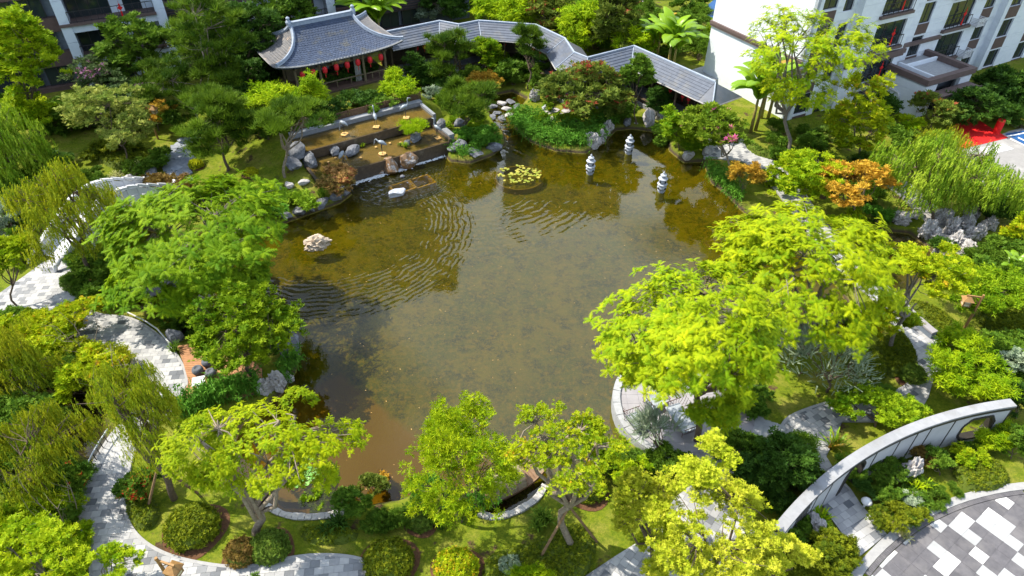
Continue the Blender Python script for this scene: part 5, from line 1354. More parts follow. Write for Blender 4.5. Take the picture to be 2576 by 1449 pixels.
for x, y, w, h in [(722,546,.55,.35),(752,536,.6,.42),(780,526,.55,.4),(812,516,.7,.45),(846,500,.6,.4),(868,490,.5,.35)]: rock(x, y, w, h, 0, 'blue grey edging boulder along the grassy left bank', 'edging boulders on the left bank')
for x, y, w, h in [(728,470,.5,.35),(765,462,.5,.3),(700,475,.4,.3)]: rock(x, y, w, h, 1, 'white stone slab beside the red maple bank', 'white slabs by the maple')
for k, (x, y) in enumerate([(1262,262),(1285,258),(1240,270),(1275,276),(1300,270),(1250,286),(1280,292),(1262,300),(1238,297)]): rock(x, y, .55, .24, 0 if k % 3 else 1, 'flat pale stepping stone across the stream inlet', 'stepping stones at the inlet', z=-.35)
for x, y, w, h, la_ in [(1490,368,.62,1.0,'pitted limestone rock at the island tip'),(1512,352,.55,.8,'pitted limestone rock behind the island tip'),(1528,330,.55,.9,'pitted limestone rock on the island flank'),(1345,252,.5,.9,'dark pitted rock at the stepping stones')]: rock(x, y, w, h, 1, la_, craggy=1)
for x, y, w, h, la_ in [(1630,312,.85,1.2,'tall pale rock under the slim tree at the walkway'),(1660,300,.6,.8,'pale rock leaning at the walkway base'),(1598,318,.45,.3,'small white rock at the waterline by the walkway'),(1578,312,.6,.5,'grey rock in shade below the walkway'),(1730,398,.62,.6,'pinkish boulder under the pink flowering tree'),(1775,388,.5,.5,'dark stone at the path edge')]: rock(x, y, w, h, 1 if 'grey' not in la_ else 0, la_, craggy=0.0)
rock(735, 885, 1.0, 1.3, 0, 'large dark boulder at the left bank'); rock(700, 975, .5, 1.0, 1, 'pale pitted rock below the trailing vines', craggy=1); rock(672, 985, .4, .8, 1, 'grey pitted rock beside the trailing vines', craggy=1); rock(725, 960, .35, .6, 1, 'small pitted rock at the water below the boulder', craggy=1)
rock(442, 858, .5, .8, 0, 'dark upright rock by the curved path rim'); rock(140, 970, .7, .8, 0, 'grey rock by the shaded creek'); rock(105, 985, .6, .7, 0, 'grey rock at the creek head'); rock(180, 990, .5, .6, 1, 'pale rock at the creek edge')
for x, y, w, h in [(2262,560,.75,1.2),(2300,545,.6,.9),(2325,592,.7,1.8),(2305,618,.6,1.2),(2350,600,.7,1.0),(2390,585,.75,1.7),(2425,575,.7,1.5),(2455,595,.8,1.2),(2400,618,.7,1.5),(2380,640,.7,1.2),(2350,650,.6,.9),(2435,635,.7,1.1),(2485,575,.6,1.3),(2365,560,.7,1.5),(2440,548,.7,1.4),(2330,640,.4,.6)]: rock(x, y, w * .8, h * .62, 1, ('tall ' if h >= 1.5 else 'low ' if h < 1.1 else 'stout ') + 'rugged pale limestone of the rockery above the dark pool', 'rockery limestones', craggy=1)
rock(2280, 1200, .55, 1.15, 1, 'pale scholar rock in the bed below the curved wall', craggy=1); rock(2045, 1345, .6, .8, 1, 'white scholar rock by the arch path', craggy=1)
rock(620, 250, .8, .6, 0, 'blue grey boulder behind the pines'); rock(385, 440, .8, .6, 0, 'blue grey boulder at the slab path'); rock(1135, 248, .9, .8, 3, 'white boulder at the end of the pool ledge'); rock(330, 465, .8, .6, 1, 'grey boulder behind the bridge', craggy=1)
rock(1370, 275, .5, .4, 3, 'white pebble mound on the island'); rock(2440, 600, .5, .8, 1, 'pale stone on the rockery shoulder', craggy=1)
# irregular slab path behind the bridge
M['slabstone'] = surf('slab_stone', (0.30, 0.33, 0.38), (0.21, 0.24, 0.29), 2.5, 0.75, 0.4, 10, 0.3, obj_var=0.12)
sp = thing('slab_path', 'path of irregular blue grey stone slabs under the pines', 'path', GG(455, 400)); sp["kind"] = 'structure'
o0 = sp.location.copy(); rr = random.Random(12)
for r in range(12):
    for c in range(3):
        x = 432 + c * 22 + r * (-1.2) + (26 if r < 3 else 0) * (1 - r / 3) + rr.uniform(-3, 3) + (6 if r % 2 else 0); y = 352 + r * 9.2 + rr.uniform(-1.5, 1.5)
        p = GG(x, y, 0.05) - o0; n = rr.choice((5, 6, 6, 7)); rad = rr.uniform(.38, .5)
        poly = [(p.x + rad * rr.uniform(.8, 1.15) * 1.1 * math.cos(6.283 * k / n), p.y + rad * rr.uniform(.75, 1.1) * math.sin(6.283 * k / n)) for k in range(n)]
        part('stone_slab', MB().prism(poly, p.z - .15, p.z + rr.uniform(0, .05)).mesh('stone_slab', M['slabstone']), sp)
# pale paving on the island
for k, (x, y) in enumerate([(1375,285),(1395,278),(1410,292),(1390,300),(1425,280)]):
    p = GG(x, y, .04); n = 6
    o = link(bpy.data.objects.new('flat_stone', MB().prism([(.45 * rr.uniform(.8, 1.1) * math.cos(6.283 * q / n), .5 * rr.uniform(.8, 1.1) * math.sin(6.283 * q / n)) for q in range(n)], -.1, .05).mesh('flat_stone', ROCKM[1]))); o.location = p; tag(o, 'flat pale stone lying on the vine covered island', 'stone', 'flat stones on the island')

# ---------------------------------------------------------------- water plants and submerged planters
M['planter'] = surf('submerged_planter', (0.55, 0.33, 0.06), (0.44, 0.26, 0.05), 5, 0.8, 0.2)
M['planter_dull'] = surf('silted_planter', (0.26, 0.18, 0.05), (0.19, 0.14, 0.04), 5, 0.8, 0.2)
LM['pad'] = leafmat('lily_pad', (0.20, 0.26, 0.02), (0.42, 0.38, 0.06), 0.2, 0.4, 0.4)
LM['padg'] = leafmat('lily_pad_green', (0.10, 0.30, 0.04), (0.20, 0.42, 0.08), 0.2, 0.4, 0.4)
def pad_mesh(mat, tint):
    n = 11; V = [(0, 0, 0)] + [(math.cos(0.25 + 5.8 * k / (n - 1)), math.sin(0.25 + 5.8 * k / (n - 1)), 0.015) for k in range(n)]
    return np_mesh('lily_pad', V, [(0, k, k + 1) for k in range(1, n)], mat, [tint] * (n + 1))
def lily_bed(x, y, rx, ry, n, mat, label, ring_r, seed, smin, smax):
    c = G(x, y, WATER_Z); t = thing('water_lily', label, 'water lily', c); rr = random.Random(seed)
    ms = [pad_mesh(mat, q) for q in (0.1, 0.35, 0.6, 0.9)]; placed = []; tries = 0
    while len(placed) < n and tries < 4000:
        tries += 1; a, q = rr.uniform(0, 6.283), math.sqrt(rr.random()); px, py, s = rx * q * math.cos(a), ry * q * math.sin(a), rr.uniform(smin, smax)
        if noise.noise(Vector((px * 1.3, py * 1.3, seed))) < -.12: continue
        if any((px - u) ** 2 + (py - v) ** 2 < (0.75 * (s + w)) ** 2 for u, v, w in placed): continue
        placed.append((px, py, s)); o = part('lily_pad', rr.choice(ms), t, (px, py, 0.012 + rr.uniform(0, .01)), (rr.uniform(-.06, .06), rr.uniform(-.06, .06), rr.uniform(0, 6.28)), (s, s, 1))
    pl = thing('round_planter', label.replace('lily', 'planter ring under lily'), 'planter', c)
    part('ring', MB().ribbon([(ring_r * math.cos(6.283 * k / 40), ring_r * .95 * math.sin(6.283 * k / 40)) for k in range(40)], 0.12, -0.80, -0.30, True).mesh('ring', M['planter_dull']), pl)
lily_bed(1306, 438, 1.75, 1.35, 72, LM['pad'], 'yellow green lily pads floating in the round bed', 1.85, 3, .07, .16)
lily_bed(750, 1185, 1.0, .9, 60, LM['padg'], 'bright green lily pads behind the feathery tree limbs', 1.5, 5, .08, .16)
def frame_planter(x, y, s, t_, rz_, label):
    t = thing('square_planter', label, 'planter', G(x, y, WATER_Z), rz_)
    for a, b, c, d in ((-s, s, -t_, -t_ + .14), (-s, s, t_ - .14, t_), (-s, -s + .14, -t_ + .14, t_ - .14), (s - .14, s, -t_ + .14, t_ - .14)): part('side', MB().box(a, b, c, d, -0.7, -0.015).mesh('side', M['planter']), t)
frame_planter(1062, 455, .85, .75, TA, 'square orange rimmed planter sunk below the fall'); frame_planter(1012, 470, .85, .7, TA, 'second square planter sunk below the fall'); frame_planter(1287, 332, .75, .75, .5, 'square orange rimmed planter sunk by the fern bank')

# ---------------------------------------------------------------- handrails, bench and stakes
M['rail'] = surf('steel_rail', (0.40, 0.43, 0.48), (0.33, 0.36, 0.40), 5, 0.35, 0.05, metal=0.6)
def handrail(pts, label, h=0.55, mat='rail'):
    P = [GG(x, y, 0.05) for x, y in pts]; t = thing('handrail', label, 'railing', P[0])
    part('top_rail', MB().tube([p - P[0] + Vector((0, 0, h)) for p in P], 0.04, 6).mesh('top_rail', M[mat]), t)
    for k in range(len(P) - 1):
        for q in range(2):
            p = P[k].lerp(P[k + 1], q / 2) - P[0]; part('baluster', MB().tube([p, p + Vector((0, 0, h))], 0.022, 5).mesh('baluster', M['bronze']), t)
handrail([(232,1188),(245,1160),(262,1130),(283,1098)], 'low steel handrail between the creek and the path')
handrail([(325,796),(365,815),(400,838),(432,875)], 'low white rail along the rim of the curved path', 0.3, 'steel')
bp_ = [G(*q, 0.05) for q in ((2232,742),(2262,775),(2290,802),(2330,838),(2345,850))]
t = thing('stone_bench', 'long grey stone bench along the path by the yellow tree', 'bench', bp_[0])
part('seat', MB().ribbon([tuple((p - bp_[0])[:2]) for p in bp_], 0.42, 0.36, 0.46).mesh('seat', M['terrace']), t); part('plinth', MB().ribbon([tuple((p - bp_[0])[:2]) for p in bp_], 0.34, -0.1, 0.36).mesh('plinth', M['groove']), t)
def stake(x0, y0, p1, label, group):
    a = GG(x0, y0); t = link(bpy.data.objects.new('tree_stake', MB().tube([(0, 0, -0.15), Vector(p1) - a], [0.065, 0.055], 7).mesh('tree_stake', M['stake']))); t.location = a; tag(t, label, 'stake', group)

# ---------------------------------------------------------------- forecourt of the white block and things beyond
M['court'] = surf('blue_court', (0.02, 0.09, 0.26), (0.015, 0.075, 0.22), 3, 0.6, 0.05)
M['line'] = surf('court_line', (0.75, 0.75, 0.75), (0.7, 0.7, 0.7), 3, 0.7, 0.05)
M['fore'] = surf('forecourt_paving', (0.28, 0.275, 0.275), (0.24, 0.235, 0.235), 2, 0.75, 0.1, c3=(0.34, 0.335, 0.33), s3=.4)
def sheet(name, poly, z, mat, label, kind='structure', cat='paving', dz=.3):
    return tag(link(bpy.data.objects.new(name, MB().prism(poly, z - dz, z).mesh(name, mat))), label, cat, kind=kind)
sheet('forecourt', GP([(2380,350),(2440,370),(2540,330),(2760,280),(2900,420),(2760,560),(2520,500),(2440,440)]), 0.03, M['fore'], 'grey stone paved forecourt of the white block')
sheet('path', GP([(2200,450),(2260,490),(2330,560),(2400,660),(2440,640),(2380,540),(2300,470),(2240,430)]), 0.02, M['fore'], 'pale service path behind the rockery')
o = sheet('red_carpet', GP([(2398,318),(2440,288),(2480,315),(2535,348),(2420,376),(2398,350)]), 0.06, M['red'], 'bright red carpet laid before the entrance porch', None, 'carpet', .02)
sheet('white_inlay', GP([(2458,374),(2522,363),(2550,376),(2488,390)]), 0.05, M['pl_white'], 'white stone rectangle set in the forecourt', None, 'slab', .02)
sheet('court', GP([(2528,338),(2640,318),(2760,360),(2640,400)]), 0.055, M['court'], 'blue sports court floor at the forecourt edge', 'structure', 'court', .02)
for a, b, la_ in [((2532,346),(2640,325),0),((2540,352),(2640,398),0),((2560,349),(2660,395),0)]:
    o = sheet('court_line', [*GP([a, b]), *GP([(b[0], b[1] - 3), (a[0], a[1] - 3)])], 0.064, M['line'], 'white line painted on the blue court', None, 'marking', .004); o["group"] = 'court lines'
t = thing('red_drum', 'tall red drum standing on the red carpet corner', 'drum', G(2505, 334)); part('drum_body', MB().lathe([(.3, 0), (.3, 1.15), (.27, 1.2)], 14).mesh('drum_body', M['red']), t); part('rim', MB().lathe([(.315, 1.1), (.315, 1.16)], 14).mesh('rim', M['orange_cloth']), t)
sheet('pool_court', GP([(1775,18),(1830,-30),(1960,-20),(1840,62),(1780,40)]), 0.03, M['court'], 'pale blue court glimpsed beyond the banana plants', 'structure', 'court')
sheet('far_path', GP([(1788,60),(1830,58),(1830,120),(1800,125)]), 0.03, M['fore'], 'pale path beside the white side wall')
sheet('far_terrace', GP([(1560,-20),(1640,-10),(1620,30),(1570,30)]), 0.03, M['fore'], 'pale paving glimpsed behind the top trees')
sheet('canopy_slab', GP([(1735,185),(1800,165),(1850,200),(1770,215)], 0), 0.35, M['pale_stone'], 'pale ledge at the foot of the white side wall', None, 'ledge', .5)
# ---------------------------------------------------------------- vegetation
def tri(F): return np.array(F, np.int32)
def tmpl_ovate():
    return np.array([(0, 0, 0), (.45, .26, .05), (1, 0, -.08), (.45, -.26, .05)], float), tri([(0, 1, 2), (0, 2, 3)])
def tmpl_rosette(n=5, w=.22, tilt=.35, seed=0):
    V, F = [], []; r = random.Random(seed)
    for k in range(n):
        a = 6.283 * k / n + r.uniform(-.3, .3); ca, sa = math.cos(a), math.sin(a); b = len(V); l = r.uniform(.8, 1.1); up = r.uniform(.0, tilt)
        tw = r.uniform(-.25, .25)
        for x, y, z in ((.02, w * .55, tw * .4), (.34, -w * 1.5, .05 + up * .4 - tw), (1, w * .3, up - .04)):
            V.append((x * l * ca - y * sa, x * l * sa + y * ca, z))
        F += [(b, b + 1, b + 2)]
    return np.array(V), tri(F)
def tmpl_frond(pairs=6, droop=.45, wid=.30):
    V, F = [], []
    sp = lambda t: (t, 0, .10 * t - droop * t * t)
    for k in range(pairs):
        t0 = (k + .25) / (pairs + .6); t1 = t0 + 1.02 / (pairs + .6); w = wid * (math.sin(math.pi * min(.98, .18 + .8 * t0)) ** .7)
        a, b = sp(t0), sp(min(1, t1)); m = sp(min(1, t0 + 1.25 / pairs))
        for s in (-1, 1):
            i = len(V); V += [a, b, (m[0] + .02, s * w, m[2] - .05)]
            F.append((i, i + 1, i + 2) if s < 0 else (i, i + 2, i + 1))
    i = len(V); e0, e1 = sp(.93), sp(1.08); V += [(e0[0], -.06, e0[2]), e1, (e0[0], .06, e0[2])]; F.append((i, i + 1, i + 2))
    return np.array(V), tri(F)
def tmpl_tuft(n=8, seed=1, wid=.05, spread=.9):
    V, F = [], []; r = random.Random(seed)
    for k in range(n):
        a = 6.283 * k / n + r.uniform(-.3, .3); e = r.uniform(.15, spread); d = np.array((math.cos(a) * math.sin(e + .3), math.sin(a) * math.sin(e + .3), math.cos(e + .3))); s = np.array((-math.sin(a), math.cos(a), 0)) * wid
        i = len(V); V += [tuple(-s), tuple(s), tuple(d)]; F.append((i, i + 1, i + 2))
    return np.array(V), tri(F)
def tmpl_strand(n=11, seed=2, leaf=.17, w=.028):
    V, F = [], []; r = random.Random(seed)
    for k in range(n):
        t = k / n; x = .14 * math.sin(t * 2.2) ; p = np.array((x, 0, -t)); a = r.uniform(0, 6.28); d = np.array((math.cos(a) * .55, math.sin(a) * .55, -.85)); s = np.cross(d, (0, 0, 1)); s = s / np.linalg.norm(s) * w
        l = leaf * r.uniform(.8, 1.3); i = len(V); V += [tuple(p + s * 1.2), tuple(p - s * 1.2), tuple(p + d * l)]; F += [(i, i + 1, i + 2)]
    return np.array(V), tri(F)
def tmpl_spray(n=9, seed=3):
    """upright feathery twig with short side leaves"""
    V, F = [], []; r = random.Random(seed)
    for k in range(n):
        t = (k + .5) / n
        for s in (-1, 1):
            i = len(V); V += [(t, 0, .02), (t + .10, s * .10 * (1.1 - t * .6), .05), (t + .17, s * .02, .02)]; F.append((i, i + 1, i + 2))
    return np.array(V), tri(F)
def tmpl_blade(n=7, seed=5, w=.045):
    V, F = [], []; r = random.Random(seed)
    for k in range(n):
        a = 6.283 * k / n + r.uniform(-.4, .4); ca, sa = math.cos(a), math.sin(a); o = r.uniform(.25, .6); i = len(V)
        for (u, z, ww) in ((0, 0, w), (o * .45, .65, w * .9), (o, 1.0 - .2 * o, w * .5)):
            V += [(u * ca - ww * sa, u * sa + ww * ca, z), (u * ca + ww * sa, u * sa - ww * ca, z)]
        t2 = o * 1.35; V.append((t2 * ca, t2 * sa, .95 - .5 * o))
        F += [(i, i + 1, i + 3), (i, i + 3, i + 2), (i + 2, i + 3, i + 5), (i + 2, i + 5, i + 4), (i + 4, i + 5, i + 6)]
    return np.array(V), tri(F)
TM = {'ovate': tmpl_ovate(), 'ros': tmpl_rosette(5), 'ros7': tmpl_rosette(7, .13, .3, 4), 'narrow': tmpl_rosette(6, .09, .1, 9), 'frond': tmpl_frond(), 'frond_f': tmpl_frond(5, .3, .26), 'tuft': tmpl_tuft(), 'strand': tmpl_strand(), 'spray': tmpl_spray(), 'bamb': tmpl_rosette(6, .075, -.5, 6), 'blade': tmpl_blade()}
def inst(tm, P, X, Z, S):
    tv, tf = TM[tm]; X = X / np.linalg.norm(X, axis=1, keepdims=True); Y = np.cross(Z, X); Y /= np.maximum(np.linalg.norm(Y, axis=1, keepdims=True), 1e-6); Zn = np.cross(X, Y)
    V = P[:, None] + S[:, None, None] * (tv[None, :, 0:1] * X[:, None] + tv[None, :, 1:2] * Y[:, None] + tv[None, :, 2:3] * Zn[:, None])
    F = tf[None] + (np.arange(len(P)) * len(tv))[:, None, None]
    return V.reshape(-1, 3), F.reshape(-1, 3), len(tv)

# kind: template, leaf size, clump radius, leaves per clump, clumps per unit area, clump flatness, orientation
KIND = {
 'jac':    dict(t='frond', s=.46, per=9, cov=1.30, spread=1.0, flat=.55, mode='fan'),
 'jacf':   dict(t='frond_f', s=.36, per=9, cov=1.3, spread=1.0, flat=.40, mode='fan'),
 'broad':  dict(t='ros', s=.20, per=18, cov=1.9, spread=1.05, flat=.75, mode='out'),
 'lance':  dict(t='narrow', s=.30, per=18, cov=1.9, spread=1.1, flat=.9, mode='out'),
 'fine':   dict(t='ros', s=.17, per=18, cov=1.9, spread=1.1, flat=.8, mode='out'),
 'pine':   dict(t='tuft', s=.30, per=22, cov=2.3, spread=.85, flat=.35, mode='up'),
 'willow': dict(t='strand', s=1.3, per=9, cov=1.2, spread=1.1, flat=.6, mode='hang'),
 'bamboo': dict(t='bamb', s=.36, per=16, cov=1.9, spread=1.1, flat=1.0, mode='out'),
 'spray':  dict(t='spray', s=.24, per=12, cov=1.8, spread=1.0, flat=.8, mode='burst'),
 'ginkgo': dict(t='ros', s=.18, per=16, cov=1.7, spread=1.0, flat=.7, mode='out'),
}
def limb(mb, rng, a, b, r0, r1, n=5, sag=.12, sides=6):
    a, b = np.array(a, float), np.array(b, float); d = b - a; ln = np.linalg.norm(d); pts = []
    j1 = rng.normal(0, .07, 3) * ln; j2 = rng.normal(0, .05, 3) * ln
    for k in range(n):
        t = k / (n - 1); p = a + d * t + np.array((0, 0, -sag * ln * math.sin(math.pi * t) * .5)) + j1 * math.sin(math.pi * t) + j2 * math.sin(2 * math.pi * t); pts.append(tuple(p))
    mb.tube(pts, [r0 + (r1 - r0) * k / (n - 1) for k in range(n)], sides, False)
    return np.array(pts)
tree_count = 0
TAREA = {n_: float(np.linalg.norm(np.cross(v[f[:, 1]] - v[f[:, 0]], v[f[:, 2]] - v[f[:, 0]]), axis=1).sum() / 2) for n_, (v, f) in TM.items()}
BUDGET = 60.0
def crown_mesh(rng, kind, C, r, lm, fill=1.0, smul=1.0, low=-.35, dens=1.0, name='crown', hollow=.55, px=4000.0):
    """leaf count follows the size the crown has from afar; leaf size follows from the leaf area it needs"""
    k = KIND[kind]
    area = 4 * math.pi * ((r[0] * r[1]) ** 1.6 / 3 + (r[0] * r[2]) ** 1.6 / 3 + (r[1] * r[2]) ** 1.6 / 3) ** (1 / 1.6)
    leaves = (2.2 if kind == 'jac' else 1.5 if kind == 'jacf' else 1.0) * BUDGET * max(px, 300) ** .63 / len(TM[k['t']][1]); per = k['per']; n = max(8, int(leaves / per))
    s = math.sqrt(k['cov'] * dens * fill * area * 1.25 / (n * per * TAREA[k['t']])) * (.5 + .5 * smul); s = min(s, k['s'] * 1.9); rc = math.sqrt(area * 1.35 / (n * math.pi)) * k['spread']
    # the crown is built of several lobes with gaps between them, each lobe a shell of leaf clumps
    nl = int(np.clip(3 + area / 9, 4, 13)); ld = []
    while len(ld) < nl:
        q = rng.normal(size=3); q /= np.linalg.norm(q)
        if q[2] > low and all(q @ p < .80 for p in ld) or rng.random() < .02: ld.append(q)
    ld = np.array(ld); lf = rng.uniform(.46, .74, nl) * (1.13 if kind in ('jac', 'jacf', 'ginkgo') else 1.0); lr = rng.uniform(.42, .60, nl) * (.80 if kind in ('jac', 'jacf', 'ginkgo') else 1.0); lt = rng.normal(0, .12, nl)
    li = rng.integers(0, nl, n); d = rng.normal(size=(n, 3)) + ld[li] * .75 + np.array((0, 0, .35)); d /= np.linalg.norm(d, axis=1, keepdims=True)
    rad = np.where(rng.random(n) < .12, rng.uniform(1.05, 1.4, n), .60 + .44 * rng.random(n))
    cc = np.array(C) + (ld[li] * lf[li][:, None] + d * (lr[li] * rad)[:, None]) * np.array(r)
    N_ = n * per
    ci = np.repeat(np.arange(n), per)
    crs = rc * rng.uniform(.7, 1.3, n)
    u = rng.normal(size=(N_, 3)); u /= np.linalg.norm(u, axis=1, keepdims=True); u[:, 2] = np.abs(u[:, 2]) * .9 + u[:, 2] * .1
    rr = rng.random(N_) ** .5
    P = cc[ci] + u * (rr * crs[ci])[:, None] * np.array((1, 1, k['flat']))
    out = P - np.array(C); out /= np.maximum(np.linalg.norm(out, axis=1, keepdims=True), 1e-5)
    mode = k['mode']; jit = rng.normal(size=(N_, 3))
    if mode == 'fan':
        # whorls: the fronds of a clump radiate from one twig tip
        oc = cc - np.array(C); oc /= np.maximum(np.linalg.norm(oc, axis=1, keepdims=True), 1e-5)
        ax = np.array((0, 0, 1.0)) + oc * .65 + rng.normal(size=(n, 3)) * .22; ax /= np.linalg.norm(ax, axis=1, keepdims=True)
        b1 = np.cross(ax, np.array((.3, .9, .1))); b1 /= np.linalg.norm(b1, axis=1, keepdims=True); b2 = np.cross(ax, b1)
        P = cc[ci] + jit * .03; a = np.tile(np.arange(per), n) * (6.283 / per * 1.6) + rng.random(N_) * .5 + rng.random(n)[ci] * 6
        X = np.cos(a)[:, None] * b1[ci] + np.sin(a)[:, None] * b2[ci] + ax[ci] * rng.uniform(-.05, .75, N_)[:, None]; Z = ax[ci] + jit * .12
    elif mode == 'out': X = u * .6 + out * .5 + jit * .6; Z = np.array((0, 0, .9)) + out * .6 + jit * .45
    elif mode == 'up': X = jit * np.array((1, 1, .2)); Z = np.array((0, 0, 1.0)) + u * .7 + jit * .25
    elif mode == 'burst': X = u * .8 + out * .5 + np.array((0, 0, .35)) + jit * .3; Z = np.array((0, 0, 1.0)) + jit * .4
    else:
        X = np.stack([rng.normal(size=N_), rng.normal(size=N_), np.zeros(N_)], -1) + out * np.array((1, 1, 0)); Z = np.tile(np.array((0, 0, 1.0)), (N_, 1)) + jit * .06
    S = s * rng.uniform(.7, 1.3, N_)
    V, F, kv = inst(k['t'], P, X, Z, S)
    tint = np.clip(rng.normal(.45, .20, N_) + np.repeat(rng.normal(0, .12, n) + lt[li], per), 0, 1)
    return np_mesh(name, V, F, lm, np.repeat(tint, kv)), cc
def solve_crown(base, cx, cy, w, h):
    r = np.array(ray(cx, cy)); b = np.array(base[:2]); t = (b @ r[:2]) / (r[:2] @ r[:2])
    C = np.array((0, 0, CAM_H)) + r * t; phi = math.atan2(-r[2], math.hypot(r[0], r[1])); rx = w * t; hh = h * t
    ry = min(rx, hh / math.sin(phi) * .92); rz_ = math.sqrt(max(hh * hh - (ry * math.sin(phi)) ** 2, (.42 * min(rx, hh)) ** 2)) / math.cos(phi)
    rz_ = min(rz_, 1.5 * max(rx, ry)); C[2] = max(C[2], base[2] + rz_ * .55)
    return C, (rx, ry, rz_)
def tree(kind, lm, base, crown, label, cat='tree', bark='bark', tr=.11, seed=0, fill=1.0, smul=1.0, dens=1.0, low=-.35, name=None, group=None, fork=.45, hollow=.55, limbs=7, lean=None, extra=()):
    """base: image pixel of the trunk foot; crown: image centre and half sizes"""
    global tree_count; tree_count += 1
    rng = np.random.default_rng(seed * 131 + tree_count * 17 + 5)
    b = GG(*base); C, r = solve_crown(b, *crown)
    t = thing(name or ('tree' if cat == 'tree' else 'shrub'), label, cat, b, 0, group)
    cl = C - np.array(b); me_, cc = crown_mesh(rng, kind, cl, r, LM[lm], fill, smul, low, dens, hollow=hollow, px=crown[2] * crown[3])
    part('crown', me_, t)
    for q in extra:
        C2, r2 = solve_crown(b, *q); m2, cc2 = crown_mesh(rng, kind, C2 - np.array(b), r2, LM[lm], fill, smul, low, dens, hollow=hollow, px=q[2] * q[3]); part('crown', m2, t); cc = np.concatenate([cc, cc2])
    mb = MB(); fz = max(.25, (cl[2] - r[2] * .75)) if fork is None else max(.25, cl[2] * fork)
    fk = np.array((cl[0] * fork * .9, cl[1] * fork * .9, fz)) if lean is None else np.array(lean)
    limb(mb, rng, (0, 0, -.25), fk, tr, tr * .75, 6, 0, 8)
    ends = []
    nl = min(limbs, len(cc)); sel = rng.choice(len(cc), nl, replace=False); main = []
    for i in sel:
        tgt = cl * .35 + cc[i] * .65; pts = limb(mb, rng, fk, tgt, tr * .62, tr * .28, 5, .10, 6); main.append(pts)
    mp = np.concatenate(main)
    for c in cc[:110]:
        j = np.argmin(np.linalg.norm(mp - c, axis=1)); limb(mb, rng, mp[j], c, tr * .22, tr * .07, 3, .05, 4)
    part('trunk', mb.mesh('trunk', M[bark], True), t)
    return t, b, Vector(fk) + b
def shrub(kind, lm, crown, label, group=None, fill=1.0, smul=1.0, dens=1.0, base=None, name='shrub', cat='shrub', **kw):
    cx, cy, w, h = crown
    return tree(kind, lm, base or (cx, cy + h * .75), crown, label, cat, tr=.03, fill=fill, smul=smul, dens=dens, low=kw.pop('low', -.15), name=name, group=group, limbs=5, fork=.3, hollow=kw.pop('hollow', .5), **kw)

# ---- trees
# right bank
t, b, fk = tree('jac', 'jac', (1752,1112), (1745,830,210,165), 'large bright yellow green feathery tree growing through the round terrace', tr=.17, bark='bark', extra=((1865,965,60,55), (1600,890,80,65), (1800,1000,85,60)), limbs=10, hollow=.5)
t, b, fk = tree('jac', 'jac', (2030,890), (2020,690,205,165), 'wide yellow green feathery tree on the far side of the round terrace', tr=.16, bark='bark_grey', limbs=9, smul=.9, hollow=.5, extra=((1900,600,90,50),))
tree('jac', 'jac', (1968,402), (1985,130,110,95), 'tall thin feathery tree before the white side wall', tr=.16, bark='bark_grey', dens=.62, fill=.9, limbs=9, smul=.8, extra=((2130,130,80,75), (2010,225,90,45)))
tree('broad', 'yellow', (2165,415), (2160,300,72,82), 'round yellowing tree between the porch and the willow', tr=.10, bark='bark_grey', smul=1.2, dens=.8)
tree('fine', 'dark', (2260,330), (2220,270,35,45), 'dark small tree against the porch wall', tr=.07)
tree('fine', 'olive', (2345,330), (2345,275,48,38), 'olive conifer shrub at the entrance porch', 'shrub', tr=.05, name='shrub')
tree('willow', 'willowg', (2345,560), (2320,430,110,95), 'weeping willow hanging over the rockery pool', tr=.12, bark='bark')
tree('willow', 'willowg', (2490,560), (2480,440,100,70), 'weeping willow beside the paved forecourt', tr=.12, bark='bark')
tree('willow', 'willow', (2400,400), (2370,360,60,50), 'small willow in front of the red carpet', tr=.08, dens=.7)
tree('broad', 'orange', (2150,560), (2145,470,72,66), 'orange leaved maple beside the paved path', tr=.09, smul=.8)
tree('broad', 'lime', (2020,520), (2030,440,75,60), 'light green bushy tree beside the orange maple', tr=.07, smul=.95)
tree('broad', 'lime', (1960,470), (1950,495,50,42), 'lime bush on the pond side of the paved path', 'shrub', tr=.04, name='shrub')
tree('fine', 'orange', (1868,500), (1868,448,42,34), 'orange yellow shrub at the bend of the paved path', 'shrub', tr=.03, name='shrub')
tree('broad', 'yellow', (2240,885), (2320,680,82,60), 'yellowing tree with stakes leaning over the stone bench', tr=.12, bark='bark_grey', smul=1.1, limbs=8, extra=((2240,800,60,50),))
tree('lance', 'green', (2460,800), (2450,712,100,58), 'peach tree with narrow fresh leaves beside the lamp post', tr=.09)
tree('broad', 'yellow', (2400,700), (2400,660,60,32), 'low golden shrub at the rockery foot', 'shrub', tr=.04, name='shrub')
tree('spray', 'blue', (2085,985), (2080,920,95,80), 'blue grey feathery conifer beside the terrace steps', tr=.08, smul=.9)
tree('spray', 'blue', (1650,1150), (1660,1095,62,40), 'small blue grey conifer in front of the lounge chairs', tr=.06, smul=.8, dens=.6)
tree('bamboo', 'bamboo', (2430,1000), (2435,925,98,82), 'dense bright green bamboo clump beside the curved wall', tr=.04)
tree('broad', 'blue', (2560,980), (2560,920,40,70), 'grey green bush at the end of the curved wall', 'shrub', tr=.05, name='shrub')
tree('fine', 'green', (2200,1075), (2200,1030,100,52), 'green shrub tree with orange blooms behind the curved wall', tr=.07, smul=1.3)
tree('fine', 'dark', (1965,1270), (1960,1190,90,92), 'dark green leafy tree below the terrace steps', tr=.10, smul=1.35)
tree('ginkgo', 'ginkgo', (1790,1490), (1800,1330,165,150), 'tall pale yellow ginkgo tree over the lower path', tr=.12, bark='bark', smul=.82, extra=((1785,1185,75,75), (1690,1400,80,70)), dens=.9)
tree('ginkgo', 'ginkgo', (1640,1420), (1635,1290,80,105), 'slim pale yellow ginkgo tree on the lawn edge', tr=.09, smul=.9, dens=.7)
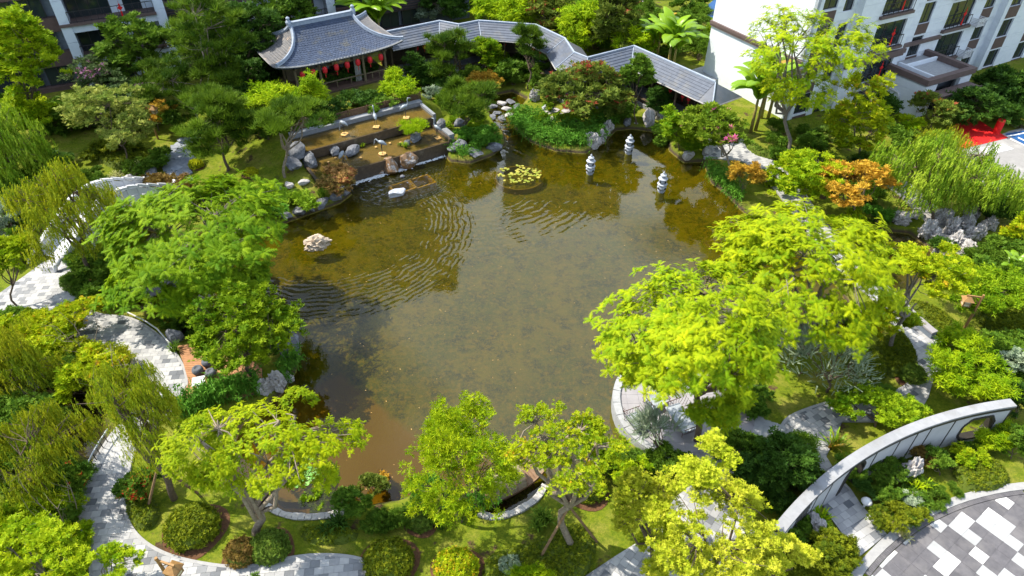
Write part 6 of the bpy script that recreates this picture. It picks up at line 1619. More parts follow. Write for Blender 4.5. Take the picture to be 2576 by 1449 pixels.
tree('ginkgo', 'ginkgo', (1955,1500), (1940,1400,95,62), 'pale yellow ginkgo tree top by the arch path', tr=.09, smul=.9)
# bottom bank
t, b, fk = tree('broad', 'yellow', (1437,1368), (1420,1120,150,95), 'staked yellow green tree with forked pale trunk on the lawn', tr=.17, bark='bark_pale', smul=.9, limbs=12, hollow=.4, dens=.55, fork=.42, fill=.9)
stake(1350, 1415, fk, 'wooden stake propping the forked yellow green tree', 'stakes of the forked tree'); stake(1505, 1362, fk, 'wooden stake propping the forked yellow green tree', 'stakes of the forked tree')
tree('lance', 'lime', (1165,1310), (1165,1170,130,140), 'light green narrow leaved tree at the water beside the boat', tr=.10, bark='bark', smul=.95, dens=.68, fill=.9)
t, b, fk = tree('jac', 'jac', (640,1345), (650,1120,225,105), 'low wide yellow green feathery tree with leaning trunk on the lower bank', tr=.19, bark='bark_pale', limbs=12, smul=.85, hollow=.4, dens=.62, fork=.26, extra=((800,1180,70,70), (755,1015,45,40), (500,1140,95,85)))
# left bank
tree('broad', 'green', (632,960), (612,840,122,112), 'fresh green tree shading the stools on the deck', tr=.12, bark='bark', smul=1.0, limbs=8)
tree('jacf', 'jac2', (497,815), (490,570,215,130), 'big fine leaved green tree spreading over the left bank', tr=.20, bark='bark_grey', limbs=11, hollow=.45, extra=((400,720,130,70), (560,700,130,60)))
t, b, fk = tree('willow', 'willow', (438,1255), (345,1050,105,165), 'yellowing weeping willow leaning over the left path', tr=.16, bark='bark', limbs=9, dens=.75)
stake(365, 1290, fk, 'wooden stake propping the leaning willow', 'willow stakes'); stake(500, 1240, fk, 'wooden stake propping the leaning willow', 'willow stakes')
tree('willow', 'willow', (235,690), (170,540,105,120), 'weeping willow with yellow strands beside the arch bridge', tr=.13, limbs=8)
tree('willow', 'willowg', (40,470), (30,385,80,115), 'green weeping willow at the far left lawn', tr=.13, limbs=8)
tree('willow', 'willow', (10,1010), (40,960,95,140), 'dense yellow willow mass left of the shaded creek', tr=.12, limbs=8)
tree('willow', 'willow', (60,1290), (70,1130,120,110), 'yellow willow hanging over the creek mouth', tr=.12, limbs=8)
tree('broad', 'lime', (120,1500), (110,1390,135,75), 'bright lime tree at the lower left path corner', tr=.10, smul=1.1, bark='bark_grey')
tree('broad', 'lime', (260,1520), (270,1430,60,50), 'lime green tree top over the lower left path', tr=.07, smul=1.0, bark='bark_grey', dens=.7)
tree('broad', 'yellow', (195,840), (190,800,75,50), 'sparse yellow brown tree at the path fork', tr=.07, dens=.6, bark='bark')
tree('broad', 'lime', (40,770), (25,660,55,55), 'bright lime tree beside the white paved junction', tr=.07)
tree('broad', 'blue', (20,600), (30,560,45,50), 'grey green bush behind the bridge willow', 'shrub', tr=.05, name='shrub')
# upper left
tree('broad', 'lime', (100,350), (55,150,85,150), 'tall yellow green tree at the shaded block corner', tr=.15, smul=1.3, extra=((60,300,70,60),))
tree('broad', 'mid', (372,250), (350,135,88,82), 'round dense green tree before the shaded balconies', tr=.12, smul=1.1, dens=1.2)
tree('fine', 'pinkd', (235,300), (240,215,78,58), 'dull crape myrtle with mauve bloom under the balconies', tr=.06, smul=1.2, dens=.5)
tree('fine', 'pinkd', (330,310), (320,255,60,50), 'crape myrtle with mauve bloom behind the pale tree', tr=.06, smul=1.5)
tree('fine', 'pinkd', (560,200), (565,130,50,45), 'crape myrtle with mauve bloom beside the tall pine', tr=.06, smul=1.5)
tree('broad', 'pale', (318,410), (275,300,88,82), 'pale tipped loose tree on the upper left lawn', tr=.07, smul=.95, dens=.8)
tree('broad', 'mid', (180,330), (175,310,55,45), 'mid green bush on the upper left lawn', 'shrub', tr=.05, name='shrub')
tree('fine', 'orange', (400,330), (400,285,40,26), 'small orange maple beside the lamp post', tr=.05, smul=1.2, dens=.7)
tree('pine', 'pine', (560,300), (520,90,88,92), 'tall pine with bare lower limbs before the shaded block', tr=.15, bark='bark_grey', limbs=9)
tree('pine', 'pine', (505,330), (475,205,120,62), 'wide pine on the upper left lawn', tr=.13, bark='bark_grey')
tree('pine', 'pine', (570,430), (550,325,95,85), 'dark pine beside the stone slab path', tr=.13, extra=((545,260,60,30),))
tree('pine', 'pine', (715,440), (738,300,90,42), 'leaning pine with forked trunk at the left of the pools', tr=.12, bark='bark_pale')
tree('pine', 'pine', (1168,345), (1185,262,80,50), 'dark pine on the fern bank beside the pools', tr=.10)
tree('pine', 'pine', (1130,225), (1130,142,56,56), 'dark pine in front of the walkway roof', tr=.10)
tree('pine', 'pine', (1335,222), (1325,112,42,46), 'tall trimmed pine at the walkway corner', tr=.10)
tree('pine', 'bamboo', (1034,348), (1037,318,36,18), 'small bonsai pine standing in the lower pool', tr=.05, smul=.7)
tree('broad', 'green', (1215,190), (1215,142,42,36), 'fresh green broad leaved tree between the two pines', tr=.07, smul=1.3)
tree('bamboo', 'bamboo', (690,330), (690,275,68,52), 'bright bamboo beside the pavilion steps', tr=.03)
tree('bamboo', 'bamboo', (795,300), (795,245,34,50), 'upright bright bamboo in front of the pavilion corner', tr=.03)
tree('bamboo', 'bamboo', (1005,250), (1005,218,44,30), 'bright bamboo shrub at the pool ledge end', tr=.03)
tree('fine', 'red', (845,480), (842,450,52,34), 'red and orange maple at the foot of the lower pool', tr=.05, smul=1.1)
tree('fine', 'orange', (1215,225), (1215,200,34,26), 'orange maple behind the pine of the fern bank', tr=.05, smul=1.1)
tree('fine', 'olive', (1447,308), (1470,225,98,58), 'bottlebrush tree with red spikes on the vine covered island', tr=.12, bark='bark', smul=1.3, extra=((1530,250,50,40),), dens=1.1)
tree('broad', 'mid', (1600,312), (1600,200,36,82), 'slim upright green tree at the walkway bend', tr=.07, smul=1.1, dens=1.2)
tree('fine', 'pink', (1850,440), (1792,325,80,56), 'crape myrtle with pink bloom at the path start', tr=.09, bark='bark_pale', smul=1.4)
tree('broad', 'green', (1705,390), (1705,318,45,60), 'fresh green bush under the walkway eave', 'shrub', tr=.05, name='shrub', smul=1.0)
# far row behind the walkway and pavilion
far = [('broad','dark',(640,230),(640,95,60,85),'dark tree at the left of the pavilion roof'),('fine','mid',(700,160),(715,35,75,50),'tall green tree behind the pavilion ridge'),('broad','dark',(610,250),(615,200,45,60),'dark bush in shade left of the pavilion'),('fine','green',(600,120),(590,30,55,55),'green tree top behind the tall pine'),('broad','lime',(760,80),(750,20,35,35),'lime tree top behind the left finial'),
       ('broad','blue',(1080,60),(1075,30,40,28),'silvery bush behind the banana plant'),('fine','dark',(1140,70),(1130,15,60,40),'dark tree top above the walkway roof'),('fine','mid',(830,50),(830,5,70,30),'green tree row top behind the pavilion'),
       ('bamboo','bamboo',(1330,90),(1270,25,80,42),'yellow green bamboo grove behind the walkway bend'),('fine','olive',(1370,95),(1370,40,60,45),'olive bottlebrush with red spikes behind the walkway'),('bamboo','bamboo',(1480,130),(1475,75,65,52),'bright bamboo clump behind the walkway valley'),('fine','mid',(1440,60),(1440,15,60,35),'green tree top behind the bamboo clump'),('fine','olive',(1560,140),(1545,60,60,65),'reddish olive bottlebrush beside the large banana plant'),('bamboo','bamboo',(1590,150),(1590,105,50,38),'bamboo thicket behind the last walkway roof'),('fine','mid',(1560,25),(1560,0,80,30),'far green trees at the court edge'),
       ('broad','green',(1780,120),(1800,95,25,35),'green bush at the white side wall'),('fine','mid',(1740,30),(1740,10,40,30),'mid green tree at the far court'),('fine','dark',(1000,20),(990,-5,80,30),'dark trees at the top behind the banana plant')]
for k, l, bs, cr, la_ in far: tree(k, l, bs, cr, la_, tr=.09, smul=1.35 if k != 'bamboo' else 1.1)

# ---- shrubs
sh = [('fine','dark',(850,265,70,24),'dark shrubs clipped before the pavilion deck'),('blade_','',(0,0,0,0),''),
      ('fine','dark',(920,255,50,20),'dark fern shrub right of the clipped shrubs'),('fine','mid',(960,270,40,18),'leafy shrub above the slat fence'),
      ('broad','dark',(1060,190,45,40),'dark leafy shrub behind the pool end'),('broad','dark',(1110,200,40,30),'dark shrub under the walkway pine'),('broad','blue',(1085,240,25,16),'silver variegated shrub at the stone steps'),
      ('fine','mid',(1290,190,45,28),'mixed green shrub between walkway and inlet'),('broad','green',(1260,165,30,22),'green shrub before the walkway seat'),('fine','green',(1110,250,30,15),'fern shrub at the ledge boulder'),
      ('fine','vine',(1200,345,45,22),'leafy fern mass on the bank point'),('fine','vine',(1230,355,25,16),'leafy fern tuft by the rounded boulder'),
      ('broad','dark',(1640,260,40,40),'dark shrub under the walkway eave rocks'),('broad','mid',(1560,275,40,30),'shrub at the island flank by the walkway'),
      ('broad','mid',(1660,350,28,30),'bank shrub under the fresh green bush'),('broad','green',(1750,350,45,38),'bank shrub below the pink crape myrtle'),
      ('fine','hedgeg',(2095,345,40,22),'green hedge shrub below the yellowing tree'),('fine','mid',(2270,350,45,26),'mid green shrub by the porch corner'),('broad','lime',(2290,315,30,22),'lime shrub before the porch wall'),
      ('fine','dark',(2190,420,40,18),'dark low shrub under the yellowing tree'),('fine','mid',(2230,400,35,20),'mid shrub beside the ball planter'),
      ('broad','dark',(2440,280,70,50),'dark camellia shrub beside the red carpet'),('broad','dark',(2540,230,70,50),'dark shrub below the far louvre racks'),('redfl','',(0,0,0,0),''),
      ('fine','vine',(2205,550,30,25),'dark fern shrub hanging over the dark pool'),('fine','dark',(2500,520,50,40),'dark conifer shrub above the rockery'),('fine','mid',(2540,640,45,50),'shrub at the rockery right end'),('broad','yellow',(2560,600,40,60),'golden shrub at the right edge of the rockery'),
      ('fine','dark',(2370,620,30,18),'dark juniper tuft on the rockery face'),
      ('broad','green',(2130,790,45,35),'green bush between the terrace tree and the stone bench'),('fine','mid',(1890,1010,60,35),'low green planting beside the terrace steps'),('broad','mid',(2180,985,60,30),'green planting between the two path bends'),
      ('broad','green',(1500,1150,60,40),'bright broad shrub at the terrace foot'),('fine','green',(1480,1085,40,30),'reed like shrub at the terrace waterline'),('broad','mid',(1560,1170,45,35),'glossy shrub under the blue grey conifer'),('broad','lime',(1600,1190,45,40),'lime croton shrub beside the small conifer'),
      ('fine','vine',(1080,1245,55,38),'fine fern shrub at the lower waterline'),('fine','olive',(930,1235,50,38),'olive maple shrub on the lower bank'),('fine','orange',(955,1215,30,22),'pale orange maple shrub by the silty water'),('fine','mid',(880,1270,55,35),'green shrub on the lower bank under the feathery branches'),('broad','green',(800,1260,45,25),'leafy shrub at the lower stone kerb'),
      ('broad','redfl',(360,1210,55,45),'shrub with red blooms at the willow foot'),('broad','redfl',(180,1200,50,38),'red blooming shrub at the handrail end'),
      ('broad','mid',(300,690,55,55),'dark green shrub beneath the bridge willow'),('broad','mid',(260,740,35,35),'small leafy tree beside the path junction'),('broad','dark',(350,690,50,35),'dark shrub under the big fine leaved tree'),
      ('broad','mid',(460,800,50,40),'shrub at the foot of the big fine leaved tree'),('fine','vine',(640,700,40,20),'low bush at the left waterline'),
      ('fine','mid',(40,800,60,25),'low brown green shrub at the path fork'),('broad','yellow',(60,870,75,45),'yellow green shrub mass above the creek'),('broad','mid',(190,930,70,40),'dark green shrub at the creek bank'),('broad','yellow',(230,960,75,70),'loose yellow shrub beside the curved path'),
      ('broad','mid',(150,1280,60,45),'shrub with bare twigs at the lower left'),('broad','green',(60,1330,70,40),'green shrub at the lower left border'),
      ('fine','grassy',(760,505,55,20),'grassy shrub on the left bank'),('fine','vine',(700,530,30,20),'fern at the left bank boulders'),
      ('fine','dark',(130,410,40,25),'dark bush under the left willow'),('fine','mid',(90,470,70,28),'mid green bush before the bridge willow'),('fine','hedge',(280,380,60,22),'low clipped shrub on the upper left lawn'),('fine','mid',(350,420,45,22),'round green bush beside the slab boulder'),
      ('fine','mid',(410,400,28,22),'yellow green bush at the slab path side'),('fine','brown',(400,470,70,22),'brownish groundcover mound behind the bridge'),
      ('broad','dark',(660,190,55,50),'dark leafy bush at the pavilion side'),('broad','dark',(590,250,40,40),'shady bush behind the orange deck'),('fine','mid',(440,300,40,40),'leafy bush behind the lamp post')]
for q in sh:
    if len(q) == 4 and q[3] and q[0] in KIND: shrub(q[0], q[1], q[2], q[3], smul=1.2)
shrub('lance', 'lime', (1330,1446,62,26), 'bright narrow leaved shrub in front of the kidney hedge')
shrub('fine', 'mid', (660,1475,40,30), 'small shrub at the foot of the lower path lamp')
# bed between wall and plaza
for q in [('fine','mid',(2220,1180,45,35),'feathery shrub against the curved wall'),('fine','mid',(2150,1180,40,30),'dark fern under the wall arch'),('broad','brown',(2315,1150,35,28),'bronze shrub behind the pale scholar rock'),('broad','lime',(2440,1150,40,30),'small yellow fruiting tree below the curved wall'),('bamboo','bamboo',(2500,1090,45,40),'light bamboo shrub before the eight sided opening'),('broad','mid',(2545,1120,40,45),'green shrub at the plaza edge bed'),('broad','mid',(2360,1170,40,32),'round leafy shrub beside the scholar rock'),('fine','blue',(2290,1260,28,22),'silver variegated ball shrub in the wall bed'),('fine','hedge',(2240,1300,45,35),'golden green mound at the arch path corner'),('broad','dark',(2190,1230,35,25),'dark leafy plant beside the mushroom light'),('fine','hedge',(2290,1300,40,25),'golden green mound by the plaza kerb'),
          ('fine','hedge',(2080,1390,50,40),'yellow green mound below the ginkgo top'),('fine','mid',(2000,1330,40,30),'dark shrub at the wall end'),('broad','mid',(1990,1360,30,30),'leafy plant by the white scholar rock'),('broad','dark',(2560,1010,35,60),'dark grey green tree at the right end of the wall')]:
    shrub(q[0], q[1], q[2], q[3], smul=1.1)

# ---- clipped balls and hedges
M['mulch'] = surf('bark_mulch', (0.15, 0.075, 0.04), (0.09, 0.05, 0.03), 14, 0.9, 0.7, 30, 0.1, bdist=.05)
def clipped(crown, lm, label, core=True, size=.075, n=None, name='clipped_shrub', rseed=1):
    cx, cy, w, h = crown; b = GG(cx, cy + h * .55); C, r = solve_crown(b, cx, cy, w, h); r = (r[0] * 1.04, r[0] * .94, min(r[2], r[0]) * .9); rng = np.random.default_rng(int(cx * 7 + cy))
    t = thing(name, label, 'shrub', (b.x, b.y, b.z)); zc = r[2] * .55
    part('mulch_bed', MB().add([(b.x, b.y, b.z + .05)] + [(b.x + (r[0] * 1.22 + .06) * (1 + .07 * math.sin(a * 3 + cx)) * math.cos(a), b.y + (r[0] * 1.22 + .06) * (1 + .07 * math.sin(a * 3 + cx)) * math.sin(a), b.z + .022) for a in np.linspace(0, 6.283, 25)[:-1]], [(0, k + 1, (k + 1) % 24 + 1) for k in range(24)]).mesh('mulch_bed', M['mulch']), GROUND)
    N_ = int(420 * r[0] * r[0] * 6 * (.075 / size) ** 2 * 1.1); N_ = min(max(N_, 500), 2600)
    d = rng.normal(size=(N_, 3)); d /= np.linalg.norm(d, axis=1, keepdims=True); d[:, 2] = np.where(d[:, 2] < -.5, -d[:, 2], d[:, 2])
    lump = 1 + .08 * np.sin(d[:, 0] * 7 + cx) * np.sin(d[:, 1] * 6 + cy) + (rng.random(N_) < .05) * rng.uniform(.03, .16, N_) + .05 * np.sin(d[:, 2] * 11 + d[:, 0] * 5)
    P = d * np.array(r) * lump[:, None] * rng.uniform(.93, 1.05, N_)[:, None] + np.array((0, 0, zc))
    V, F, kv = inst('ros', P, rng.normal(size=(N_, 3)), d + rng.normal(size=(N_, 3)) * .45, size * rng.uniform(.8, 1.4, N_))
    part('crown', np_mesh('crown', V, F, LM[lm], np.repeat(rng.random(N_), kv)), t)
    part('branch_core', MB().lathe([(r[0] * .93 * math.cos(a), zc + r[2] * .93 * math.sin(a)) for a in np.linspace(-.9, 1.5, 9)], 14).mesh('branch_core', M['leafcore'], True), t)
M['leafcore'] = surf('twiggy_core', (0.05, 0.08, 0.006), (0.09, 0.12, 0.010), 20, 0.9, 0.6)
for q in [((490,1305,62,55),'hedge','round clipped shrub under the wide feathery tree'),((682,1362,46,44),'hedgeg','round clipped ball with pale leaf tips on the lawn'),((612,1378,38,42),'brown','brown tinged clipped ball at the leaning trunk'),((980,1392,58,52),'hedge','dark clipped ball at the path tip'),((1060,1298,32,30),'hedgeg','small clipped ball beside the fern shrub'),((1150,1412,52,48),'yellow','golden leaved clipped ball on the lower lawn'),((1282,1418,28,28),'blue','small blue grey ball inside the kidney hedge'),((1290,1215,42,35),'hedge','dark clipped mound behind the forked trunk'),((1475,1210,46,40),'hedge','dark round hedge at the mooring lawn'),
          ((494,412,16,14),'hedgey','bright golden ball beside the slab path'),((632,432,16,12),'hedgey','bright golden ball on the upper lawn'),((614,320,12,10),'hedgey','small golden ball near the orange deck'),((2205,345+70,28,24),'hedge','clipped ball beside the rockery service path'),((190,705,28,26),'hedgeg','dark clipped ball at the bridge foot path'),((745,405+85,18,16),'hedgeg','small clipped ball at the maple bank'),((2290,955-20,30,26),'hedgeg','dark ball in the hedge at the path bend'),((655,1440,1,1),'hedge','')]:
    if q[2]: clipped(q[0], q[1], q[2], size=.085 if q[0][0] < 1400 and q[0][1] > 1100 else .10)
def hedge(poly_px, h, lm, label, size=.08, dens=150):
    poly = spline(GP(poly_px), 4); a = np.array(poly); c = a.mean(0); rng = np.random.default_rng(int(abs(c[0]) * 100)); zb = zg(*c)
    x0, y0 = a.min(0); x1, y1 = a.max(0); st = max(.16, (x1 - x0) / 60)
    X, Y = np.meshgrid(np.arange(x0 - st, x1 + st, st), np.arange(y0 - st, y1 + st, st)); d = -sdist(X.ravel(), Y.ravel(), poly)
    hf = lambda d, x, y: h * np.sqrt(np.clip(1 - (1 - np.clip(d / (h * .8), 0, 1)) ** 2, 0, 1)) + .03 * np.sin(x * 7) * np.sin(y * 6) * (d > .1)
    Z = np.where(d > 0, hf(d, X.ravel(), Y.ravel()), -.1); nx_, ny_ = X.shape[1], X.shape[0]; id_ = np.arange(nx_ * ny_).reshape(ny_, nx_)
    Fq = np.stack([id_[:-1, :-1], id_[:-1, 1:], id_[1:, 1:], id_[1:, :-1]], -1).reshape(-1, 4); keep = (d[Fq] > -st).any(1); Fq = Fq[keep]
    t = thing('hedge', label, 'hedge', (c[0], c[1], zb))
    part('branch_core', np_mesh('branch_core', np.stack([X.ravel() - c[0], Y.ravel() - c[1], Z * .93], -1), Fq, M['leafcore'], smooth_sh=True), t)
    ar = keep.sum() * st * st; N_ = int(min(3200, ar * dens * 1.5)); px, py = rng.uniform(x0, x1, N_), rng.uniform(y0, y1, N_); dd = -sdist(px, py, poly); k = dd > 0.005; px, py, dd = px[k], py[k], dd[k]
    edge = np.clip(1 - dd / (h * .8), 0, 1); pz = hf(dd, px, py) * np.where(rng.random(len(px)) < edge, rng.uniform(.2, 1, len(px)), rng.uniform(.95, 1.06, len(px)))
    V, F, kv = inst('ros', np.stack([px - c[0], py - c[1], pz], -1), rng.normal(size=(len(px), 3)), np.array((0, 0, 1.0)) + rng.normal(size=(len(px), 3)) * .5, size * rng.uniform(.8, 1.4, len(px)))
    part('crown', np_mesh('crown', V, F, LM[lm], np.repeat(np.clip(rng.normal(.4, .25, len(px)), 0, 1), kv)), t)
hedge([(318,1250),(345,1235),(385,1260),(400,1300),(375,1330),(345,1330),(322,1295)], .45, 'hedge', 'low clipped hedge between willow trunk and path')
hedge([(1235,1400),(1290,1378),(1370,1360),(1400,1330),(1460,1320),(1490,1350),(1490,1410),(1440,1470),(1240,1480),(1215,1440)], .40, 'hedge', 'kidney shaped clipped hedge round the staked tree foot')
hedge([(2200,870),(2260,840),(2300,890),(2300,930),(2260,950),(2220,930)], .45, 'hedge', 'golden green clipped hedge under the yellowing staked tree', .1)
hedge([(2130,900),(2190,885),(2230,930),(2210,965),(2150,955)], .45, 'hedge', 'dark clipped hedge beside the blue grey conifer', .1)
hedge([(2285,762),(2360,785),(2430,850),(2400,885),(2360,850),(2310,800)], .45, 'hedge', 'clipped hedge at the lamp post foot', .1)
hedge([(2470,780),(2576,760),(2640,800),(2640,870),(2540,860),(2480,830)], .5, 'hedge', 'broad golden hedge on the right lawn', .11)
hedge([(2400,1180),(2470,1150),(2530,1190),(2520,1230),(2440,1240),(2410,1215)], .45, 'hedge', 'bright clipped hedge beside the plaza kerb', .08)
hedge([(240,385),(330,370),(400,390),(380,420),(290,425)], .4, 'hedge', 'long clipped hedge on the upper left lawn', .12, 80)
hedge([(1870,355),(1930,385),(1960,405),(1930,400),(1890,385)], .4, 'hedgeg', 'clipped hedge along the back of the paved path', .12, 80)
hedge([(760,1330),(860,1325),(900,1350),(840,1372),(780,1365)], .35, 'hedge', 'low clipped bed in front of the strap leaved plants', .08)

# ---- vines hanging over banks
def vines(line, label, lm='vine', n=900, hang=1.2, spread=.8, seed=1, lift=.2):
    pts = [GG(x, y) for x, y in line]; rng = np.random.default_rng(seed); o0 = pts[0]
    t = thing('trailing_vine', label, 'vine', (o0.x, o0.y, 0)); P = []
    A = np.array([tuple(p) for p in pts]); ln = np.linalg.norm(np.diff(A[:, :2], axis=0), axis=1); cum = np.concatenate([[0], np.cumsum(ln)])
    u = rng.random(n) * cum[-1]; x = np.interp(u, cum, A[:, 0]) + rng.normal(0, spread * .5, n); y = np.interp(u, cum, A[:, 1]) + rng.normal(0, spread * .5, n); z = rng.uniform(.1, .65, n) + lift
    P = np.stack([x - o0.x, y - o0.y, z], -1); X = np.stack([rng.normal(size=n), rng.normal(size=n), np.zeros(n)], -1); Z = np.tile(np.array((0, 0, 1.0)), (n, 1)) + rng.normal(size=(n, 3)) * .25
    V, F, kv = inst('strand', P, X, Z, hang * rng.uniform(.5, 1.1, n)); part('strands', np_mesh('strands', V, F, LM[lm], np.repeat(rng.random(n), kv)), t)
    m = n // 2; i = rng.integers(0, n, m); V, F, kv = inst('narrow', P[i] + rng.normal(0, .1, (m, 3)), rng.normal(size=(m, 3)), np.array((0, 0, 1.0)) + rng.normal(size=(m, 3)) * .4, rng.uniform(.18, .34, m)); part('leaf_mat', np_mesh('leaf_mat', V, F, LM[lm], np.repeat(rng.random(m), kv)), t)
vines([(1298,300),(1335,335),(1395,355),(1465,360),(1510,340)], 'bright green vines trailing from the island into the pond', n=2000, hang=.95, spread=.9)
vines([(1310,285),(1380,320),(1450,335),(1510,315),(1540,300)], 'vine mat spreading over the top of the island', n=900, hang=.45, spread=1.0, seed=11)
vines([(1118,385),(1165,398),(1205,404),(1245,388),(1262,365)], 'fern fringe hanging from the bank point over the pond', n=420, hang=.5, spread=.5, seed=21, lift=.05)
vines([(1530,318),(1550,305)], 'small vine trailing behind the island limestones', n=120, hang=.8, spread=.4, seed=4)
vines([(1785,430),(1800,460),(1835,485),(1860,505)], 'vines trailing over the bank below the orange yellow shrub', n=420, hang=.9, spread=.6, seed=2)
vines([(450,1040),(520,1015),(590,990),(650,985)], 'dark green vines hanging below the deck tree', n=700, hang=1.0, spread=.7, seed=3, lift=.5)
vines([(730,935),(745,905),(720,960)], 'vines hanging at the large dark boulder', n=150, hang=.8, spread=.5, seed=6)
vines([(1150,1285),(1210,1280),(1240,1290)], 'strap vines drooping beside the mooring', n=170, hang=.7, spread=.4, seed=7)
vines([(2195,560),(2215,575),(2230,580)], 'dark vine hanging into the rockery pool', n=160, hang=.8, spread=.4, seed=8)

# ---- strap-leaved clumps, sago, grasses
def clump(x, y, s, n, lm, label, group=None, name='strap_plant', cat='plant', tm='blade'):
    rng = np.random.default_rng(int(x * 3 + y)); t = thing(name, label, cat, GG(x, y), 0, group)
    P = np.stack([rng.normal(0, s * .16, n), rng.normal(0, s * .16, n), np.zeros(n)], -1); V, F, kv = inst(tm, P, np.stack([rng.normal(size=n), rng.normal(size=n), np.zeros(n)], -1), np.array((0, 0, 1.0)) + rng.normal(size=(n, 3)) * .3, s * rng.uniform(.7, 1.1, n))
    part('leaf_blades', np_mesh('leaf_blades', V, F, LM[lm], np.repeat(rng.random(n), kv)), t)
for q in [(860,1330,.8,12,'dark','dark strap leaved plant on the lower lawn bed'),(820,1340,.6,9,'dark','smaller dark strap leaved plant beside the lower bed'),(1370,1310,.75,12,'mid','strap leaved plant between kerb and stake'),(1350,1330,.6,8,'mid','small strap leaved plant beside the stake'),(1855,430,.8,10,'dark','dark strap leaved plant at the pink tree trunk'),(2060,1320,.8,10,'bamboo','bright sago palm over the white mushroom light'),(2310,1235,.7,9,'bamboo','bright sago palm in the wall bed'),(2105,1400,.6,9,'straw','pale striped grass tuft at the plaza corner'),(2265,1345,.5,8,'straw','pale grass tuft at the plaza kerb'),(1640,450+760,.6,8,'lime','yellow strap plant by the lime croton'),
          (345,440,1.0,16,'straw','pale fountain grass tuft behind the bridge'),(300,455,.8,10,'straw','small fountain grass beside the grey boulder'),(770,500,.7,14,'grassy','bright green grass clump on the left bank'),(810,495,.7,14,'grassy','grass clump nearest the red maple'),(740,515,.6,10,'grassy','grass clump beside the edging boulders'),(1165,268,.6,8,'grassy','strap plant beside the white boulder'),(1095,232,.6,8,'bamboo','bright strap plant on the ledge'),(1450,1085,.7,12,'grassy','tall reeds at the terrace waterline'),(1040,1232,.7,8,'grassy','reed tuft at the silty shore'),(440,885,.6,9,'mid','spiky plant under the dark upright rock'),(980,245,.8,8,'banana','broad leaved plant at the ledge bamboo'),(1235,180,.9,8,'banana','broad leaved plant behind the orange maple'),(910,278,.5,8,'mid','fern above the fence'),(870,280,.5,8,'mid','fern above the fence middle'),(2090,1130,.9,7,'banana','banana seedling behind the curved wall'),(1005,368,.35,6,'mid','small fern in the lower pool wall corner'),(915,372,.4,6,'green','bright fern beside the long dark boulder'),(1020,372,.5,9,'green','fern skirt of the bonsai pine')]:
    clump(*q)

# ---- banana plants
def banana_leaf(seed, mat):
    rng = np.random.default_rng(seed); n = 12; V = []; F = []
    for k in range(n + 1):
        t = k / n; w = .17 * (math.sin(math.pi * min(.985, .06 + .94 * t)) ** .55) if 0 < t < 1 else .02; z = .95 * t - .75 * t * t * 1.1; x = t * (1 - .12 * t)
        for s in (-1, -.5, 0, .5, 1):
            ww = w * (1 - .25 * rng.random() * (abs(s) == 1)); V.append((x * 1.0 + .03 * abs(s), s * ww, z + .07 * abs(s) - .10 * s * s))
    for k in range(n):
        for q in range(4): F.append((k * 5 + q, k * 5 + q + 1, (k + 1) * 5 + q + 1, (k + 1) * 5 + q))
    return np_mesh('leaf', V, F, mat, np.repeat(rng.uniform(.2, .7), len(V)) if seed % 4 else np.repeat(.95, len(V)), True)
BW = [8, 8, 8, 1, 8]
BLM = [banana_leaf(k, LM['banana']) for k in range(1, 6)]; M['pseudo'] = surf('banana_stem', (0.24, 0.26, 0.07), (0.28, 0.17, 0.06), 5, .7, .2)
def banana(x, y, h, n, ll, label, seed):
    rng = random.Random(seed); b = GG(x, y); t = thing('banana_plant', label, 'banana plant', b)
    for q in range(2):
        dx, dy = rng.uniform(-.5, .5), rng.uniform(-.4, .4); part('stem', MB().tube([(dx, dy, -.1), (dx * 1.1, dy, h * .5), (dx * 1.2, dy, h)], [.16, .13, .09], 8).mesh('stem', M['pseudo'], True), t)
        for k in range(n):
            a = 6.283 * (k * .381 + q * .13) + rng.uniform(-.3, .3); e = rng.uniform(-.85, -.1) if k > 2 else rng.uniform(-1.3, -.95); s = ll * rng.uniform(.8, 1.15)
            part('leaf', rng.choices(BLM, BW)[0], t, (dx * 1.2, dy, h * rng.uniform(.85, 1.0)), (rng.uniform(-.2, .2), e * .8, a), (s, s, s))
banana(1690, 185, 2.8, 11, 3.6, 'large banana plant behind the last walkway roof', 1); banana(1640, 160, 2.4, 8, 3.0, 'smaller banana plant left of the large one', 2); banana(952, 128, 3.6, 12, 4.0, 'banana plant arching over the pavilion roof end', 3); banana(1893, 330, 3.6, 11, 3.4, 'banana plant between the walkway end and the white block', 4); banana(1930, 300, 3.6, 10, 3.2, 'banana plant against the white block corner', 5); banana(2510, 720, 1.2, 5, 1.6, 'pale young banana plant below the rockery', 6)
# bare twigs at the lower left
def twig(x, y, h, label, seed, group=None):
    rng = np.random.default_rng(seed); t = thing('bare_sapling', label, 'sapling', GG(x, y), 0, group); mb = MB()
    for k in range(6):
        a = rng.uniform(0, 6.28); tip = np.array((math.cos(a) * h * .35, math.sin(a) * h * .35, h * rng.uniform(.7, 1.1))); pts = limb(mb, rng, (0, 0, 0), tip, .03, .012, 5, 0, 5)
        for q in range(5):
            j = rng.integers(1, 5); limb(mb, rng, pts[j], pts[j] + rng.normal(0, h * .16, 3) + np.array((0, 0, h * .12)), .012, .004, 3, 0, 3)
    part('branches', mb.mesh('branches', M['bark_pale']), t)
twig(200, 1330, 2.6, 'bare branching sapling beside the lower left path', 1); twig(120, 1250, 2.4, 'bare branching sapling under the creek willow', 2); twig(230, 900, 3.0, 'bare sapling between creek and curved path', 3); twig(330, 1000, 3.2, 'thin bare sapling at the path inside bend', 4); twig(150, 1060, 2.4, 'bare twigs over the creek water', 5)

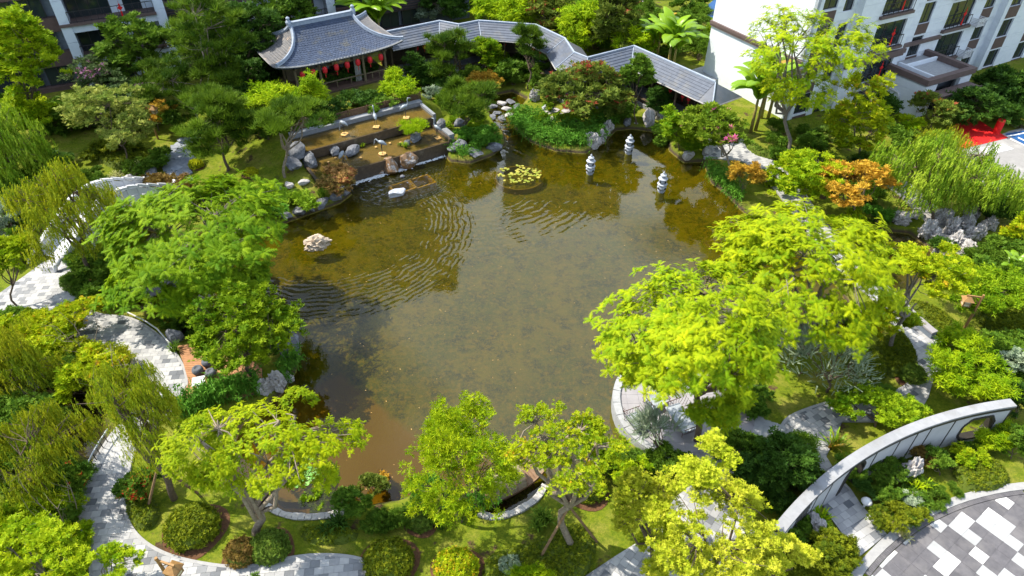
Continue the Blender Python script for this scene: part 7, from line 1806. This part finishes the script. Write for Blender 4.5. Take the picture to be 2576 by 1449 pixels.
# ---- filler planting, grass tufts and fallen leaves
rng = np.random.default_rng(77)
FILL = [('mid', [(1820,1150),(1900,1110),(2030,1160),(2060,1200),(1960,1290),(1900,1260)], 14, .75, 'leafy shrub packed below the terrace steps', 'shrubs below the steps'),
        ('dark', [(560,180),(700,120),(760,200),(640,260),(560,280)], 16, 1.1, 'shady understorey shrub left of the pavilion', 'shrubs left of the pavilion'),
        ('mid', [(0,300),(120,330),(200,330),(330,330),(420,300),(380,260),(150,300),(0,280)], 22, 1.1, 'understorey shrub along the shaded block', 'shrubs along the shaded block'),
        ('dark', [(760,232),(980,205),(990,225),(800,262)], 12, .6, 'fern shrub in the bed before the pavilion deck', 'shrubs before the pavilion'),
        ('mid', [(1040,215),(1170,190),(1300,150),(1390,180),(1400,215),(1250,230),(1180,225)], 22, .8, 'shrub in the bed between walkway and inlet', 'shrubs before the walkway'),
        ('mid', [(1000,40),(1300,70),(1500,130),(1640,150),(1790,150),(1790,60),(1400,10),(1000,0)], 46, 1.5, 'background shrub behind the walkway', 'shrubs behind the walkway'),
        ('dark', [(2380,300),(2440,250),(2576,220),(2700,240),(2576,330),(2540,310),(2490,290),(2440,280)], 22, 1.3, 'dark shrub of the bed below the white wing', 'shrubs below the white wing'),
        ('mid', [(1880,330),(2000,330),(2060,370),(2200,420),(2260,460),(2210,520),(2080,470),(2000,420),(1920,370)], 20, .9, 'shrub in the bed behind the paved path', 'shrubs behind the paved path'),
        ('lime', [(2060,545),(2150,560),(2230,640),(2220,700),(2180,650),(2110,590)], 10, .8, 'lime shrub between the paved path and the dark pool', 'shrubs beside the dark pool'),
        ('mid', [(2430,680),(2576,640),(2640,720),(2576,750),(2470,760)], 12, 1.0, 'shrub in the bed below the rockery', 'shrubs below the rockery'),
        ('mid', [(2400,900),(2576,880),(2640,960),(2560,1000),(2440,1000)], 12, 1.0, 'shrub around the bamboo clump', 'shrubs round the bamboo'),
        ('mid', [(2150,1190),(2250,1140),(2400,1090),(2540,1060),(2560,1100),(2420,1150),(2300,1215),(2200,1240)], 16, .36, 'low shrub along the inside of the curved wall', 'shrubs along the wall'),
        ('mid', [(2200,1250),(2300,1240),(2400,1235),(2340,1290),(2260,1320)], 12, .45, 'low mound shrub by the plaza kerb', 'shrubs by the plaza kerb'),
        ('hedge', [(1990,1380),(2060,1350),(2130,1400),(2140,1440),(2060,1470),(1980,1470)], 14, .5, 'yellow green low shrub at the plaza corner', 'shrubs at the plaza corner'),
        ('yellow', [(-40,820),(90,820),(190,870),(180,950),(80,940),(-40,960)], 16, .9, 'yellowing shrub between the left paths and the creek', 'shrubs above the creek'),
        ('willow', [(190,870),(300,910),(340,960),(345,1000),(300,1060),(240,1000)], 12, .8, 'loose shrub on the inner side of the curved path', 'shrubs inside the path curve'),
        ('mid', [(-60,1060),(80,1040),(120,1100),(200,1180),(190,1260),(60,1260),(-60,1200)], 18, .9, 'shrub along the left creek bank', 'shrubs along the creek bank'),
        ('lime', [(-60,1300),(180,1290),(210,1380),(215,1449),(-60,1500)], 20, .9, 'lime shrub filling the lower left border', 'shrubs of the lower left border'),
        ('mid', [(0,500),(120,500),(160,560),(110,640),(0,690)], 14, .9, 'shrub behind the arch bridge willow', 'shrubs behind the bridge willow'),
        ('mid', [(190,650),(290,660),(300,720),(330,770),(240,775),(200,730)], 12, .6, 'shrub on the bank between bridge and junction', 'shrubs at the bridge foot'),
        ('green', [(380,560),(440,560),(450,520),(540,480),(680,490),(690,540),(560,550)], 12, .7, 'shrub on the bank behind the big fine leaved tree', 'shrubs behind the fine leaved tree'),
        ('mid', [(480,830),(560,820),(700,800),(720,850),(700,900),(600,870),(500,860)], 12, .6, 'shrub on the bank below the deck tree', 'shrubs below the deck tree'),
        ('green', [(1310,290),(1400,340),(1500,330),(1540,290),(1480,272),(1380,255),(1330,262)], 14, .5, 'low green plant covering the island under the bottlebrush', 'plants covering the island'),
        ('green', [(1100,290),(1130,262),(1180,280),(1255,330),(1250,360),(1180,372),(1150,345)], 18, .5, 'low fern plant on the bank point', 'ferns on the bank point'),
        ('mid', [(0,430),(130,430),(240,440),(300,470),(200,490),(0,500)], 16, .8, 'low bush between the left willow and the bridge', 'bushes behind the bridge'),
        ('mid', [(640,345),(720,335),(770,350),(790,372),(740,400),(660,400)], 15, .6, 'leafy bush left of the stepped pools', 'bushes left of the pools'),
        ('mid', [(880,1310),(1000,1290),(1120,1290),(1100,1330),(960,1330)], 9, .4, 'low shrub in the lower bank bed', 'shrubs in the lower bank bed'),
        ('mid', [(1540,1140),(1700,1160),(1720,1190),(1640,1230),(1560,1190)], 10, .55, 'shrub packed in front of the terrace wall', 'shrubs before the terrace')]
vm = {}
for lm, poly_px, n, s, la_, grp in FILL:
    poly = GP(poly_px); a = np.array(poly); (x0, y0), (x1, y1) = a.min(0), a.max(0)
    if lm not in vm:
        vm[lm] = []
        for k in range(3):
            r_ = np.random.default_rng(k + 40); kd = ('broad', 'fine', 'lance')[k]; me_, cc = crown_mesh(r_, kd, (0, 0, .55), (1, 1, .7), LM[lm], .9, 1.0, -.2, 1.0, px=900)
            mb = MB()
            for c in cc[:8]: limb(mb, r_, (0, 0, -.1), c, .03, .01, 3, 0, 4)
            vm[lm].append((me_, mb.mesh('stems', M['bark'])))
    done = 0; tries = 0; pts = []
    while done < n and tries < 600:
        tries += 1; x, y = rng.uniform(x0, x1), rng.uniform(y0, y1)
        if not inside(np.array([x]), np.array([y]), poly)[0]: continue
        if any((x - u) ** 2 + (y - v) ** 2 < (s * .9) ** 2 for u, v in pts): continue
        pts.append((x, y)); done += 1; vi = int(rng.integers(3)); t = thing({'mid': 'green_bush', 'dark': 'dark_bush', 'lime': 'lime_bush'}.get(lm, 'yellow_bush'), ('broad leaved ', 'fine leaved ', 'narrow leaved ')[vi] + la_, 'shrub', (x, y, zg(x, y)), rng.uniform(0, 6.28), grp); q = s * rng.uniform(.75, 1.25); t.scale = (q, q, q * rng.uniform(.8, 1.2)); cm_, sm_ = vm[lm][vi]; part('crown', cm_, t); part('stems', sm_, t)
def scatter_grass(poly_px, n, s, label, lm='grassy'):
    poly = GP(poly_px); a = np.array(poly); (x0, y0), (x1, y1) = a.min(0), a.max(0); px, py = rng.uniform(x0, x1, n), rng.uniform(y0, y1, n); k = inside(px, py, poly); px, py = px[k], py[k]; pz = height(px, py); k = pz > -.12; px, py, pz = px[k], py[k], pz[k]; m = len(px)
    V, F, kv = inst('tuft', np.stack([px, py, pz - .01], -1), rng.normal(size=(m, 3)) * np.array((1, 1, .05)), np.array((0, 0, 1.0)) + rng.normal(size=(m, 3)) * .15, s * rng.uniform(.6, 1.3, m))
    tag(link(bpy.data.objects.new('grass', np_mesh('grass', V, F, LM[lm], np.repeat(rng.random(m), kv)))), label, 'grass', kind='stuff')
scatter_grass([(318,1230),(500,1220),(640,1300),(860,1310),(1010,1270),(1230,1310),(1380,1230),(1560,1190),(1720,1200),(1640,1330),(1470,1449),(1000,1449),(870,1395),(690,1405),(560,1420),(380,1370)], 6000, .06, 'short lawn grass along the lower bank')
scatter_grass([(100,340),(500,310),(760,430),(700,470),(380,470),(130,430)], 3000, .11, 'short lawn grass of the upper left garden')
scatter_grass([(1960,280),(2100,300),(2120,350),(1990,360)], 1500, .10, 'short lawn grass before the white block')
# fallen leaves floating on the pond
fl = MB(); a = np.array(POND); rr = random.Random(5)
for k in range(260):
    x, y = rr.uniform(-12, 14), rr.uniform(17, 47)
    if not inside(np.array([x]), np.array([y]), POND)[0]: continue
    s = rr.uniform(.02, .05); q = rr.uniform(0, 6.28); fl.add([(x + s * math.cos(q), y + s * math.sin(q), WATER_Z + .008), (x - s * .5 * math.sin(q), y + s * .5 * math.cos(q), WATER_Z + .012), (x - s * math.cos(q), y - s * math.sin(q), WATER_Z + .008), (x + s * .5 * math.sin(q), y - s * .5 * math.cos(q), WATER_Z + .012)], [(0, 1, 2, 3)])
tag(link(bpy.data.objects.new('fallen_leaves', fl.mesh('fallen_leaves', M['ochre']))), 'scattered fallen leaves floating on the pond', 'leaves', kind='stuff')
